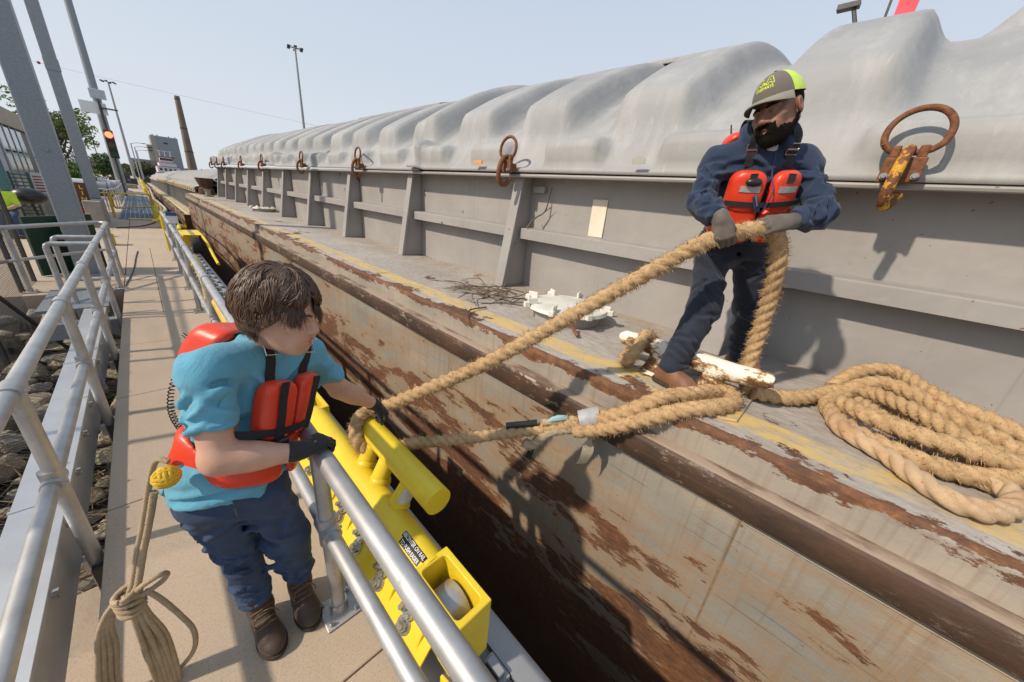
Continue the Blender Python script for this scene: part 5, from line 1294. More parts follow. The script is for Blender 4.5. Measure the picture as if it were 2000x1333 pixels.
def head(F, fr, z=1.0, ears=True, nose=1.0):
    c, s, f, u = fr; P = lambda a, b, d: c + (s * a + f * b + u * d) * z; A = (s, f, u); m = 0.04
    F.ell(P(0, -0.012, 0.022), A, np.array((0.077, 0.098, 0.098)) * z, 0.02, mar=m)
    F.ell(P(0, 0.028, -0.040), A, np.array((0.062, 0.070, 0.088)) * z, 0.03, mar=m)
    F.ell(P(0, 0.040, -0.086), A, np.array((0.049, 0.050, 0.040)) * z, 0.03, mar=m)
    F.ell(P(0, 0.080, -0.108), A, np.array((0.022, 0.018, 0.018)) * z, 0.025, mar=m)
    for q in (-1, 1):
        F.cap(P(q * 0.055, -0.012, -0.055), P(q * 0.030, 0.070, -0.104), 0.018 * z, 0.016 * z, 0.03, mar=m)   # jaw line
        F.ell(P(q * 0.044, 0.066, -0.026), A, np.array((0.024, 0.022, 0.020)) * z, 0.025, mar=m)             # cheek bone
        F.ell(P(q * 0.030, 0.084, -0.060), A, np.array((0.020, 0.018, 0.026)) * z, 0.03, mar=m)
        F.ell(P(q * 0.031, 0.101, -0.006), A, np.array((0.018, 0.013, 0.013)) * z, 0.012, 'd', mar=m)         # eye socket
        F.ell(P(q * 0.031, 0.079, -0.008), A, np.array((0.0145, 0.0145, 0.0125)) * z, 0.004, mar=m)          # lowered lid
        F.cap(P(q * 0.012, 0.090, 0.010), P(q * 0.046, 0.079, 0.012), 0.010 * z, 0.008 * z, 0.014, mar=m)     # brow
        if ears:
            F.ell(P(q * 0.079, -0.010, -0.014), (nrm(s * 0.95 - f * 0.3 * q), nrm(f * 0.95 + s * 0.3 * q), u), np.array((0.010, 0.022, 0.033)) * z, 0.006, mar=m)
            F.ell(P(q * 0.088, -0.006, -0.010), A, np.array((0.007, 0.011, 0.018)) * z, 0.006, 'd', mar=m)
    F.cap(P(0, 0.092, 0.004), P(0, 0.112 + 0.004 * (nose - 1), -0.034), 0.0085 * z, 0.0125 * z * nose, 0.012, mar=m)
    for q in (-1, 1): F.ell(P(q * 0.0125 * nose, 0.103, -0.040), A, np.array((0.0095, 0.012, 0.0085)) * z * nose, 0.008, mar=m); F.ell(P(q * 0.0075, 0.106, -0.049), A, np.array((0.004, 0.006, 0.004)) * z, 0.003, 'd', mar=m)
    F.cap(P(-0.017, 0.0975, -0.0675), P(0.017, 0.0975, -0.0675), 0.0065 * z, 0.0065 * z, 0.010, mar=m); F.cap(P(-0.015, 0.0965, -0.079), P(0.015, 0.0965, -0.079), 0.0078 * z, 0.0078 * z, 0.010, mar=m)
    F.cap(P(-0.022, 0.1035, -0.0732), P(0.022, 0.1035, -0.0732), 0.0028 * z, 0.0028 * z, 0.005, 'd', mar=m)
    return P
def boot(parent, heel, toe, ankle, top, mleather, msole, label=None, lace=None, sc=1.0, ztop=None):
    heel, toe, ankle, top = [np.asarray(q, float) for q in (heel, toe, ankle, top)]
    z0 = min(heel[2], toe[2]); fw = nrm((toe - heel) * [1, 1, 0]); sd = np.cross([0, 0, 1], fw); up = V3(0, 0, 1)
    lo = np.minimum.reduce([heel, toe, ankle, top]) - 0.13; hi = np.maximum.reduce([heel, toe, ankle, top]) + 0.13
    F = SDF(lo, hi, 0.0045); ball = heel + (toe - heel) * 0.66
    F.cap(heel + fw * 0.035 + up * 0.055, ball + up * 0.05, 0.043 * sc, 0.050 * sc, 0.02)
    F.ell(ball + fw * 0.015 + up * 0.045, (fw, sd, up), (0.085 * sc, 0.056 * sc, 0.046 * sc), 0.02)
    F.cap(heel + fw * 0.05 + up * 0.08, ankle, 0.045 * sc, 0.050 * sc, 0.03); F.cap(ankle, top, 0.051 * sc, 0.058 * sc, 0.02)
    F.cap(ankle + fw * 0.02, ball + up * 0.075, 0.040 * sc, 0.030 * sc, 0.04)
    F.clip(heel + up * 0.018, (0, 0, -1)); F.clip(top, nrm(top - ankle), 0.01)
    wrinkle(F, 0.0035, 160, fw + up * 0.5, 5, near(ankle + fw * 0.04 + up * 0.0, 0.03, 0.09))
    b = F.build('boot', mleather, parent, label)
    G = SDF(lo, hi, 0.0045)
    G.cap(heel + fw * 0.03 + up * 0.02, ball + up * 0.02, 0.046 * sc, 0.055 * sc, 0.02); G.ell(ball + fw * 0.018 + up * 0.02, (fw, sd, up), (0.090 * sc, 0.060 * sc, 0.05 * sc), 0.02)
    G.clip(heel + up * 0.026, (0, 0, 1), 0.004); G.clip(heel + up * 0.001, (0, 0, -1), 0.004)
    G.build('sole', msole, b, relax=0)
    if lace:
        m = MB()
        for i in range(4):
            t = i / 3; c = (ankle + fw * (0.050 + 0.0 * t) + up * 0.02) * (1 - t) + (ball - fw * 0.02 + up * 0.092) * t
            pts = [F.surf(c + sd * 0.034 * (1 if q > 0 else -1) * abs(q) - up * 0.03 - fw * 0.03, nrm(up * 0.8 + fw * 0.6 + sd * q * 0.4), 0.003, 0.12) for q in (-1, -0.5, 0, 0.5, 1)]
            m.tube([Vector(p) for p in pts], 0.0035, 6)
        for q in (-1, 1):
            c = ankle + fw * 0.045 + up * 0.01; p0 = Vector(F.surf(c - fw * .03, nrm(up * .5 + fw), 0.004, 0.12)); m.tube(catmull([p0, p0 + Vector(sd * 0.03 * q + fw * 0.02 + up * 0.01), p0 + Vector(sd * 0.05 * q + fw * 0.03 - up * 0.02), p0 + Vector(sd * 0.045 * q + fw * 0.025 - up * 0.05)], .01), 0.0028, 5)
        m.build('lace', lace, b, smooth=True)['kind'] = 'stuff'
    return b
def skin(name, c, c2, red):
    t = NT(name)
    col = t.mix(t.step(t.noise(14, 5, 0.6), 0.35, 0.65), c, c2)
    col = t.mix(t.math('MULTIPLY', t.step(t.noise(30, 5, 0.6, off=(3, 3, 3)), 0.5, 0.7), 0.35), col, red)
    t.bump(t.noise(260, 4, 0.7), 0.15, 0.002)
    try: t.b.inputs['Subsurface Weight'].default_value = 0.08; t.b.inputs['Subsurface Radius'].default_value = (0.01, 0.004, 0.002)
    except Exception: pass
    return t.out(col, 0.52)
def cloth(name, c, c2, rough=0.9, bs=420, b=0.3, scale=5, fold=0.0):
    t = NT(name); col = t.mix(t.step(t.noise(scale, 6, 0.62), 0.3, 0.7), c, c2)
    hgt = t.math('ADD', t.math('MULTIPLY', t.noise(bs, 3, 0.7), 0.25), t.math('MULTIPLY', t.noise(13, 3, 0.5, (1, 1, 0.6), dist=1.2), fold))
    t.bump(hgt, b, 0.012)
    try: t.b.inputs['Sheen Weight'].default_value = 0.12
    except Exception: pass
    return t.out(col, rough)
SKIN_A = skin('fair_skin', (0.58, 0.34, 0.235), (0.50, 0.285, 0.195), (0.55, 0.235, 0.165))
SKIN_B = skin('brown_skin', (0.27, 0.135, 0.085), (0.21, 0.10, 0.062), (0.28, 0.115, 0.075))
LIP_A = mat('lip_pink', (0.50, 0.22, 0.18), (0.44, 0.19, 0.15), 60, 0.45); LIP_B = mat('lip_brown', (0.20, 0.085, 0.068), (0.16, 0.065, 0.052), 60, 0.4)
TEE = cloth('light_blue_cotton', (0.135, 0.40, 0.53), (0.11, 0.345, 0.47), 0.95, 500, 0.7, 6, 0.9)
def m_denim():
    t = NT('blue_denim'); base = t.mix(t.step(t.noise(5, 6, 0.65), 0.32, 0.68), (0.032, 0.062, 0.128), (0.020, 0.038, 0.085))
    wear = t.step(t.noise(9, 7, 0.7, (1, 1, 0.5), off=(1, 5, 2)), 0.52, 0.75); base = t.mix(t.math('MULTIPLY', wear, 0.6), base, (0.085, 0.125, 0.19))
    base = t.mix(t.math('MULTIPLY', t.step(t.noise(500, 2, 0.7), 0.4, 0.65), 0.35), base, (0.075, 0.105, 0.16))
    t.bump(t.math('ADD', t.math('MULTIPLY', t.noise(500, 2), 0.2), t.math('MULTIPLY', t.noise(22, 4, 0.6, (1, 1, 1.6), dist=1.0), 0.6)), 0.55, 0.006); return t.out(base, 0.9)
DENIM = m_denim()
NAVY = cloth('navy_sweatshirt', (0.018, 0.036, 0.078), (0.014, 0.027, 0.06), 0.95, 350, 0.55, 6, 0.6)
NAVYP = cloth('navy_work_trousers', (0.0125, 0.019, 0.036), (0.009, 0.013, 0.026), 0.85, 350, 0.5, 5, 0.5)
def m_vest():
    t = NT('orange_red_vinyl'); col = t.mix(t.step(t.noise(6, 5, 0.6), 0.35, 0.65), (0.72, 0.055, 0.018), (0.62, 0.040, 0.014))
    t.bump(t.noise(26, 4, 0.6, (1, 1, 3), dist=0.6), 0.25, 0.005); return t.out(col, 0.36)
VEST = m_vest()
GLOVEB = cloth('black_work_glove', (0.014, 0.014, 0.015), (0.009, 0.009, 0.010), 0.7, 200, 0.4, 20, 0.3)
GLOVEG = cloth('grey_coated_glove', (0.125, 0.105, 0.088), (0.07, 0.06, 0.052), 0.75, 200, 0.4, 12, 0.4)
BOOTD = cloth('dark_brown_leather', (0.060, 0.036, 0.022), (0.036, 0.022, 0.014), 0.62, 120, 0.5, 14, 0.5)
BOOTT = cloth('tan_leather', (0.22, 0.095, 0.040), (0.15, 0.062, 0.028), 0.55, 120, 0.5, 12, 0.5)
SOLE = mat('boot_sole', (0.05, 0.035, 0.025), (0.03, 0.022, 0.016), 20, 0.85)
LACE = mat('boot_lace', (0.20, 0.12, 0.06), (0.13, 0.08, 0.04), 40, 0.9)
REFLECT = mat('reflective_tape', (0.45, 0.45, 0.45), (0.36, 0.36, 0.36), 50, 0.4, 0.3)
def hair_mat(name, a, b):
    t = NT(name); col = t.mix(t.step(t.noise(60, 4, 0.6), 0.3, 0.7), a, b); t.out(col, 0.42)
    try: t.b.inputs['Anisotropic'].default_value = 0.6
    except Exception: pass
    return t.m
HAIR = hair_mat('brown_hair', (0.135, 0.078, 0.047), (0.070, 0.040, 0.024)); BEARD = mat('black_beard', (0.012, 0.008, 0.007), (0.006, 0.005, 0.004), 60, 0.95, spec=0.15)
def buckle(parent, c, ax, n, w=0.052, h=0.030, m=None):
    c = Vector(c); a = Vector(ax).normalized(); n = Vector(n).normalized(); s = a.cross(n).normalized(); b = MB()
    for t0 in (-0.6, 0.6):
        P = [c + s * (w / 2 * i) + a * (h / 2 * j + h * t0) + n * 0.006 for i, j in ((-1, -1), (1, -1), (1, 1), (-1, 1))]; b.tube(P, 0.0032, 6, closed=True)
    b.build('buckle', m or STEEL, parent, smooth=True)
# ================================================================ the man in the light blue t-shirt
p1 = thing('person', 'man with brown hair in a light blue t-shirt, jeans and orange vest gripping the handrail', 'person', (0.1, 1.55, 0))
J = dict(pel=V3(.030, 1.49, .965), chest=V3(.185, 1.59, 1.30), neck=V3(.255, 1.565, 1.515), RS=V3(.035, 1.43, 1.472), LS=V3(.408, 1.675, 1.368),
         RE=V3(.012, 1.335, 1.190), RWr=V3(.232, 1.290, 1.132), LE=V3(.55, 1.745, 1.10), LWr=V3(.745, 1.775, .915),
         RH=V3(-.045, 1.515, .90), LH=V3(.118, 1.445, .90), RK=V3(-.002, 1.565, .56), LK=V3(.190, 1.495, .54), RA=V3(.022, 1.57, .13), LA=V3(.203, 1.58, .13))
J['U'] = nrm(J['neck'] - J['pel'] * 0.5 - J['chest'] * 0.5); S_ = J['LS'] - J['RS']; J['S'] = nrm(S_ - np.dot(S_, J['U']) * J['U']); J['W'] = np.cross(J['S'], J['U'])
J['pS'] = nrm(V3(.17, -.03, 0)); J['pW'] = np.cross(J['pS'], [0, 0, 1])
cr, cu, cf = np.array(CR), np.array(CU), np.array(CF)
# --- body (skin), one mesh
HZ = 1.15; HC = V3(.276, 1.408, 1.668); fr1 = head_frame(HC, cr * 0.94 + cf * 0.14 - cu * 0.30, cu * .94 - cr * .10 - cf * .28)
F = SDF((-.22, 1.15, .0), (.95, 1.95, 1.62), 0.0085)
torso(F, J, -0.03); arm(F, J['RS'], J['RE'], J['RWr'], 0.004, (0.052, 0.047, 0.031)); arm(F, J['LS'], J['LE'], J['LWr'], 0.003, (0.056, 0.046, 0.030))
leg(F, J['RH'], J['RK'], J['RA'], -0.03); leg(F, J['LH'], J['LK'], J['LA'], -0.03)
F.cap(J['neck'] - J['U'] * .06, J['neck'] + V3(.005, -.02, .03), 0.064, 0.058, 0.04)
v0, f0 = F.mesh(); v0 = relax_mesh(v0, f0, .5)
F = SDF(HC - .25, HC + .22, 0.0040); HP = head(F, fr1, HZ); F.cap(HP(0, -0.02, -0.06), J['neck'] - J['U'] * 0.02, 0.056, 0.060, 0.03)
v1, f1 = F.mesh(); v1 = relax_mesh(v1, f1, .35); HEAD1 = F
body1 = np_mesh('body', np.concatenate([v0, v1]), np.concatenate([f0, f1 + len(v0)]), SKIN_A, p1)
b = MB(); b.tube([HP(-0.021, .0985, -.069), HP(0, .1045, -.066), HP(.021, .0985, -.069)], [.003, .0058, .003], 8); b.tube([HP(-0.019, .098, -.079), HP(0, .103, -.080), HP(.019, .098, -.079)], [.003, .0062, .003], 8); b.build('lips', LIP_A, p1, smooth=True)
for q in (-1, 1):
    b = MB(); b.tube([HP(q * .012, .099, .013), HP(q * .030, .097, .020), HP(q * .050, .082, .015)], [.004, .005, .002], 6); b.build('eyebrow', HAIR, p1, smooth=True)
# --- t-shirt
F = SDF((-.24, 1.18, .86), (.75, 1.95, 1.62), 0.0075)
torso(F, J, 0.006, k=0.06, bulk=1.03)
F.ell(J['pel'] + V3(0.0, 0, .03), (J['pS'], J['pW'], V3(0, 0, 1)), (.182, .140, .16), .05)
for a, e in (('RS', 'RE'), ('LS', 'LE')):
    m = J[a] * 0.38 + J[e] * 0.62; F.cap(J[a], m, 0.070, 0.074, 0.035)
WAIST = J['pel'] + V3(0, 0, 0.025)
for a, e in (('RS', 'RE'), ('LS', 'LE')):
    m = J[a] * 0.38 + J[e] * 0.62; d = nrm(J[e] - J[a]); x, y, z = F.xyz()
    t = (x - m[0]) * d[0] + (y - m[1]) * d[1] + (z - m[2]) * d[2]; ra = np.sqrt((x - m[0]) ** 2 + (y - m[1]) ** 2 + (z - m[2]) ** 2)
    cutd = np.where((ra < 0.13), t, -1.0).astype(np.float32); F.F = np.maximum(F.F, cutd)
F.ell(J['neck'] + J['U'] * 0.025 + J['W'] * .012, (J['S'], J['W'], J['U']), (.070, .066, .05), .008, 'd')
wrinkle(F, 0.013, 40, V3(.25, .1, 1), 3, lambda x, y, z: np.clip((1.36 - z) / .12, 0, 1)); wrinkle(F, 0.009, 55, V3(.9, .2, .6), 4); wrinkle(F, 0.010, 32, V3(.5, -.4, .9), 14, sharp=True); wrinkle(F, 0.010, 26, V3(.3, .2, 1), 21, lambda x, y, z: np.clip((1.42 - z) / .15, 0, 1), sharp=True); wrinkle(F, 0.008, 50, V3(.2, .4, 1), 24, near(J['RE'] * .4 + J['RS'] * .6, .03, .16), sharp=True)
o1 = -cf * .8 - cr * .5
for i_, (qa, d0, qb, d1) in enumerate(((J['RS'] * .6 + J['RE'] * .4 + J['S'] * .02, J['W'] + J['S'] * .8, J['RS'] * .75 + J['RE'] * .25, -J['S'] + J['W'] * .4), (J['RS'] * .5 + J['RE'] * .5, J['W'] + J['S'] * .5, J['RS'] * .52 + J['RE'] * .48, -J['S'] + J['W'] * .2),
                         (J['RS'] * .85 + J['RE'] * .15, J['W'] * .9 + J['S'] * .6, J['RS'] * .95, J['W'] * .3 - J['S'] * .3 + J['U']), (J['LS'] * .6 + J['LE'] * .4, J['W'] - J['S'] * .5, J['LS'] * .62 + J['LE'] * .38, J['W'] * .5 + J['U']),
                         (J['chest'] - J['S'] * .10 + J['U'] * .02, -J['S'] + J['W'] * .5, J['pel'] + V3(-.02, 0, .10), -J['pS'] - J['pW'] * .3), (J['chest'] - J['S'] * .10 - J['U'] * .05, -J['S'] * 1.0 + J['W'] * .1, J['pel'] + V3(-.02, .02, .06), -J['pS'] * .7 - J['pW'] * .8),
                         (J['chest'] - J['S'] * .06 + J['U'] * .10, J['W'] - J['S'] * .8, J['chest'] - J['U'] * .03, J['W'] - J['S'] * .1), (J['pel'] + V3(-.03, 0, .05), -J['pS'] + J['pW'] * .5, J['pel'] + V3(.02, 0, .09), J['pW'] + J['pS'] * .2),
                         (J['pel'] + V3(-.03, 0, .02), -J['pS'] + J['pW'] * .9, J['pel'] + V3(.04, 0, .03), J['pW'] + J['pS'] * .5))):
    fold(F, [(qa, d0), (qa * .5 + qb * .5, nrm(d0) + nrm(d1)), (qb, d1)], .012, .0075, far=.14 if i_ < 4 else .24)
limb_folds(F, J['RS'], J['RE'], .22, .58, 5, 3, o1, .010, .0055)
F.clip(WAIST + V3(0, 0, -.03), nrm(V3(-0.12, 0.0, -1)), 0.006)
TS = F; tee = F.build('t_shirt', TEE, p1)
ringp, dd = [], []
for k in range(25):
    a = 2 * math.pi * k / 24; ringp.append(J['neck'] + J['U'] * (0.002 - 0.012 * math.sin(a)) + J['S'] * 0.066 * math.cos(a) + J['W'] * (0.012 + 0.060 * math.sin(a))); dd.append(J['S'] * math.cos(a) + J['W'] * math.sin(a) + J['U'] * .6)
ribbon(ringp, dd, 0.018, 0.004).build('collar', TEE, tee, smooth=True)
SEAMB = mat('blue_seam', (.07, .27, .40), None, 60, .9)
for a, e in (('RS', 'RE'), ('LS', 'LE')):
    d = nrm(J[e] - J[a]); q1 = nrm(np.cross(d, [.3, .5, .8])); q2 = np.cross(d, q1)
    m = J[a] * .42 + J[e] * .58; L_ = [TS.surf(m, nrm(q1 * math.cos(t) + q2 * math.sin(t)), .0004, .13) for t in np.linspace(0, 2 * math.pi, 40)]
    ribbon(L_, [q1 * math.cos(t) + q2 * math.sin(t) for t in np.linspace(0, 2 * math.pi, 40)], .0035, .0008).build('hem_seam', SEAMB, tee)
    sg = 1 if a == 'LS' else -1; P, D = surf_path(TS, [(J[a] - J['S'] * sg * .01 - J['U'] * .10, J['W'] + J['S'] * sg * .35), (J[a] - J['S'] * sg * .012 - J['U'] * .02, J['W'] + J['U'] * .2), (J[a] - J['S'] * sg * .022, J['U'])], .0004, 18); ribbon(P, D, .004, .001).build('arm_seam', SEAMB, tee)
# --- jeans
F = SDF((-.26, 1.24, .08), (.42, 1.75, 1.08), 0.0075)
F.ell(J['pel'] + V3(0, 0, -.02), (J['pS'], J['pW'], V3(0, 0, 1)), (.178, .132, .145), .05)
leg(F, J['RH'], J['RK'], J['RA'], 0.010, (.088, .066, .056), .035); leg(F, J['LH'], J['LK'], J['LA'], 0.010, (.088, .066, .056), .035)
F.clip((0, 0, .20), (0, 0, -1), 0.01); F.clip((0, 0, 1.02), (0, 0, 1), 0.01)
for K in ('RK', 'LK'): wrinkle(F, 0.007, 62, V3(.2, .3, 1), 7, near(J[K], .05, .22))
wrinkle(F, 0.009, 75, V3(.1, .2, 1), 9, lambda x, y, z: np.clip((.40 - z) / .1, 0, 1)); wrinkle(F, 0.009, 48, V3(.7, .2, .8), 11, lambda x, y, z: np.clip((z - .62) / .1, 0, 1))
wrinkle(F, 0.006, 30, V3(.35, .25, 1), 31, sharp=True)
for a, b, sd_ in (('RH', 'RK', 1), ('LH', 'LK', 2)): limb_folds(F, J[a], J[b], .1, .75, 5, sd_, -cf, .014, .006, 1.5, .8)
for a, b, sd_ in (('RK', 'RA', 5), ('LK', 'LA', 6)): limb_folds(F, J[a], J[b], -.12, .25, 5, sd_, -cf, .012, .0075, 1.6, .5); limb_folds(F, J[a], J[b], .42, .85, 7, sd_ + 4, -cf, .011, .008, 1.8, .3)
JN = F; jn = F.build('jeans', DENIM, p1)
SEAM = mat('seam_thread', (0.16, 0.13, 0.10), None, 60, 0.9)
pc, dv = surf_path(JN, [(V3(-.04, 1.44, .93), V3(-.55, -1, 0)), (V3(-.03, 1.44, .875), V3(-.6, -1, 0)), (V3(-.05, 1.44, .855), V3(-.9, -.7, 0)), (V3(-.06, 1.44, .875), V3(-1.4, -.6, 0))], 0.0)
ribbon(pc, dv, .004, .0015).build('pocket_seam', SEAM, jn)
pc, dv = surf_path(JN, [(V3(.035, 1.45, .96), J['pW']), (V3(.035, 1.45, .86), J['pW'])], 0.0); ribbon(pc, dv, .004, .0015).build('fly_seam', SEAM, jn)
boot(p1, (0.010, 1.625, 0.0), (0.035, 1.345, 0.0), (0.020, 1.57, 0.115), (0.020, 1.567, 0.235), BOOTD, SOLE, lace=LACE)
boot(p1, (0.19, 1.64, 0.0), (0.19, 1.36, 0.0), (0.198, 1.58, 0.115), (0.20, 1.57, 0.235), BOOTD, SOLE, lace=LACE)
# --- gloves
def glove(parent, wrist, d, n, side, curls, m, cuff=None, thumb=(0.55, 0.75, -0.35, 0.5), size=1.0, fat=1.1, arm_dir=None, name='glove'):
    F = SDF(np.asarray(wrist) - .16, np.asarray(wrist) + .16, 0.0036)
    kn = hand(F, wrist, d, n, side, curls, thumb, size, fat=fat)
    ad = nrm(arm_dir if arm_dir is not None else d); F.cap(np.asarray(wrist) - ad * .045, np.asarray(wrist), 0.041, 0.034, 0.02, mar=.05)
    F.clip(np.asarray(wrist) - ad * .04, -ad, .004)
    g = F.build(name, m, parent); return F, g, kn
dR = nrm(V3(1, .28, -.04)); nR = V3(0, 0, 1)
GF, g1, kn1 = glove(p1, J['RWr'] + V3(.012, .0, .004), dR, nR, -1, (0.75, 1.15, 0.8), GLOVEB, size=1.05, thumb=(.75, .45, -.55, .6), arm_dir=nrm(J['RWr'] - J['RE']))
bm_ = g1
ORANGE_LT = mat('orange_print', (0.72, 0.28, 0.04), None, 50, 0.6)
hc = J['RWr'] + dR * .062; sR = np.cross(dR, nR) * -1
V, Fc = text_mesh('IRONCLAD', 0.016, 0, 0.0004, sx=0.95)
b = MB(); b.add([tuple(GF.surf(hc + sR * 0.0 - dR * p[1] * 0 + (-sR) * p[0] * 0.8 + dR * p[1] * 1.0 - nR * .01, nR, 0.0012, .08)) for p in V], Fc); b.build('lettering', ORANGE_LT, g1)
dL = nrm(V3(.62, .18, -.72)); nL = nrm(V3(.70, -.15, .55))
_, g2, _ = glove(p1, J['LWr'] + V3(.010, .004, -.012), dL, nL, 1, (0.7, 1.1, 0.8), GLOVEB, size=1.05, thumb=(.7, .5, -.5, .5), arm_dir=nrm(J['LWr'] - J['LE']))
# --- hair
def hair_shell(name, fr, z, m, parent, zcut, fwd, seed, nlock, lens, grow=0.012):
    c, s, f, u = fr; P = lambda a, b, d: c + (s * a + f * b + u * d) * z; rnd = random.Random(seed)
    F = SDF(c - .23, c + .23, .0065)
    F.ell(P(0, -.014, .022), (s, f, u), np.array((.088, .108, .108)) * z, .02, mar=.06); F.ell(P(0, -.055, -.045), (s, f, u), np.array((.074, .062, .062)) * z, .04, mar=.06)
    for q in (-1, 1): F.ell(P(q * .068, -.040, -.020), (s, f, u), np.array((.024, .040, .046)) * z, .03, mar=.06)
    F.ell(P(0, .130, -.022), (s, f, u), np.array((.095, .100, .105)) * z, .03, 'd', mar=.06)
    x, y, zz = F.xyz(); d3 = (x - c[0]) * s[0] + (y - c[1]) * s[1] + (zz - c[2]) * s[2]
    F.F -= (0.004 * np.sin(d3 * 190 + 3 * np.sin(zz * 40) + 3 * np.sin(y * 45))).astype(np.float32)
    F.F += .003; o = F.build(name, m, parent)
    VV = []; FF = []
    for i in range(nlock):
        ph = rnd.uniform(0, 2 * math.pi); front = max(0, math.cos(ph)); t0 = rnd.uniform(0.02, 1.15 if abs((ph + math.pi) % (2 * math.pi) - math.pi) < 1.3 else 2.0); t1 = t0 + rnd.uniform(0.7, 1.35)
        ap = abs((ph + math.pi) % (2 * math.pi) - math.pi); tmax = 1.46 if ap < .55 else (1.46 - .02 * (ap - .55) / .75 if ap < 1.30 else min(2.45, 1.44 + 2.2 * (ap - 1.30))); tmax += rnd.uniform(-.22, .06); t1 = min(t1, tmax)
        if t1 - t0 < 0.12: continue
        ap0 = abs((ph + math.pi) % (2 * math.pi) - math.pi)
        sec = mnoise.noise((math.cos(ph) * 3.1 + seed, math.sin(ph) * 3.1, t0 * 1.1)); tw = .45 * sec + rnd.uniform(-.07, .07) + (.38 * (1 if ((ph + math.pi) % (2 * math.pi) - math.pi) > -.15 else -1) if ap0 < 1.0 else 0); lift = .004 + .011 * (sec + .5) + rnd.uniform(.0, .005); pts = []
        n = 8
        for k in range(n):
            t = t0 + (t1 - t0) * k / (n - 1); e = k / (n - 1); pp = ph + tw * e + .09 * math.sin(4.5 * t + 9 * sec)
            lf = lift * math.sin(math.pi * min(1, e + .15)) + .002 + .006 * e * e * max(0, sec)
            a_, b_, d_ = (.089 + lf) * math.sin(t) * math.sin(pp), (.109 + lf) * math.sin(t) * math.cos(pp) - .014, (.109 + lf) * math.cos(t) + .020
            pts.append(P(a_, b_, d_))
        tail = rnd.uniform(*lens) * (1.0 if t1 >= tmax - .05 else 0.35) * (.75 if ap < .5 else (.30 if ap < 1.35 else .6))
        dl = nrm(pts[-1] - pts[-2])
        for k in range(3):
            dl = nrm(dl + V3(0, 0, -.42) + f * (fwd * front) + nrm(pts[-1] - c) * (.10 if ap < 1.3 else .34)); pts.append(pts[-1] + dl * tail / 3)
        w = rnd.uniform(.0011, .0028); N = len(pts); b0 = len(VV)
        for k in range(N):
            T = nrm(pts[min(k + 1, N - 1)] - pts[max(k - 1, 0)]); out = nrm(pts[k] - c); sd = nrm(np.cross(T, out)); ww = w * math.sin(math.pi * min(.97, .18 + .8 * k / (N - 1))) + .0004
            VV += [pts[k] - sd * ww, pts[k] + sd * ww, pts[k] + out * ww * .9]
        for k in range(N - 1):
            for q in range(3): FF.append((b0 + 3 * k + q, b0 + 3 * k + (q + 1) % 3, b0 + 3 * k + 3 + (q + 1) % 3, b0 + 3 * k + 3 + q))
    h2 = np_mesh('hair_locks', VV, FF, m, o); h2['kind'] = 'stuff'
    return o
hair_shell('hair', fr1, HZ * 1.0, HAIR, p1, 0, .10, 4, 7600, (.035, .09))
# --- work vest, pads follow the shirt
def vest(parent, J, shirt, pads, lo, hi, name='life_vest', h=0.007):
    n = shirt.n; ob = None
    for i, (nm, c, half, r, th, frm, kk) in enumerate(pads):
        G = shirt.clone()
        x, y, z = G.xyz(); s_, w_, u_ = frm; q = []
        for A, hh in zip((s_, w_, u_), half):
            q.append(np.abs((x - c[0]) * A[0] + (y - c[1]) * A[1] + (z - c[2]) * A[2]) - hh + r)
        reg = np.sqrt(np.maximum(q[0], 0) ** 2 + np.maximum(q[1], 0) ** 2 + np.maximum(q[2], 0) ** 2) + np.minimum(np.maximum(np.maximum(q[0], q[1]), q[2]), 0) - r
        sh = np.abs(G.F - th * 0.55) - th * 0.5
        G.F = (-SDF.smin(-sh, -reg, kk)).astype(np.float32)
        if ob is None: ob = G.build(name, VEST, parent); 
        else: G.build(nm, VEST, ob)
    return ob
S, W, U = J['S'], J['W'], J['U']; Ch = J['chest']; fr = (S, W, U)
# smooth copy of the shirt for the pads (without sleeves)
TF = SDF((-.34, 1.10, .82), (.80, 2.02, 1.72), 0.0085); torso(TF, J, 0.008, k=0.06, bulk=1.03)
V1 = vest(p1, J, TF, [('front_pad', Ch + W * .13 - S * .072 - U * .025, (.066, .13, .115), .045, .060, fr, .026),
                      ('front_pad', Ch + W * .13 + S * .072 - U * .020, (.066, .13, .125), .045, .060, fr, .026),
                      ('front_pad', Ch + W * .06 - S * .12 - U * .235, (.10, .20, .075), .04, .044, fr, .024),
                      ('front_pad', Ch + W * .10 + S * .09 - U * .225, (.09, .17, .08), .04, .044, fr, .024),
                      ('back_pad', Ch - W * .15 + U * .13, (.165, .13, .095), .06, .12, fr, .03)], None, None)
def strap(parent, field, anchors, w=0.04, off=0.004, nm='strap', m=WEB, n=26):
    P, D = surf_path(field, anchors, off, n); return ribbon(P, D, w, .0035).build(nm, m, parent, smooth=True), P, D
for q in (-1, 1):
    s_ = S * q
    _, P, D = strap(V1, TS, [(Ch + U * .05 + s_ * .085, W), (Ch + U * .13 + s_ * .095, W + U * .7), (Ch + U * .12 + s_ * .095, U), (Ch + U * .13 + s_ * .085 - W * .02, U - W * .8), (Ch + U * .06 + s_ * .07, -W)], .042, .005, n=34)
    buckle(V1, P[9], Vector(P[10]) - Vector(P[8]), D[9])
    pts = [Ch + W * (.235 - .03 * abs(t - .4)) + s_ * .088 + U * (.085 - .26 * t) for t in np.linspace(0, 1, 9)]
GV = SDF((-.34, 1.10, .82), (.80, 2.02, 1.72), 0.0085); GV.F = np.minimum(TF.F - 0.063, 0.5)
for q, u0, u1 in ((-1, .095, -.13), (1, .10, -.13)):
    strap(V1, GV, [(Ch + S * q * .085 + U * u0, W), (Ch + S * q * .075 + U * u1, W)], .036, .004, n=14)
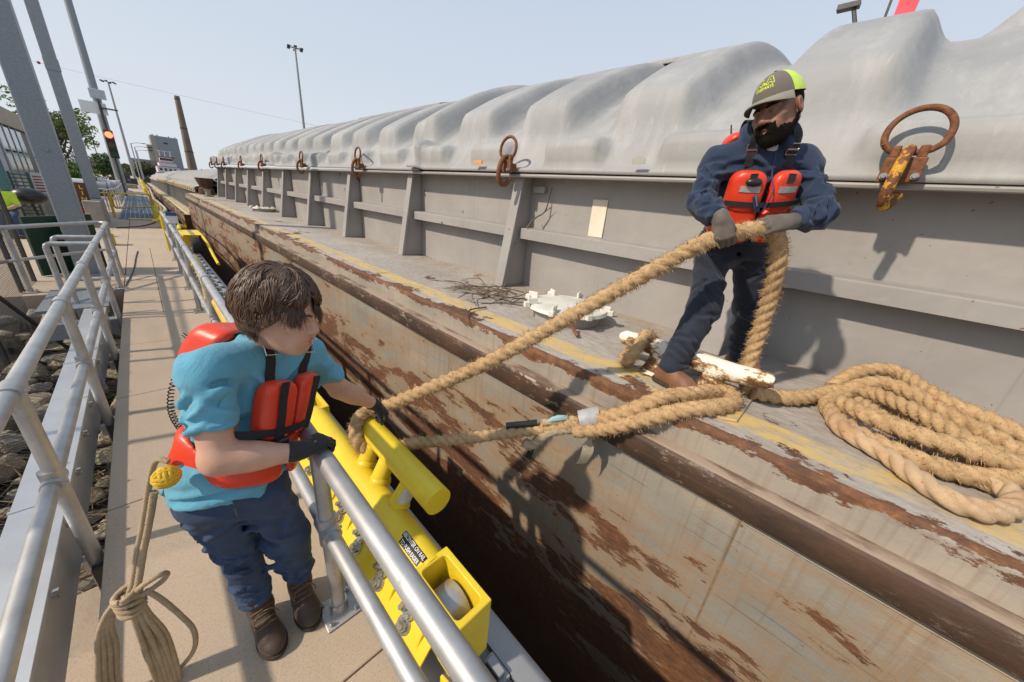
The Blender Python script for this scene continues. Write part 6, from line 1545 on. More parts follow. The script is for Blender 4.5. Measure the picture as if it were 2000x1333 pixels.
strap(V1, GV, [(Ch - U * .10 - S * .16, W - S * .5), (Ch - U * .10, W), (Ch - U * .10 + S * .15, W + S * .5)], .030, .003, n=20)
b = MB(); c_ = GV.surf(Ch - U * .155 - S * .07, W, .004); b.box(c_, (.05, .05, .07), Matrix((Vector(S), Vector(W), Vector(U))).transposed()); b.build('radio_clip', BLACKP, V1, bevel=.012)
WF = SDF((-.34, 1.10, .72), (.80, 2.02, 1.3), 0.0085); WF.F = np.full(WF.n, .5, np.float32); torso(WF, J, 0.010, k=.06, bulk=1.03)
strap(V1, WF, [(Ch - U * .26 - S * .10, -S * 1 + W * .7), (Ch - U * .26 - S * .10, -S), (Ch - U * .27 - S * .05, -S * .6 - W), (Ch - U * .27, -W)], .036, .004, n=24)
strap(V1, WF, [(Ch - U * .24 - S * .12, -S * 1 - W * .3), (Ch - U * .30 - S * .12, -S * 1 - W * .3)], .030, .004, n=8)
# radio on the back pad with its coiled cord
b = MB(); a0 = Vector(Ch - W * .235 - S * .06 + U * .10); b.tube([a0, a0 + Vector(-.55 * cr + .10 * cf + .33 * cu) * .16], [.009, .006], 10); b.cyl(a0 - Vector(U) * .04, a0 + Vector(U) * .012, .018, n=12); b.build('radio_antenna', BLACKP, V1, smooth=True)
cp = catmull([a0 + Vector(-.04 * cr - .02 * cu), a0 + Vector(-.09 * cr - .09 * cu), a0 + Vector(-.100 * cr - .17 * cu - .02 * cf), a0 + Vector(-.06 * cr - .25 * cu - .06 * cf), a0 + Vector(.02 * cr - .31 * cu - .10 * cf), a0 + Vector(.09 * cr - .335 * cu - .12 * cf)], .0022)
b = MB(); hp = []; 
for i, p in enumerate(cp):
    T = (cp[min(i + 1, len(cp) - 1)] - cp[max(i - 1, 0)]).normalized(); _, uu, ww = frame(T); a = i * 0.9; hp.append(p + (uu * math.cos(a) + ww * math.sin(a)) * .0095)
b.tube(hp, .0024, 5); b.build('coiled_cord', BLACKP, V1, smooth=True)
# ================================================================ the man on the barge deck
p2 = thing('person', 'bearded man in navy hoodie and grey and lime cap hauling rope on the barge', 'person', (2.45, 0.5, 1.12))
K = dict(pel=V3(2.555, .575, 2.03), chest=V3(2.49, .565, 2.36), neck=V3(2.435, .540, 2.56), RS=V3(2.345, .735, 2.425), LS=V3(2.605, .375, 2.455),
         RE=V3(2.175, .715, 2.205), RWr=V3(2.073, .480, 2.128), LE=V3(2.505, .205, 2.20), LWr=V3(2.302, .300, 2.144),
         RH=V3(2.475, .660, 1.985), LH=V3(2.63, .485, 1.985), RK=V3(2.335, .575, 1.62), LK=V3(2.72, .405, 1.62), RA=V3(2.135, .61, 1.25), LA=V3(2.85, .37, 1.22))
K['U'] = nrm(K['neck'] - K['pel'] * 0.5 - K['chest'] * 0.5); S_ = K['LS'] - K['RS']; K['S'] = nrm(S_ - np.dot(S_, K['U']) * K['U']); K['W'] = np.cross(K['S'], K['U'])
K['pS'] = nrm(V3(.155, -.175, 0)); K['pW'] = np.cross(K['pS'], [0, 0, 1])
HZ2 = 1.17; tR = nrm(np.array(H2 - H1)); r1 = np.array(H1) * .85 + np.array(H2) * .15
nA = nrm(-cf * .60 + cu * .50 - cr * .45); dA = nrm(cr * .50 - cu * .85 + tR * .05); dA = nrm(dA - np.dot(dA, tR) * tR); nA = nrm(nA - np.dot(nA, dA) * dA); K['RWr'] = r1 + nA * .054 - dA * .080
HC2 = V3(2.365, .520, 2.668); fr2 = head_frame(HC2, -cr * 0.88 - cf * 0.33 - cu * 0.36, cu * 1.0 + cr * 0.04 - cf * .12)
F = SDF((1.95, .05, 1.15), (3.0, .95, 2.66), 0.0095)
torso(F, K, -0.03); arm(F, K['RS'], K['RE'], K['RWr'], -.012); arm(F, K['LS'], K['LE'], K['LWr'], -.012); leg(F, K['RH'], K['RK'], K['RA'], -.03); leg(F, K['LH'], K['LK'], K['LA'], -.03)
F.cap(K['neck'] - K['U'] * .06, K['neck'] + V3(-.01, -.005, .03), .064, .060, .04)
v0, f0 = F.mesh()
F = SDF(HC2 - .24, HC2 + .21, .0040); HQ = head(F, fr2, HZ2, nose=1.18); F.cap(HQ(0, -.02, -.06), K['neck'] - K['U'] * .02, .058, .062, .03)
v1, f1 = F.mesh(); v1 = relax_mesh(v1, f1, .35); HEAD2 = F
np_mesh('body', np.concatenate([v0, v1]), np.concatenate([f0, f1 + len(v0)]), SKIN_B, p2)
b = MB(); b.tube([HQ(-0.022, .099, -.069), HQ(0, .106, -.066), HQ(.022, .099, -.069)], [.003, .0062, .003], 8); b.tube([HQ(-0.020, .098, -.080), HQ(0, .105, -.081), HQ(.020, .098, -.080)], [.003, .0074, .003], 8); b.build('lips', LIP_B, p2, smooth=True)
# beard: a thin layer over the lower face with short whiskers
c2, s2, f2, u2 = fr2
B = HEAD2.clone(); B.F = B.F - 0.0045
x, y, z = B.xyz(); x, y, z = (x - c2[0]) / HZ2 * 1.03 + c2[0], (y - c2[1]) / HZ2 * 1.03 + c2[1], (z - c2[2]) / HZ2 * 1.03 + c2[2]; a_ = (x - c2[0]) * s2[0] + (y - c2[1]) * s2[1] + (z - c2[2]) * s2[2]; b_ = (x - c2[0]) * f2[0] + (y - c2[1]) * f2[1] + (z - c2[2]) * f2[2]; d_ = (x - c2[0]) * u2[0] + (y - c2[1]) * u2[1] + (z - c2[2]) * u2[2]
edge = 0.004 * np.sin(a_ * 260) + 0.003 * np.sin(b_ * 310)
jawl = -.070 - .25 * np.clip(b_ - .06, 0, 1) + 0.95 * np.clip(.030 - b_, 0, .06) + edge           # beard line rises towards the ear
must = np.maximum(np.abs(d_ + .0565) - .0085, np.maximum(np.abs(a_) - .034, .08 - b_))
mouth = np.sqrt((a_ / 2.0) ** 2 + (d_ + .0735) ** 2) - .0080
reg = np.minimum(np.maximum(d_ - jawl, -b_ - .004), must); gt = np.maximum(np.maximum(np.abs(a_) - .043 + edge, d_ + .0500 + edge), .055 - b_); reg = np.minimum(reg, gt); reg = np.maximum(reg, np.where(b_ > .07, -mouth, -1)); reg = np.maximum(reg, -(d_ + .150))
B.F = np.maximum(B.F, reg).astype(np.float32)
B.cap(HQ(0, .082, -.112), HQ(0, .084, -.124), .024, .016, .02, mar=.05); B.ell(HQ(0, .070, -.115), (s2, f2, u2), (.040, .028, .022), .02, mar=.05)
be = B.build('beard', BEARD, p2)
vv, _ = B.mesh(); rnd = random.Random(9); VV = []; FF = []
for i in rnd.sample(range(len(vv)), min(3200, len(vv))):
    p = vv[i]; o = nrm(p - (c2 + f2 * .03 - u2 * .06)); dn = nrm(o * .7 - u2 * .7 + np.array([rnd.gauss(0, .35) for _ in range(3)])); L = rnd.uniform(.004, .012); sd = nrm(np.cross(dn, o + .01)) * .0007; n0 = len(VV)
    VV += [p - sd, p + sd, p + dn * L]; FF.append((n0, n0 + 1, n0 + 2, n0 + 2))
me = bpy.data.meshes.new('whiskers'); off = np.array(wloc(be)); me.from_pydata([tuple(q - off) for q in VV], [], [f[:3] for f in FF]); me.materials.append(BEARD); w_ = link_mesh('whiskers', me, be); w_['kind'] = 'stuff'
for q in (-1, 1):
    b = MB(); b.tube([HQ(q * .012, .099, .013), HQ(q * .030, .097, .020), HQ(q * .050, .082, .015)], [.004, .0055, .002], 6); b.build('eyebrow', BEARD, p2, smooth=True)
H = HEAD2.clone(); H.F = H.F - 0.003
H.F = np.maximum(H.F, np.maximum(b_ - .012 + np.clip(-(d_ - .0) * .4, 0, .02), -(d_ + .05 + np.clip(b_, -.05, 0) * .4))).astype(np.float32)
earx = np.sqrt((np.abs(a_) - .079) ** 2 * .6 + (b_ + .010) ** 2 + (d_ + .014) ** 2) - .036; H.F = np.maximum(H.F, -earx).astype(np.float32); H.build('hair', BEARD, p2)
# cap
CAPG = cloth('grey_cap_twill', (0.145, 0.125, 0.105), (0.115, 0.10, 0.085), .9, 400, .3, 9, .2); LIME = cloth('lime_mesh', (0.56, 0.78, 0.10), (0.48, 0.70, 0.08), .85, 300, .9, 40, .1); BRIM = cloth('light_grey_brim', (0.24, 0.225, 0.185), (0.20, 0.185, 0.155), .9, 400, .3, 9, .2)
CZ = HZ2 / 1.03
capP = lambda th, ph, o=0.0: c2 + s2 * ((.091 * CZ + o) * math.sin(th) * math.sin(ph)) + f2 * ((.110 * CZ + o) * math.sin(th) * math.cos(ph) - .010) + u2 * ((.118 * CZ + o) * math.cos(th) + .036 + (.012 * max(0, math.cos(ph)) * math.sin(th) ** 2))
nth, nph = 22, 72; tm = 1.50
def cap_panel(ph0, ph1, n):
    vs = [capP(tm * i / nth, ph0 + (ph1 - ph0) * j / n) for i in range(nth + 1) for j in range(n + 1)]; vs2 = [capP(tm * i / nth, ph0 + (ph1 - ph0) * j / n, -.004) for i in range(nth + 1) for j in range(n + 1)]
    fs = [(i * (n + 1) + j, i * (n + 1) + j + 1, (i + 1) * (n + 1) + j + 1, (i + 1) * (n + 1) + j) for i in range(nth) for j in range(n)]; m = len(vs)
    fs2 = [tuple(reversed([k + m for k in f])) for f in fs]; rim = [(nth * (n + 1) + j, nth * (n + 1) + j + 1, m + nth * (n + 1) + j + 1, m + nth * (n + 1) + j) for j in range(n)]
    b = MB(); b.add(vs + vs2, fs + fs2 + rim); return b
cp_ = cap_panel(-1.22, 1.22, 30).build('cap', CAPG, p2, smooth=True)
cap_panel(1.22, 2 * math.pi - 1.22, 34).build('mesh_panel', LIME, cp_, smooth=True)
b = MB(); vs = []; n = 24
for lay in (0, 1):
    for i in range(7):
        t = i / 6
        for j in range(n + 1):
            ph = -1.18 + 2.36 * j / n; e = math.cos(ph * 1.30) ** 0.7 if abs(ph * 1.3) < 1.57 else 0
            p = np.array(capP(1.49, ph)); fwd = f2 * (0.078 * t * max(0, math.cos(ph * 1.28)) ** .55) + s2 * (0.012 * t * math.sin(ph)) - u2 * (0.016 * t * t + 0.022 * t * math.sin(ph) ** 2)
            vs.append(p + fwd - u2 * .0045 * lay)
R = 7 * (n + 1); fs = [(i * (n + 1) + j, i * (n + 1) + j + 1, (i + 1) * (n + 1) + j + 1, (i + 1) * (n + 1) + j) for i in range(6) for j in range(n)]
fs += [tuple(reversed([k + R for k in f])) for f in fs[:]] + [(6 * (n + 1) + j, 6 * (n + 1) + j + 1, R + 6 * (n + 1) + j + 1, R + 6 * (n + 1) + j) for j in range(n)]
b.add(vs, fs); b.build('brim', BRIM, cp_, smooth=True)
b = MB(); b.sphere(capP(0, 0, .002), (.008, .008, .005), 12, 8); b.build('cap_button', CAPG, cp_, smooth=True)
LIMET = mat('lime_thread', (0.62, 0.78, 0.03), None, 60, .8)
def on_cap(u, v, lift=.0012):
    ph = u / .108; th = 0.88 - v / .112; return tuple(capP(th, ph, lift))
b = MB()
V, Fc = text_mesh('RIVERWAYS', .019, 0, .0005, sx=.90); b.add([on_cap(p[0] + .004, p[1] - .028) for p in V], Fc)
def outl(x0, sx):
    o_, i_ = [(-.020, -.020), (-.0085, -.020), (-.006, -.013), (.006, -.013), (.0085, -.020), (.020, -.020), (.012, .019), (-.012, .019)], None
    for k in range(8):
        a, c = o_[k], o_[(k + 1) % 8]; d = nrm(V3(c[0] - a[0], c[1] - a[1])) * 1.0; nn = V3(-d[1], d[0]) * .0016; q = [(a[0] - nn[0] - d[0] * .0012, a[1] - nn[1] - d[1] * .0012), (c[0] - nn[0] + d[0] * .0012, c[1] - nn[1] + d[1] * .0012), (c[0] + nn[0] + d[0] * .0012, c[1] + nn[1] + d[1] * .0012), (a[0] + nn[0] - d[0] * .0012, a[1] + nn[1] - d[1] * .0012)]
        N = 5; vs = [on_cap(x0 + (q[s0][0] * (1 - t) + q[s1][0] * t) * sx, q[s0][1] * (1 - t) + q[s1][1] * t + .006, .0014) for t in np.linspace(0, 1, N) for s0, s1 in ((0, 1), (3, 2))]
        b.add(vs, [(2 * i, 2 * i + 1, 2 * i + 3, 2 * i + 2) for i in range(N - 1)])
    t = [(-.003, -.004), (.003, -.004), (0, .008)]; b.add([on_cap(x0 + p[0] * sx, p[1] + .006, .0014) for p in t], [(0, 1, 2)])
outl(-.026, 1.0); outl(.034, 1.0)
V, Fc = text_mesh('&', .017, 0, .0012); b.add([on_cap(p[0] + .004, p[1] - .007, .0018) for p in V], Fc)
b.build('lettering', LIMET, cp_)
# hoodie
F = SDF((1.95, .05, 1.86), (2.85, 1.0, 2.72), .0078)
torso(F, K, .014, k=.05, bulk=1.0); F.ell(K['pel'] + V3(0, 0, .02), (K['pS'], K['pW'], V3(0, 0, 1)), (.185, .145, .13), .05)
arm(F, K['RS'], K['RE'], K['RWr'], .016, (.056, .050, .036), .03); arm(F, K['LS'], K['LE'], K['LWr'], .016, (.056, .050, .036), .03)
for a, e in (('RWr', 'RE'), ('LWr', 'LE')):
    d = nrm(K[a] - K[e]); m = K[a] - d * .025; x, y, z = F.xyz(); t = (x - m[0]) * d[0] + (y - m[1]) * d[1] + (z - m[2]) * d[2]; ra = np.sqrt((x - m[0]) ** 2 + (y - m[1]) ** 2 + (z - m[2]) ** 2)
    F.F = np.maximum(F.F, np.where(ra < .11, t, -1).astype(np.float32)); wrinkle(F, .010, 70, d, 3, near(K[e] * .75 + K[a] * .25, .03, .17))
F.clip(K['pel'] + V3(0, 0, -.02), (0, 0, -1), .01)
for t in np.linspace(-2.5, 2.5, 15):                                   # hood collar round the neck
    if t == -2.5: pv = None
    c = K['neck'] + K['U'] * (.052 - .075 * (abs(t) / 2.5) ** 2) + K['S'] * .104 * math.sin(t) - K['W'] * (.085 * math.cos(t)) * (1 if abs(t) < 1.57 else 1.25); 
    if pv is not None: F.cap(pv, c, .031, .031, .022, mar=.06)
    pv = c
F.ell(K['neck'] - K['W'] * .11 - K['U'] * .05, (K['S'], K['W'], K['U']), (.11, .045, .085), .04)
F.ell(K['neck'] + K['U'] * .045 + K['W'] * .035, (K['S'], K['W'], K['U']), (.066, .075, .06), .012, 'd')
wrinkle(F, .007, 30, K['U'] + K['S'] * .4, 16, lambda x, y, z: np.clip((2.44 - z) / .12, 0, 1), sharp=True); wrinkle(F, .005, 44, K['U'] - K['S'] * .7, 17, lambda x, y, z: np.clip((2.44 - z) / .12, 0, 1), sharp=True); wrinkle(F, .009, 46, K['U'] + K['S'] * .4, 6)
for a, b, e, sd_ in (('RS', 'RE', 'RWr', 1), ('LS', 'LE', 'LWr', 2)):
    limb_folds(F, K[a], K[b], .25, .95, 7, sd_, -cf, .013, .0075, 1.6, .6); limb_folds(F, K[b], K[e], .02, .75, 7, sd_ + 7, -cf, .011, .0075, 1.7, .5)
for q in (-1, 1):
    fold(F, [(K['chest'] + K['S'] * q * .12 + K['U'] * .10, K['W'] + K['S'] * q * .6), (K['chest'] + K['S'] * q * .07 + K['U'] * .12, K['W']), (K['chest'] + K['U'] * .07, K['W'])], .013, .008)
    fold(F, [(K['chest'] + K['S'] * q * .13 + K['U'] * .04, K['W'] + K['S'] * q * .8), (K['chest'] + K['S'] * q * .06 + K['U'] * .05, K['W']), (K['chest'] + K['U'] * .01, K['W'])], .013, .008)
HD = F; hd = F.build('hoodie', NAVY, p2)
U2 = SDF(K['neck'] - .14, K['neck'] + .12, .005); U2.ell(K['neck'] - K['U'] * .055 + K['W'] * .03, (K['S'], K['W'], K['U']), (.085, .062, .07), .02); U2.ell(K['neck'] + K['U'] * .035 + K['W'] * .03, (K['S'], K['W'], K['U']), (.062, .068, .055), .006, 'd'); U2.build('undershirt', cloth('grey_white_cotton', (.50, .51, .56), (.44, .45, .5), .95, 400, .3), p2)
# trousers and boots
F = SDF((1.98, .15, 1.14), (3.02, .92, 2.16), .0082)
F.ell(K['pel'] + V3(0, 0, -.03), (K['pS'], K['pW'], V3(0, 0, 1)), (.178, .138, .15), .05)
leg(F, K['RH'], K['RK'], K['RA'], .014, (.092, .074, .062)); leg(F, K['LH'], K['LK'], K['LA'], .014, (.092, .074, .064))
F.clip((0, 0, 1.20), (0, 0, -1), .01); F.clip((0, 0, 2.10), (0, 0, 1), .01)
for kk in ('RK', 'LK'): wrinkle(F, .014, 58, V3(.3, .3, 1), 3, near(K[kk], .05, .24))
wrinkle(F, .012, 66, V3(.1, .2, 1), 9, lambda x, y, z: np.clip((1.48 - z) / .1, 0, 1)); wrinkle(F, .010, 45, V3(.7, .2, .8), 11, lambda x, y, z: np.clip((z - 1.7) / .1, 0, 1))
wrinkle(F, .010, 30, V3(.35, .25, 1), 31, sharp=True)
for a, b, sd_ in (('RH', 'RK', 1), ('LH', 'LK', 2)): limb_folds(F, K[a], K[b], .1, .9, 6, sd_, -cf, .014, .007, 1.5, .8)
for a, b, sd_ in (('RK', 'RA', 5), ('LK', 'LA', 6)): limb_folds(F, K[a], K[b], -.1, .3, 4, sd_, -cf, .013, .008, 1.6, .6); limb_folds(F, K[a], K[b], .5, .92, 6, sd_ + 4, -cf, .012, .008, 1.8, .3)
F.build('trousers', NAVYP, p2)
boot(p2, (2.13, .685, 1.130), (2.065, .395, 1.130), (2.125, .625, 1.235), (2.128, .623, 1.262), BOOTT, SOLE)
boot(p2, (2.90, .46, 1.117), (2.80, .20, 1.117), (2.865, .38, 1.225), (2.86, .378, 1.26), BOOTT, SOLE)
# gloves on the rope

_, ga, _ = glove(p2, r1 + nA * .054 - dA * .080, dA, nA, -1, (.95, 1.05, .75), GLOVEG, size=1.12, fat=1.02, thumb=(.75, .35, -.6, .6), arm_dir=nrm(r1 + nA * .054 - dA * .080 - K['RE']))
r2 = np.array(H2) + tR * (-.01); nB = nrm(-cf * .85 + cu * .30 + cr * .2); dB = nrm(-cr * .92 - cu * .12)
_, gb, _ = glove(p2, r2 + nB * .050 - dB * .075, dB, nB, 1, (.8, 1.0, .7), GLOVEG, size=1.12, fat=1.02, thumb=(.70, .45, -.45, .45), arm_dir=nrm(r2 + nB * .05 - dB * .075 - K['LE']))
# work vest
S, W, U = K['S'], K['W'], K['U']; Ch = K['chest']; fr = (S, W, U)
TF2 = SDF((1.95, .0, 1.86), (2.95, 1.05, 2.76), .0085); torso(TF2, K, .020, k=.06, bulk=1.03)
V2 = vest(p2, K, TF2, [('front_pad', Ch + W * .13 - S * .092 - U * .035, (.078, .13, .105), .055, .070, fr, .028), ('front_pad', Ch + W * .13 + S * .092 - U * .035, (.074, .13, .105), .055, .070, fr, .028),
                       ('front_pad', Ch + W * .10 - S * .105 - U * .205, (.098, .16, .095), .05, .060, fr, .028), ('front_pad', Ch + W * .10 + S * .105 - U * .205, (.098, .16, .095), .05, .060, fr, .028),
                       ('back_pad', Ch - W * .14 + U * .115, (.165, .10, .115), .06, .085, fr, .03)], None, None)
for q in (-1, 1):
    s_ = S * q
    _, P, D = strap(V2, HD, [(Ch + U * .08 + s_ * .095, W), (Ch + U * .14 + s_ * .098, W + U * .7), (Ch + U * .12 + s_ * .098, U), (Ch + U * .13 + s_ * .085 - W * .02, U - W * .8), (Ch + U * .06 + s_ * .07, -W)], .042, .006, n=34)
    buckle(V2, P[5], Vector(P[6]) - Vector(P[4]), D[5], h=.024)
GW = SDF((1.95, .0, 1.86), (2.95, 1.05, 2.76), .0085); GW.F = np.minimum(TF2.F - .074, .5)
for q in (-1, 1):
    strap(V2, GW, [(Ch + S * q * .09 + U * .06, W), (Ch + S * q * .088 + U * .015, W)], .034, .003, n=8)
    strap(V2, GW, [(Ch + S * q * .09 - S * .045 + U * -.015, W), (Ch + S * q * .09 + S * .045 + U * -.015, W)], .030, .003, nm='reflective_band', m=REFLECT, n=8)
strap(V2, GW, [(Ch - U * .09 - S * .13, W - S * .3), (Ch - U * .09, W), (Ch - U * .08 + S * .13, W + S * .3)], .026, .004, n=18)
c_ = GW.surf(Ch + U * .02 - S * .085, W, .010); b = MB(); b.sphere(c_, (.040, .022, .022), 14, 10, Matrix((Vector(S), Vector(W), Vector(U))).transposed()); b.build('radio_mic', BLACKP, V2, smooth=True)
c_ = GW.surf(Ch - U * .085 - S * .045, W, .012); b = MB(); b.box(c_, (.026, .016, .095), Matrix((Vector(nrm(S + U * .45)), Vector(W), Vector(nrm(U - S * .45)))).transposed()); b.build('pocket_knife', mat('blue_knife', (.02, .05, .16), (.03, .03, .04), 30, .3), V2, bevel=.006)
c_ = c_ + W * .011 + U * .018 + S * -.008; b = MB(); b.box(c_, (.007, .004, .055), Matrix((Vector(nrm(S + U * .45)), Vector(W), Vector(nrm(U - S * .45)))).transposed()); b.build('steel_clip', STEEL, V2, bevel=.002)
strap(V2, GW, [(Ch - U * .22 - S * .085, W - S * .2), (Ch - U * .235 - S * .02, W)], .028, .004, n=8)
P0 = HD.surf(Ch + U * .12 + S * .02, W + U * .2, .004); P1 = HD.surf(Ch + U * .05 + S * .02, W, .010); P2 = GW.surf(Ch - U * .02 + S * .015, W, .008); P3 = GW.surf(Ch - U * .12 + S * .0, W, .006)
b = MB(); b.tube(catmull([P0, P1, P2, P3], .02), .0035, 6); b.build('drawstring', mat('purple_cord', (.05, .04, .14), None, 40, .8), hd, smooth=True)
b = MB(); a0 = Vector(Ch - W * .18 - S * .10 + U * .15); b.tube([a0, a0 + Vector(0.02 * cr + cu) * .13], [.006, .004], 8); b.cyl(a0 - Vector(U) * .03, a0 + Vector(U) * .005, .016, n=10); b.build('radio_antenna', BLACKP, V2, smooth=True)
# ================================================================ things beside and beyond the walkway
def single(name, b, m, label, cat, group=None, **k): return tag(b.build(name, m, None, **k), label, cat, group)
# --- tall galvanised posts
b = MB(); b.box2((-1.24, 11.3, 0), (-0.90, 11.64, 9.5)); pl = thing('pole', 'nearest square galvanised post rising behind the corner of the left handrail', 'post', (-1.07, 11.47, 0))
b.build('shaft', GALV, pl, bevel=.025); b = MB(); b.box2((-1.26, 11.28, 0.001), (-0.88, 11.66, 0.9)); 
b = MB(); b.box2((-1.246, 11.294, 2.18), (-0.894, 11.646, 2.20)); b.build('splice_band', GALV, pl); b = MB(); b.cyl((-1.06, 11.3, 2.34), (-1.06, 11.27, 2.34), .035, n=12); b.build('bolt', GALV, pl)
b = MB(); b.box2((-1.42, 11.1, 0.001), (-0.72, 11.85, 0.03)); b.build('base_plate', GALV, pl)
p2_ = thing('pole', 'second square galvanised post standing on a concrete pier by the brown sign', 'post', (-1.33, 23.1, .95))
b = MB(); b.box2((-1.50, 22.95, .95), (-1.17, 23.28, 12.5)); b.build('shaft', GALV, p2_, bevel=.025); b = MB(); b.box2((-1.505, 22.945, 1.55), (-1.165, 23.285, 1.58)); b.build('splice_band', GALV, p2_)
b = MB(); b.box2((-1.51, 22.93, 5.3), (-1.14, 22.98, 5.7)); b.build('cable_box', GALV, p2_, bevel=.03)
b = MB(); b.box2((-1.58, 21.0, 0), (-1.12, 23.6, .949)); single('concrete_pier', b, CONC_GREY, 'short grey concrete pier under the second square post', 'pier', bevel=.03)
hm = thing('light_mast', 'tall tapered round steel mast standing at the far end of the grating bridge', 'mast', (-1.25, 64, 0))
b = MB(); b.tube([(-1.25, 64, 0), (-1.25, 64, 14), (-1.25, 64, 36)], [.40, .31, .19], 20); b.build('shaft', GALV, hm, smooth=True); b = MB(); b.box2((-1.95, 63.3, 0), (-.55, 64.7, .06)); b.build('base_plate', GALV, hm)
b = MB(); b.box2((-1.7, 63.3, 9.2), (-.5, 63.55, 10.1)); b.build('control_box', mat('pale_grey_box', (.5, .52, .55), None, 5, .5), hm, bevel=.05)
ts = thing('traffic_light', 'lock traffic signal showing red, on a thin pole beside the round mast', 'traffic light', (-.85, 50, 0))
b = MB(); b.cyl((-.92, 50.2, 0), (-.92, 50.2, 7.6), .085, n=12); b.box2((-1.0, 50.0, 7.0), (.1, 50.2, 7.1)); b.build('pole', DARKSTEEL, ts, smooth=False)
b = MB(); b.box2((-1.16, 49.55, 3.15), (-.60, 49.95, 5.35)); hd_ = b.build('housing', BLACKP, ts, bevel=.04)
def emis(name, c, e):
    t = NT(name); t.out(c, .4); t.b.inputs['Emission Color'].default_value = (*c, 1); t.b.inputs['Emission Strength'].default_value = e; return t.m
for z, m in ((4.98, emis('lit_red_lens', (1.0, .07, .03), 6.0)), (4.25, mat('amber_lens', (.10, .05, .01), None, 9, .3)), (3.52, mat('green_lens', (.01, .05, .02), None, 9, .3))):
    b = MB(); b.cyl((-.88, 49.55, z), (-.88, 49.50, z), .24, n=24); b.build('lens', m, hd_)
    b = MB(); n = 12; vs = [(-.88 + .27 * math.cos(math.pi * i / n), y, z + .27 * math.sin(math.pi * i / n)) for y in (49.55, 49.3) for i in range(n + 1)]; b.add(vs, [(i, i + 1, n + 2 + i, n + 1 + i) for i in range(n)]); b.build('visor', BLACKP, hd_)
b = MB(); b.box2((-2.1, 50.3, 6.55), (-.55, 50.4, 7.45)); single('sign_panel', b, WHITE_CLEAN, 'blank white sign panel high on the round mast above the signal', 'sign', bevel=.02)
# --- LINE sign
ls = thing('line_sign', 'brown upright board with yellow letters spelling LINE beside the concrete pier', 'sign', (-1.62, 22, .7))
b = MB(); b.box2((-1.66, 21.5, .62), (-1.38, 21.57, 1.56)); b.build('board', mat('brown_board', (.10, .032, .018), (.075, .024, .014), 4, .6), ls, bevel=.008)
b = MB()
for i, ch in enumerate('LINE'):
    V, Fc = text_mesh(ch, .20, 0, .003); b.add([(-1.52 + p[0], 21.494, 1.40 - .21 * i + p[1]) for p in V], Fc)
b.build('lettering', mat('yellow_letters', (.75, .55, .05), None, 9, .5), ls)
b = MB(); b.box2((-1.55, 21.52, 0), (-1.49, 21.55, .62)); b.build('leg', DARKSTEEL, ls)
# --- green board, red cylinder, yellow box
gb_ = thing('board_screen', 'dark green plywood screen standing behind the left rail corner', 'screen', (-1.25, 11.6, 0))
b = MB(); d = Vector((.75, .70, 0)).normalized(); n_ = Vector((-d.y, d.x, 0)); A = Vector((-1.66, 11.29, .015)); L = 1.12
b.add([A, A + d * L, A + d * L + Vector((0, 0, 1.14)), A + Vector((0, 0, 1.11)), A + n_ * .05, A + d * L + n_ * .05, A + d * L + n_ * .05 + Vector((0, 0, 1.14)), A + n_ * .05 + Vector((0, 0, 1.11))], [(0, 1, 2, 3), (4, 7, 6, 5), (0, 4, 5, 1), (1, 5, 6, 2), (2, 6, 7, 3), (3, 7, 4, 0)]); b.build('panel', GREENB, gb_)
b = MB(); q = A + d * L + n_ * .06; b.box2((q.x - .03, q.y - .02, 0.005), (q.x + .03, q.y + .04, 1.18)); b.build('support_post', YELLOW_PALE, gb_)
b = MB(); b.cyl((-2.6, 26.8, .28), (-1.95, 27.3, .28), .24, n=20); single('red_drum', b, mat('red_drum_paint', (.52, .035, .05), (.42, .03, .045), 4, .5), 'pinkish red cylinder lying behind the green screen', 'drum', bevel=.03)
b = MB(); b.box2((-1.02, 15.9, 0), (-.82, 16.25, .34)); b.box2((-.815, 15.95, 0), (-.80, 16.2, .30)); single('yellow_box', b, YELLOW, 'small yellow steel box on the walkway beside the left rail end', 'box', bevel=.015)
# --- chain link fence, black posts, at the extreme left
CHAIN = mat('black_chain_link', (.012, .012, .012), None, 5, .6)
cf_ = thing('chain_link_fence', 'black chain link fence along the left edge of the stone bank', 'fence', (-1.72, 7, 0))
FX = lambda y: -1.95 + .02 * y
for y in (4.2, 6.1, 8.0, 9.95, 10.9):
    b = MB(); b.cyl((FX(y), y, -.95 if y < 9.6 else 0), (FX(y), y, 1.75), .032, n=10); b.build('post', BLACK, cf_, smooth=True)
b = MB(); b.tube([(FX(2.6), 2.6, 1.75), (FX(10.9), 10.9, 1.75)], .022, 8); b.build('top_bar', BLACK, cf_, smooth=True)
b = MB(); b.cyl((-1.25, 8.2, -.55), (FX(8.0), 8.0, .75), .025, n=8); b.build('brace', BLACK, cf_, smooth=True)
v = []; f = []
def wire(p, q, r=.0022):
    p, q = Vector(p), Vector(q); _, u, w = frame(q - p); n = len(v)
    for c in (p, q):
        for k in range(3): a = 2.094 * k; v.append(tuple(c + (u * math.cos(a) + w * math.sin(a)) * r))
    for k in range(3): f.append((n + k, n + (k + 1) % 3, n + 3 + (k + 1) % 3, n + 3 + k))
y0, y1, za, zb, sp_ = 2.8, 10.9, -.9, 1.75, .062
k = int((y1 - y0 + zb - za) / sp_)
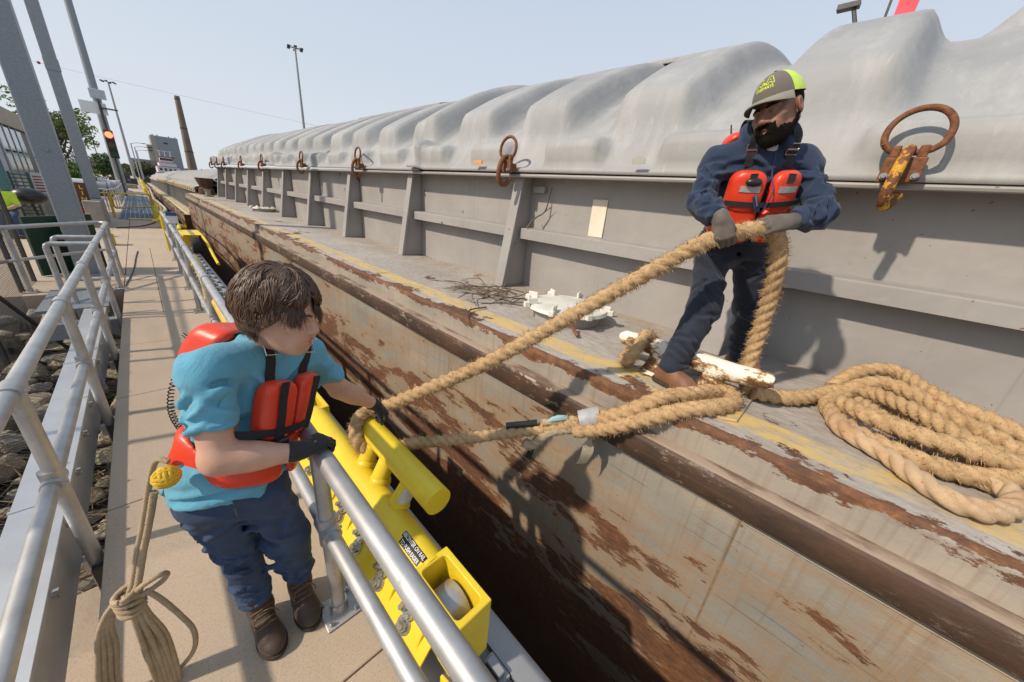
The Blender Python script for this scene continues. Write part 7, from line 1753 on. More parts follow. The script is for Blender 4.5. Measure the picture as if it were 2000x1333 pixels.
for i in range(-int((zb - za) / sp_), int((y1 - y0) / sp_)):
    for sgn in (1, -1):
        s0 = y0 + i * sp_; pa = (s0, za) if sgn > 0 else (s0, zb); pb = (s0 + (zb - za), zb) if sgn > 0 else (s0 + zb - za, za)
        t0 = max(0, (y0 - pa[0]) / (pb[0] - pa[0])); t1 = min(1, (y1 - pa[0]) / (pb[0] - pa[0]))
        if t1 <= t0: continue
        ya_, yb_ = pa[0] + (pb[0] - pa[0]) * t0, pa[0] + (pb[0] - pa[0]) * t1; zza, zzb = pa[1] + (pb[1] - pa[1]) * t0, pa[1] + (pb[1] - pa[1]) * t1
        wire((FX(ya_) + .03, ya_, zza), (FX(yb_) + .03, yb_, zzb))
o = np_mesh('wire_mesh', v, f, CHAIN, cf_, False); o['kind'] = 'stuff'
# loose netting laid over the stones
v = []; f = []
def nz(x, y): return -.86 + .10 * (-x - .6) + .09 * mnoise.noise((x * 3.1, y * 3.1, 8)) + max(0, y - 6.5) * .10 + .09
g_ = .085
for i in range(-30, 90):
    for sgn in (1, -1):
        pr = None
        for j in range(24):
            x = -.66 - j * g_; y = 3.0 + i * g_ + sgn * j * g_ + (0 if sgn > 0 else 2.0)
            if y < 3.0 or y > 8.6: pr = None; continue
            p = (x, y, nz(x, y))
            if pr: wire(pr, p, .0024)
            pr = p
o = np_mesh('wire_netting', v, f, CHAIN, None, False); tag(o, 'black wire netting draped over the bank stones', 'netting', kind='stuff')
# --- bridge grating, gate, kerb and bollards
gr = thing('grating_bridge', 'blue grey steel grating deck crossing the gap beyond the yellow gate', 'grating', (-.2, 38, 0))
b = MB(); b.box2((-.92, 25.0, -.5), (.46, 51.99, -.06)); b.build('girder', GALVP, gr)
b = MB()
for y in np.arange(25.1, 52, .16): b.box2((-.91, y, -.045), (.455, y + .045, -.002))
for x in np.arange(-.91, .46, .17): b.box2((x, 25.05, -.05), (x + .022, 51.95, .001))
o = b.build('grating_bars', GRATE, gr); o['kind'] = 'stuff'
b = MB(); b.box2((-.60, 24.72, .001), (.40, 24.98, .07)); single('kerb_strip', b, YELLOW_PALE, 'pale yellow painted kerb strip across the walkway before the grating', 'kerb', bevel=.01)
b = MB(); b.box2((-.555, 21.2, .0025), (.40, 21.75, .0045)); single('red_line', b, mat('faded_red_paint', (.42, .12, .10), (.40, .22, .17), 12, .85), 'faded red paint line across the concrete walkway', 'line marking')
b = MB(); b.tube(catmull([(-.9, 20.9, .02), (-.3, 21.6, .02), (.1, 22.8, .03), (.3, 24.0, .04)], .2), .022, 6); single('cable', b, mat('dark_red_cable', (.10, .02, .025), None, 9, .6), 'dark red cable curving over the walkway before the grating', 'cable', smooth=True)
ga = thing('swing_gate', 'yellow tubular swing gate closed across the walkway at the grating', 'gate', (-.4, 26.4, 0))
A, B_ = Vector((-1.05, 25.9, 0)), Vector((.40, 28.4, 0)); d = (B_ - A).normalized(); L = (B_ - A).length
fr_ = [A + d * .15 + Vector((0, 0, .50)), A + d * .15 + Vector((0, 0, 1.0)), A + d * .25 + Vector((0, 0, 1.08)), A + d * (L - .2) + Vector((0, 0, 1.08)), A + d * (L - .1) + Vector((0, 0, 1.0)), A + d * (L - .1) + Vector((0, 0, .50)), A + d * (L - .2) + Vector((0, 0, .42)), A + d * .25 + Vector((0, 0, .42))]
b = MB(); b.tube(fr_, .036, 10, closed=True); b.build('frame', YELLOW_OLD, ga, smooth=True)
for q in (A, B_):
    b = MB(); b.cyl(q, q + Vector((0, 0, 1.12)), .05, n=14); b.build('post', YELLOW_OLD, ga, smooth=True)
b = MB(); b.tube([A + Vector((0, 0, 1.08)), A + Vector((-.5, -.2, 1.1)), A + Vector((-.55, -.22, 0))], .04, 10); b.build('side_rail', YELLOW_OLD, ga, smooth=True)
b = MB(); b.cyl((.44, 21.5, .001), (.44, 21.5, .10), .12, n=20); b.cyl((.44, 21.5, .1), (.44, 21.5, .30), .085, n=20); b.sphere((.44, 21.5, .33), (.15, .15, .09), 20, 10); b.cyl((.36, 21.5, .30), (.15, 21.45, .27), .045, n=10); single('bollard', b, YELLOW, 'nearest yellow mushroom bollard beside the walkway rail before the grating', 'bollard', smooth=True)
b = MB(); b.tube([(.42, 24.4, .16), (.42, 24.4, .50), (.42, 24.4, .56), (.42, 24.4, .72)], [.17, .17, .13, .13], 16); single('yellow_pedestal', b, YELLOW, 'thick yellow pedestal at the end of the pale kerb strip', 'bollard', smooth=True)
bl = None
for k in range(20):
    y = 56 + 9.0 * k; b = MB(); b.tube([(0, 0, 0), (0, 0, .34), (0, 0, .36), (0, 0, .44), (0, 0, .52)], [.20, .20, .28, .30, .22], 14)
    if bl is None: bl = b.build('bollard', YELLOW, None, smooth=True, org=(0, 0, 0)); o = bl
    else: o = bl.copy(); COL.objects.link(o)
    o.location = (.62 + .0045 * (y - 56), y, .0); tag(o, 'yellow bollard in the long row on the far lock wall edge', 'bollard', 'yellow bollards along the far lock wall')
# far rails
fr2_ = thing('handrail', 'silver and yellow pipe handrail winding along the lock edge past the gate', 'handrail', (.5, 30, 0))
b = MB(); b.tube(catmull([(.345, 15.05, 1.04), (.52, 17.0, 1.02), (.50, 20.0, 1.04), (.42, 24, 1.06), (.50, 30, 1.06), (.62, 40, 1.05), (.62, 52, 1.08)], .3), .036, 10); b.build('top_rail', ALU, fr2_, smooth=True)
b = MB(); b.tube(catmull([(.345, 15.05, .55), (.52, 17.0, .53), (.50, 20.0, .54), (.42, 24, .55), (.50, 30, .55), (.62, 52, .55)], .3), .03, 8); b.build('mid_rail', ALU, fr2_, smooth=True)
for y in (17, 20, 23, 26, 29, 33, 38, 44, 50):
    x = .5 if y < 31 else .6; b = MB(); b.cyl((x, y, 0), (x, y, 1.05), .045, n=10); b.build('post', YELLOW_OLD, fr2_, smooth=True)
b = MB(); b.cyl((.30, 14.6, 0), (.30, 14.6, 1.0), .025, n=8); single('thin_post', b, YELLOW, 'thin yellow post at the far end of the near right handrail', 'post', smooth=True)
sg = thing('notice_sign', 'small blue and white notice fixed to the rail near the far trolley', 'sign', (.5, 16.6, .9)); b = MB(); b.box2((.46, 16.55, .62), (.74, 16.58, .98)); b.build('plate', WHITE_CLEAN, sg); b = MB(); b.box2((.465, 16.54, .86), (.735, 16.548, .975)); b.build('blue_band', mat('sign_blue', (.02, .10, .32), None, 9, .5), sg)
lr2 = thing('handrail', 'grey railing with close balusters along the left side of the grating', 'handrail', (-1.2, 38, 0))
for z in (1.05, .55):
    b = MB(); b.tube([(-1.35, 30, z), (-1.0, 36, z), (-.98, 60, z)], .035, 8); b.build('rail', ALU, lr2, smooth=True)
for k in range(24):
    y = 30 + 1.25 * k; x = -1.35 + .35 * min(1, (y - 30) / 6); b = MB(); b.cyl((x, y, -.01), (x, y, 1.04), .03, n=8); b.build('baluster', ALU, lr2, smooth=True)
b = MB(); b.tube([(-2.3, 29.5, 1.05), (-1.7, 31, 1.05), (-1.4, 33, 1.05)], .035, 8); b.build('rail', ALU, lr2, smooth=True)
# --- control house at the left edge
ch = thing('control_house', 'beige lock control house with teal glass at the left edge', 'building', (-5, 24, 0))
BEIGE = mat('beige_render', (.42, .36, .27), (.36, .31, .235), 2, .85); GLASST = mat('teal_glass', (.03, .13, .13), (.05, .17, .16), .8, .06); GLASSP = mat('pale_glass', (.16, .26, .27), (.2, .3, .3), .8, .08); WALLT = mat('tan_block_wall', (.40, .32, .22), (.34, .27, .19), 3, .9)
b = MB(); b.box2((-14, 22.4, -.005), (-3.12, 30, .86)); b.build('wall', WALLT, ch); b = MB(); b.box2((-14, 22.3, 3.32), (-3.0, 30.2, 3.95)); b.build('roof_parapet', BEIGE, ch)
b = MB(); b.box2((-14, 22.42, .861), (-3.14, 29.98, 3.319)); b.build('core', mat('dark_interior', (.02, .03, .03), None, 3, .5), ch)
FRM = mat('window_frame_grey', (.36, .40, .44), (.3, .33, .37), 6, .4, .4)
for i in range(5):
    x1 = -3.16 - 1.05 * i
    for zz0, zz1, m in ((.95, 1.05, GREENB), (1.08, 2.55, GLASST), (2.62, 3.25, GLASSP)):
        w = MB(); w.box2((x1 - .98, 22.36, zz0), (x1 - .05, 22.40, zz1)); w.build('pane', m, ch)
    w = MB(); w.box2((x1 - .04, 22.30, .862), (x1 + .06, 22.415, 3.318)); w.build('mullion', FRM, ch)
for i in range(4):
    y1_ = 22.5 + 1.1 * i
    for zz0, zz1, m in ((1.0, 2.4, GLASSP), (2.47, 3.25, GLASSP)):
        w = MB(); w.box2((-3.11, y1_ + .06, zz0), (-3.07, y1_ + 1.02, zz1)); w.build('pane', m, ch)
    w = MB(); w.box2((-3.13, y1_ - .04, .862), (-3.05, y1_ + .05, 3.318)); w.build('mullion', FRM, ch)
w = MB(); w.box2((-8.4, 22.31, 2.555), (-3.17, 22.35, 2.615)); w.box2((-8.4, 22.31, .862), (-3.17, 22.35, .945)); w.build('transom', FRM, ch)
for i, (x, z) in enumerate(((-3.45, 4.22), (-3.25, 3.98))):
    b = MB(); b.sphere((x, 22.0, z), (.22, .30, .13), 16, 10); b.cyl((x, 22.0, z - .1), (x, 22.2, z - .3), .04, n=8); single('flood_light', b, CONC_GREY, ('upper' if i == 0 else 'lower') + ' grey floodlight on the corner of the control house roof', 'floodlight', 'floodlights on the control house', smooth=True)
ld = thing('louvre_ladder', 'dark green steel ladder leaning against the control house corner', 'ladder', (-2.9, 22, 0))
DG = mat('dark_green_steel', (.012, .05, .035), (.01, .035, .025), 5, .5)
for dx in (0, .42):
    b = MB(); b.box2((-3.15 + dx, 22.02, 0), (-3.09 + dx, 22.08, 1.75)); b.build('stile', DG, ld)
for k in range(14):
    b = MB(); b.box2((-3.085, 22.03, .08 + .12 * k), (-2.735, 22.07, .115 + .12 * k)); b.build('rung', DG, ld)
b = MB(); b.prism([(-2.70, 0), (-2.28, 0), (-2.30, .9), (-2.42, 1.0), (-2.66, 1.0)], 1, 23.0, 23.5); single('concrete_post', b, CONC_GREY, 'pale concrete gate pillar with chamfered top beside the green ladder', 'pillar', bevel=.02)
ns = thing('notice_board', 'white notice with red printed lines behind the green ladder', 'sign', (-2.7, 24, .9)); b = MB(); b.box2((-2.85, 23.7, .98), (-2.45, 23.74, 1.75)); b.build('plate', WHITE_CLEAN, ns)
for k in range(6):
    b = MB(); b.box2((-2.82, 23.69, 1.06 + .105 * k), (-2.48, 23.698, 1.10 + .105 * k)); b.build('red_line', mat('sign_red', (.45, .03, .04), None, 9, .6) if k == 0 else bpy.data.materials['sign_red'], ns)
b = MB(); b.box2((-3.6, 29.5, 0), (-2.1, 30.0, .62)); single('low_wall', b, CONC_GREY, 'low grey concrete wall behind the concrete gate pillar', 'wall', bevel=.03)
b = MB(); b.box2((-5.2, 36, 0), (-2.6, 36.6, 1.2)); single('low_wall', b, CONC_OLD, 'darker concrete wall carrying rooftop boxes farther back', 'wall', bevel=.03)
for k in range(3):
    b = MB(); b.box2((-4.9 + .62 * k, 36.05, 1.201), (-4.42 + .62 * k, 36.5, 1.50 + .1 * (k == 1))); single('equipment_box', b, ALU_SHEET, ('left', 'middle, tallest', 'right')[k] + ' grey equipment box on the darker concrete wall', 'box', 'equipment boxes on the wall', bevel=.02)
for k in range(4):
    b = MB(); x = -2.95 + .28 * k; b.cyl((x, 31.4, .3), (x, 31.4, .62), .10, n=12); b.cyl((x - .13, 31.4, .50), (x + .13, 31.4, .50), .05, n=10); b.cyl((x, 31.4, 0), (x, 31.4, .3), .05, n=8); single('valve', b, DARKSTEEL, 'dark pipe valve in the row behind the low grey wall', 'valve', 'pipe valves behind the low wall')
tk = thing('winch_drum', 'light grey winch drum on legs left of the brown sign', 'winch', (-2.5, 34, 0)); b = MB(); b.cyl((-2.75, 34.4, 1.05), (-2.05, 34.4, 1.05), .42, n=24); b.build('drum', mat('light_grey_paint', (.5, .52, .54), (.42, .44, .46), 3, .5), tk, bevel=.03)
for sx in (-2.7, -2.1):
    b = MB(); b.tube([(sx, 34.0, 0), (sx, 34.4, .75), (sx, 34.8, 0)], .05, 8); b.build('leg', GALVP, tk)
for k, (x, y, s, lab) in enumerate(((-2.3, 47, 1.0, 'grey geared winch behind the second square post'), (-1.9, 53, 1.1, 'pale grey winch housing left of the round mast'), (-3.0, 58, 1.2, 'far grey winch housing beside the small trees'))):
    t_ = thing('winch', lab, 'winch', (x, y, 0)); b = MB(); b.cyl((x - .5 * s, y, .75 * s), (x + .5 * s, y, .75 * s), .38 * s, n=20); b.build('drum', bpy.data.materials['light_grey_paint'] if k else GALVP, t_, bevel=.03)
    b = MB(); b.box2((x - .7 * s, y - .4, 0), (x + .7 * s, y + .4, .34 * s)); b.build('bed', DARKSTEEL, t_, bevel=.03); b = MB(); b.cyl((x + .55 * s, y, .7 * s), (x + .72 * s, y, .7 * s), .5 * s, n=20); b.build('gear', GALVP, t_)
b = MB(); b.box2((-3.4, 100, 0), (.2, 101, 1.1)); b.box2((-3.0, 100.2, 1.101), (-.6, 100.9, 2.0)); b.cyl((-2.6, 99.9, .5), (-2.2, 99.9, .5), .5, n=14); b.cyl((-1.0, 99.9, .5), (-.6, 99.9, .5), .5, n=14); single('work_cart', b, DARKSTEEL, 'dark work cart parked far along the lock wall', 'cart', bevel=.05)
b = MB(); b.box2((-3.2, 76, 0), (.0, 78, .55)); single('concrete_block', b, CONC_OLD, 'long low concrete block beyond the round mast', 'block', bevel=.05)
# --- seated worker in hi-vis at the left edge
p3 = thing('person', 'person in a hi-vis yellow top and jeans sitting at the far left edge', 'person', (-2.9, 18, 0))
F = SDF((-3.35, 17.2, .3), (-2.3, 18.6, 1.75), .02); c = V3(-2.85, 18.0, .95)
F.ell(c, np.eye(3), (.22, .17, .30), .05); F.cap(c + V3(-.2, 0, .22), c + V3(.2, 0, .22), .09, .09, .05); F.cap(c + V3(.21, 0, .2), c + V3(.27, -.10, -.05), .07, .06, .04); F.cap(c + V3(-.21, 0, .2), c + V3(-.27, -.10, -.05), .07, .06, .04)
HV = cloth('hi_vis_yellow', (.50, .72, .04), (.42, .62, .03), .8, 200, .3); F.build('hi_vis_top', HV, p3)
F = SDF((-3.35, 17.2, -.02), (-2.3, 18.6, .9), .02)
for q in (-.1, .1): F.cap(c + V3(q, 0, -.28), c + V3(q * 1.3 + .05, -.45, -.36), .10, .08, .05); F.cap(c + V3(q * 1.3 + .05, -.45, -.36), c + V3(q * 1.3 + .06, -.46, -.82), .075, .055, .04)
F.ell(c + V3(0, .02, -.28), np.eye(3), (.21, .18, .14), .05); F.build('jeans', DENIM, p3)
F = SDF((-3.35, 17.2, .5), (-2.3, 18.6, 1.75), .012); F.cap(c + V3(0, 0, .28), c + V3(0, -.02, .42), .06, .06, .02); F.ell(c + V3(0, -.03, .52), np.eye(3), (.085, .105, .13), .03)
F.cap(c + V3(.27, -.10, -.05), c + V3(.12, -.36, -.14), .05, .035, .03); F.cap(c + V3(-.27, -.10, -.05), c + V3(-.08, -.36, -.14), .05, .035, .03); F.ell(c + V3(.10, -.40, -.15), np.eye(3), (.045, .06, .035), .02); F.ell(c + V3(-.06, -.40, -.15), np.eye(3), (.045, .06, .035), .02); F.build('body', SKIN_A, p3)
F = SDF((-3.1, 17.7, 1.3), (-2.6, 18.3, 1.75), .012); F.ell(c + V3(0, -.02, .57), np.eye(3), (.095, .115, .10), .02); F.clip(c + V3(0, 0, .53), (0, 0, -1)); F.build('hair', HAIR, p3)
for q in (-.1, .1): b = MB(); b.box((c[0] + q * 1.3 + .06, 17.47, .05), (.11, .28, .10)); b.build('boot', BOOTD, p3, bevel=.03)
b = MB(); b.box2((-3.15, 17.75, .0), (-2.5, 18.3, .52)); single('storage_box', b, CONC_GREY, 'grey block the hi-vis person sits on', 'block', bevel=.03)
b = MB(); b.sphere((-2.42, 18.6, 1.12), (.36, .26, .24), 18, 12); b.tube([(-2.42, 18.6, .95), (-2.35, 18.6, .4), (-2.3, 18.6, 0)], .04, 8); b.cyl((-2.5, 18.3, .9), (-2.7, 17.9, .72), .03, n=8); single('covered_grill', b, BLACKP, 'rounded black hooded cover on a stand beside the seated person', 'cover', smooth=True)

# ================================================================ other barges, towboat, far shore
def far_barge(xe, zd, y0, y1, lip, crown, lab, per, yellow):
    t = thing('cargo_barge', lab, 'barge', (xe, y0, zd)); w = 10.6
    b = MB(); b.box2((xe, y0, -3.3), (xe + w, y1, zd)); b.build('hull_side', HULL, t)
    b = MB(); b.box2((xe, y0, zd + .001), (xe + w, y1, zd + .03)); b.build('deck', DECK, t)
    b = MB(); b.box2((xe + .14, y0, zd + .031), (xe + .28, y1, zd + .036)); b.build('deck_line', YELLOW_PALE, t)
    b = MB(); b.box2((xe + 1.02, y0 + 1, zd + .03), (xe + w - 1.0, y1 - 1, lip)); b.build('coaming_wall', COAM, t)
    n = int((y1 - y0 - 2) / 1.28)
    for k in range(n):
        y = y0 + 1.2 + k * 1.28; b = MB(); b.prism([(xe + 1.015, zd + .03), (xe + .72, zd + .03), (xe + .86, lip), (xe + 1.015, lip)], 1, y - .05, y + .05); o = b.build('stanchion', COAM, t)
        if k < 60 and yellow:
            b = MB(); b.tube([(xe + .90, y, lip + .02), (xe + .78, y, lip + .10), (xe + .80, y, lip + .26), (xe + .95, y, lip + .22)], .045, 6); b.build('lashing_hook', YELLOW_OLD, o)
    global COVER_X
    cover_section(y0 + .8, y1 - .8, 0.0, False, x0=xe + .80, zl=lip + .02, width=w - 1.6, crown=crown, per=1.45, phase=.4, sheer=0.0, dy=.16, parent=t, name='hatch_cover')
    return t
far_barge(1.62, .0, 29.3, 88.0, 1.30, 3.0, 'second covered barge ahead, lower in the water, with yellow lashing hooks', 1.45, True)
far_barge(2.1, -.3, 90.0, 150.0, 1.0, 2.7, 'third covered barge, pale arches far along the lock', 1.45, False)
# towboat
tb = thing('towboat', 'white towboat with red trim behind the far barges', 'boat', (12, 225, 0)); WB = mat('boat_white', (.70, .70, .70), (.62, .62, .63), 3, .5); RB = mat('boat_red', (.38, .03, .03), (.3, .025, .025), 3, .5); WIN = mat('dark_window', (.02, .025, .03), None, 5, .15)
x0, x1, y = 7.2, 15.6, 225
b = MB(); b.box2((x0, y, -3), (x1, y + 30, .2)); b.build('hull', DARKSTEEL, tb)
for k, (z0, z1, ix) in enumerate(((.21, 3.2, 0), (3.3, 5.9, .5), (6.0, 7.6, 1.4))):
    b = MB(); b.box2((x0 + ix, y + 2 + ix, z0), (x1 - ix, y + 20 - ix, z1)); dk = b.build('deckhouse', WB, tb); b = MB(); b.box2((x0 + ix - .25, y + 1.7 + ix, z1 + .001), (x1 - ix + .25, y + 20.3 - ix, z1 + .1)); b.build('deck_edge', RB, dk)
    for j in range(5 - k):
        b = MB(); xx = x0 + ix + .7 + j * 1.5; b.box2((xx, y + 1.95 + ix, z0 + .9), (xx + .8, y + 1.99 + ix, z1 - .7)); b.build('window', WIN, dk)
b = MB(); b.box2((9.2, y + 5, 7.71), (13.4, y + 9, 9.7)); wh = b.build('wheelhouse', WB, tb); b = MB(); b.box2((9.25, y + 4.95, 8.4), (13.35, y + 4.99, 9.3)); b.build('window', WIN, wh); b = MB(); b.box2((8.9, y + 4.7, 9.71), (13.7, y + 9.3, 9.95)); b.build('roof', RB, wh)
for xx in (9.6, 11.3, 13.0): b = MB(); b.cyl((xx, y + 6, 9.96), (xx, y + 6, 12.2), .12, n=8); b.box2((xx - .7, y + 5.9, 12.0), (xx + .7, y + 6.1, 12.3)); b.build('radar_mast', WB, tb)
# power station
ps = thing('power_station', 'grey power station block with a lower hall beyond the towboat', 'building', (20, 450, 0)); PG = mat('power_station_cladding', (.30, .31, .33), (.26, .27, .29), .05, .8); PT = mat('power_station_side', (.40, .36, .30), (.35, .32, .27), .05, .85); DW = mat('dark_opening', (.05, .05, .055), None, 3, .6)
b = MB(); b.box2((15.5, 450, -1), (32.5, 480, 33)); tw = b.build('tower', PG, ps); b = MB(); b.box2((15.45, 449.9, -1), (18.5, 450, 33)); b.build('corner_bay', PT, tw)
for (xx, z) in ((23, 27.5), (25, 16.5)): b = MB(); b.box2((xx, 449.8, z), (xx + 2.6, 449.9, z + 1.2)); b.build('louvre', DW, tw)
b = MB(); b.box2((12.3, 451, -1), (15.4, 470, 25.5)); st = b.build('stair_tower', PT, ps)
for z in (20.5, 22.6): b = MB(); b.box2((12.7, 450.9, z), (14.9, 451, z + 1.1)); b.build('louvre', DW, st)
b = MB(); b.box2((-.8, 446, -1), (24, 449.7, 12.8)); hl_ = b.build('hall', PG, ps); b = MB(); b.box2((-.9, 445.9, -1), (4.6, 446, 12.8)); b.build('hall_end', PT, hl_); b = MB(); b.box2((-1, 445.7, 12.801), (24.1, 449.8, 13.4)); b.build('roof', PG, hl_)
for xx in (17, 20, 27, 31): b = MB(); b.box2((xx, 455, 33.001), (xx + .8, 456, 34.2)); b.build('roof_vent', PG, tw)
cm = thing('chimney', 'tall tapered brown brick chimney right of the power station', 'chimney', (42.5, 500, 0)); b = MB(); b.tube([(42.5, 500, -1), (42.6, 500, 30), (42.7, 500, 70), (42.7, 500, 73)], [4.1, 3.1, 2.05, 2.05], 24); b.build('stack', mat('chimney_brick', (.22, .165, .125), (.17, .13, .10), .1, .9), cm, smooth=True)
for z in (26, 46, 70): b = MB(); r0 = 4.1 - 2.05 * min(1, z / 70) + .15; b.cyl((42.65, 500, z), (42.65, 500, z + .8), r0, n=24); b.build('band', DARKSTEEL, cm)
# high mast lights
def mast(x, y, h, lab, r=.16):
    t = thing('light_mast', lab, 'mast', (x, y, 0)); b = MB(); b.tube([(x, y, -1), (x, y, h)], [r * 1.5, r * .7], 10); b.build('shaft', GALVP, t, smooth=True)
    for k in range(6):
        a = k * math.pi / 3 + .3; b = MB(); b.cyl((x, y, h), (x + .9 * math.cos(a), y + .9 * math.sin(a), h + .1), .05, n=6); b.box((x + 1.1 * math.cos(a), y + 1.1 * math.sin(a), h), (.42, .42, .22)); b.build('lamp', DARKSTEEL, t)
    return t
mast(-.05, 130, 20.4, 'high mast light with lamp ring between the round mast and the power station', .22)
mast(23.9, 80, 24.6, 'high mast light rising behind the near barge covers', .20)
for k, (x, y, h) in enumerate(((1.0, 150, 9.5), (1.8, 175, 9.8), (2.4, 205, 10.0))):
    t = thing('street_lamp', ('nearest', 'middle', 'farthest')[k] + ' grey lamp post of the three by the far lock wall', 'street lamp', (x, y, 0), 'lamp posts by the far lock wall'); b = MB(); b.cyl((x, y, 0), (x, y, h), .12, n=8); b.build('post', GALVP, t); b = MB(); b.tube([(x, y, h), (x + 1.2, y, h + .35), (x + 2.4, y, h + .4)], .07, 6); b.build('arm', GALVP, t); b = MB(); b.box((x + 2.6, y, h + .38), (.8, .3, .16)); b.build('lamp_head', DARKSTEEL, t)
t = thing('antenna_mast', 'small dark mast with round sensors above the round-crowned tree', 'mast', (-4.3, 110, 0)); b = MB(); b.cyl((-4.3, 110, -1), (-4.3, 110, 8.4), .07, n=6); b.build('pole', DARKSTEEL, t)
for z in (8.5, 7.6, 6.6): b = MB(); b.sphere((-4.3, 110, z), .24, 8, 6); b.build('sensor', DARKSTEEL, t)
# overhead line with a red marker ball
b = MB(); P = [(-120 + 14 * k, 420 - 3 * k, 61.5 - .42 * k + 10 * ((k - 20) / 20) ** 2 * .5) for k in range(60)]; b.tube(P, .07, 4); pw = single('power_line', b, mat('far_cable', (.45, .47, .5), None, 1, .8), 'thin overhead cable crossing the sky at the left', 'cable')
b = MB(); b.sphere((-26.5, 373.6, 57.1), .75, 12, 8); single('marker_ball', b, mat('marker_red', (.30, .04, .03), None, 1, .6), 'small red aerial marker ball in the sky at upper left', 'marker ball', smooth=True)

# ================================================================ trees
def leaf_mat(name, a, b_, c):
    t = NT(name); n = t.noise(.9, 3, .6); col = t.ramp(n, (.3, a), (.5, b_), (.7, c)); n2 = t.noise(9, 2); col = t.mix(t.math('MULTIPLY', n2, .5), col, a)
    try: t.b.inputs['Subsurface Weight'].default_value = 0.0
    except Exception: pass
    return t.out(col, .6)
LEAF_L = leaf_mat('spring_leaves', (.085, .135, .025), (.13, .19, .035), (.17, .235, .05)); LEAF_M = leaf_mat('mid_green_leaves', (.03, .065, .014), (.045, .09, .02), (.065, .12, .025)); LEAF_D = leaf_mat('dark_evergreen', (.012, .018, .006), (.02, .026, .009), (.03, .032, .012)); LEAF_B = leaf_mat('bright_shrub', (.06, .13, .015), (.085, .165, .02), (.11, .2, .03)); BARK = mat('tree_bark', (.10, .08, .06), (.06, .048, .038), 5, .9); LEAF_OL = leaf_mat('olive_leaves', (.075, .08, .03), (.10, .10, .04), (.13, .125, .055)); LEAF_GR = leaf_mat('bare_twig_haze', (.12, .10, .075), (.15, .125, .095), (.18, .155, .12))
def leaves(name, blobs, n, size, m, parent, seed, flat=.5):
    r = np.random.default_rng(seed); w = np.array([b_[3] * b_[4] * b_[5] for b_ in blobs]) ** .8; w /= w.sum(); which = r.choice(len(blobs), n, p=w)
    B = np.array(blobs)[which]; d = r.normal(size=(n, 3)); d /= np.linalg.norm(d, axis=1)[:, None]; rad = r.uniform(.25, 1, n) ** .5
    c = B[:, :3] + d * B[:, 3:6] * rad[:, None]; a = r.normal(size=(n, 3)); a /= np.linalg.norm(a, axis=1)[:, None]; q = np.cross(a, r.normal(size=(n, 3))); q /= np.linalg.norm(q, axis=1)[:, None]
    s = size * r.uniform(.5, 1.3, n)[:, None]; v = np.stack([c - a * s - q * s * .35, c + a * s * .1 - q * s * flat, c + a * s + q * s * .2, c - a * s * .1 + q * s * flat], 1).reshape(-1, 3)
    return np_mesh(name, v, np.arange(4 * n).reshape(n, 4), m, parent, False)
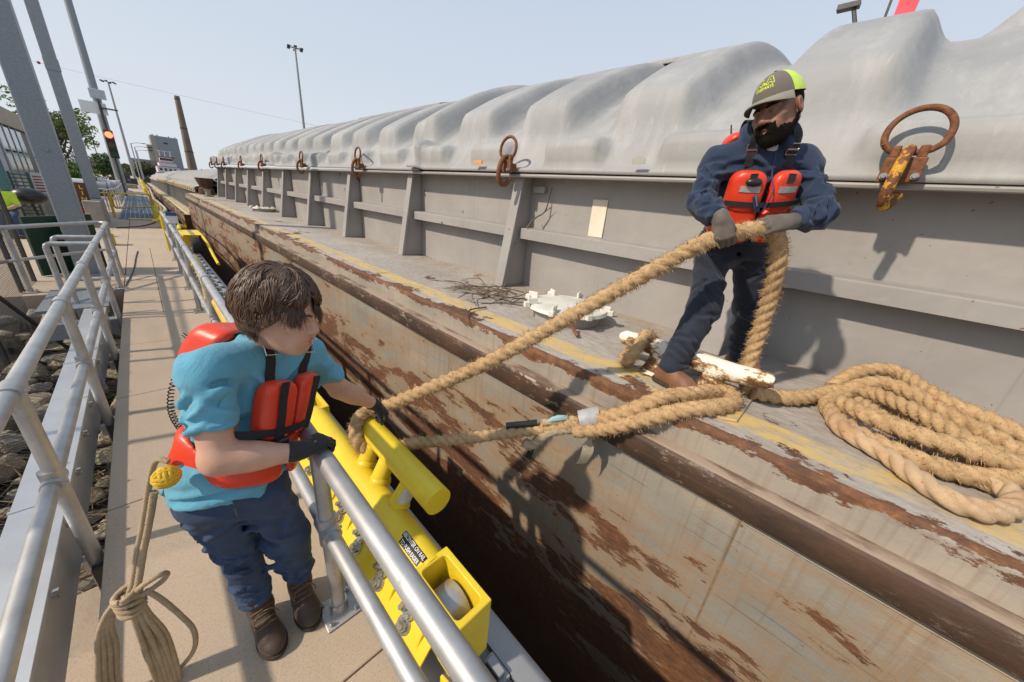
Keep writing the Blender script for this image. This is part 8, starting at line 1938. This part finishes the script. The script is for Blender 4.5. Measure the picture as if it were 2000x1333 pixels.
def tree(name, lab, x, y, z, h, w, m, seed, n=2600, size=.16, trunk=.35, bare=False, group=None, limb=9, thin=1.0):
    rnd = random.Random(seed); t = thing(name, lab, 'tree' if 'shrub' not in name else 'shrub', (x, y, z), group)
    b = MB(); r0 = h * .035; top = Vector((x + rnd.gauss(0, .04) * h, y, z + h * .62)); b.tube([(x, y, z - .3), (x + .02 * h, y, z + h * trunk), top], [r0, r0 * .7, r0 * .3], 8); blobs = []
    for k in range(limb):
        a = k * 2.4 + rnd.uniform(-.4, .4); s0 = Vector((x + .02 * h, y, z + h * (trunk * .75 + .28 * k / limb))); e = Vector((x + math.cos(a) * w * rnd.uniform(.5, .95) * .5, y + math.sin(a) * w * .45, z + h * rnd.uniform(.55, .95))); md = s0.lerp(e, .5) + Vector((0, 0, -.05 * h)); b.tube([s0, md, e], [r0 * .45, r0 * .3, r0 * .08], 6)
        for j in range(3):
            c = s0.lerp(e, .62 + .19 * j) + Vector((rnd.gauss(0, .07), rnd.gauss(0, .07), rnd.gauss(0, .05))) * w; rr_ = w * rnd.uniform(.09, .19) * thin; blobs.append((c.x, c.y, c.z, rr_ * 1.2, rr_ * 1.2, rr_ * .8))
            b.tube([e.lerp(s0, .4 - .19 * j), c], [r0 * .14, r0 * .05], 4)
    for j in range(4): blobs.append((x + rnd.gauss(0, .14) * w, y + rnd.gauss(0, .14) * w, z + h * rnd.uniform(.7, .93), w * .15 * thin, w * .15 * thin, w * .11 * thin))
    b.build('trunk', BARK, t, smooth=True); c = leaves('crown', blobs, n, size, m, t, seed); return t
tree('broadleaf_tree', 'large spring tree with loose light green leaves behind the near square posts', -5.6, 60, -.2, 8.6, 7.4, LEAF_L, 3, 5200, .17, .25, limb=13, thin=.85)
tree('evergreen_tree', 'dark evergreen mass below the large spring tree', -6.2, 44, -.2, 4.6, 4.2, LEAF_D, 5, 5000, .13, .1, limb=10, thin=1.5)
tree('bare_tree', 'small leafless greyish tree between the two square posts', -5.2, 80, -.2, 5.2, 3.4, LEAF_GR, 8, 1500, .10, .3, limb=11, thin=.8)
tree('round_tree', 'round mid-green tree between the second square post and the round mast', -3.4, 88, -.2, 4.6, 3.6, LEAF_M, 9, 5000, .15, .15, limb=12, thin=1.25)
tree('bright_shrub', 'bright green shrub at the foot of the square posts', -3.7, 52, -.2, 2.6, 2.4, LEAF_B, 12, 3600, .10, .05, limb=10, thin=1.3)
tree('olive_shrub', 'olive scrub left of the towboat in front of the hall', 5.5, 260, -.4, 7.5, 11, LEAF_OL, 14, 3200, .4, .05, limb=9, thin=1.2)
tree('olive_shrub', 'yellowish scrub bush farther left at the foot of the hall', 1.2, 262, -.4, 5.5, 8, LEAF_OL, 15, 2600, .4, .05, limb=9, thin=1.2)
tree('olive_shrub', 'dark bush to the right of the towboat', 17.5, 262, -.4, 5.5, 8, LEAF_M, 16, 2600, .4, .05, limb=9, thin=1.2)
rw = np.random.default_rng(3); blobs = []
for k in range(150): xx = rw.uniform(-420, 520); hh = rw.uniform(7, 13) * (1 + .25 * math.sin(xx * .02)); blobs.append((xx, rw.uniform(640, 760), hh * .5, rw.uniform(9, 18), 9, hh * .62))
for k in range(60): xx = rw.uniform(-90, 2); hh = rw.uniform(3.5, 5.5); blobs.append((xx, rw.uniform(330, 400), hh * .4, rw.uniform(4, 8), 4, hh * .6))
fw_ = leaves('far_woods', blobs, 52000, 1.15, LEAF_M, None, 4); tag(fw_, 'low line of green woods along the far bank', 'woods', kind='stuff')
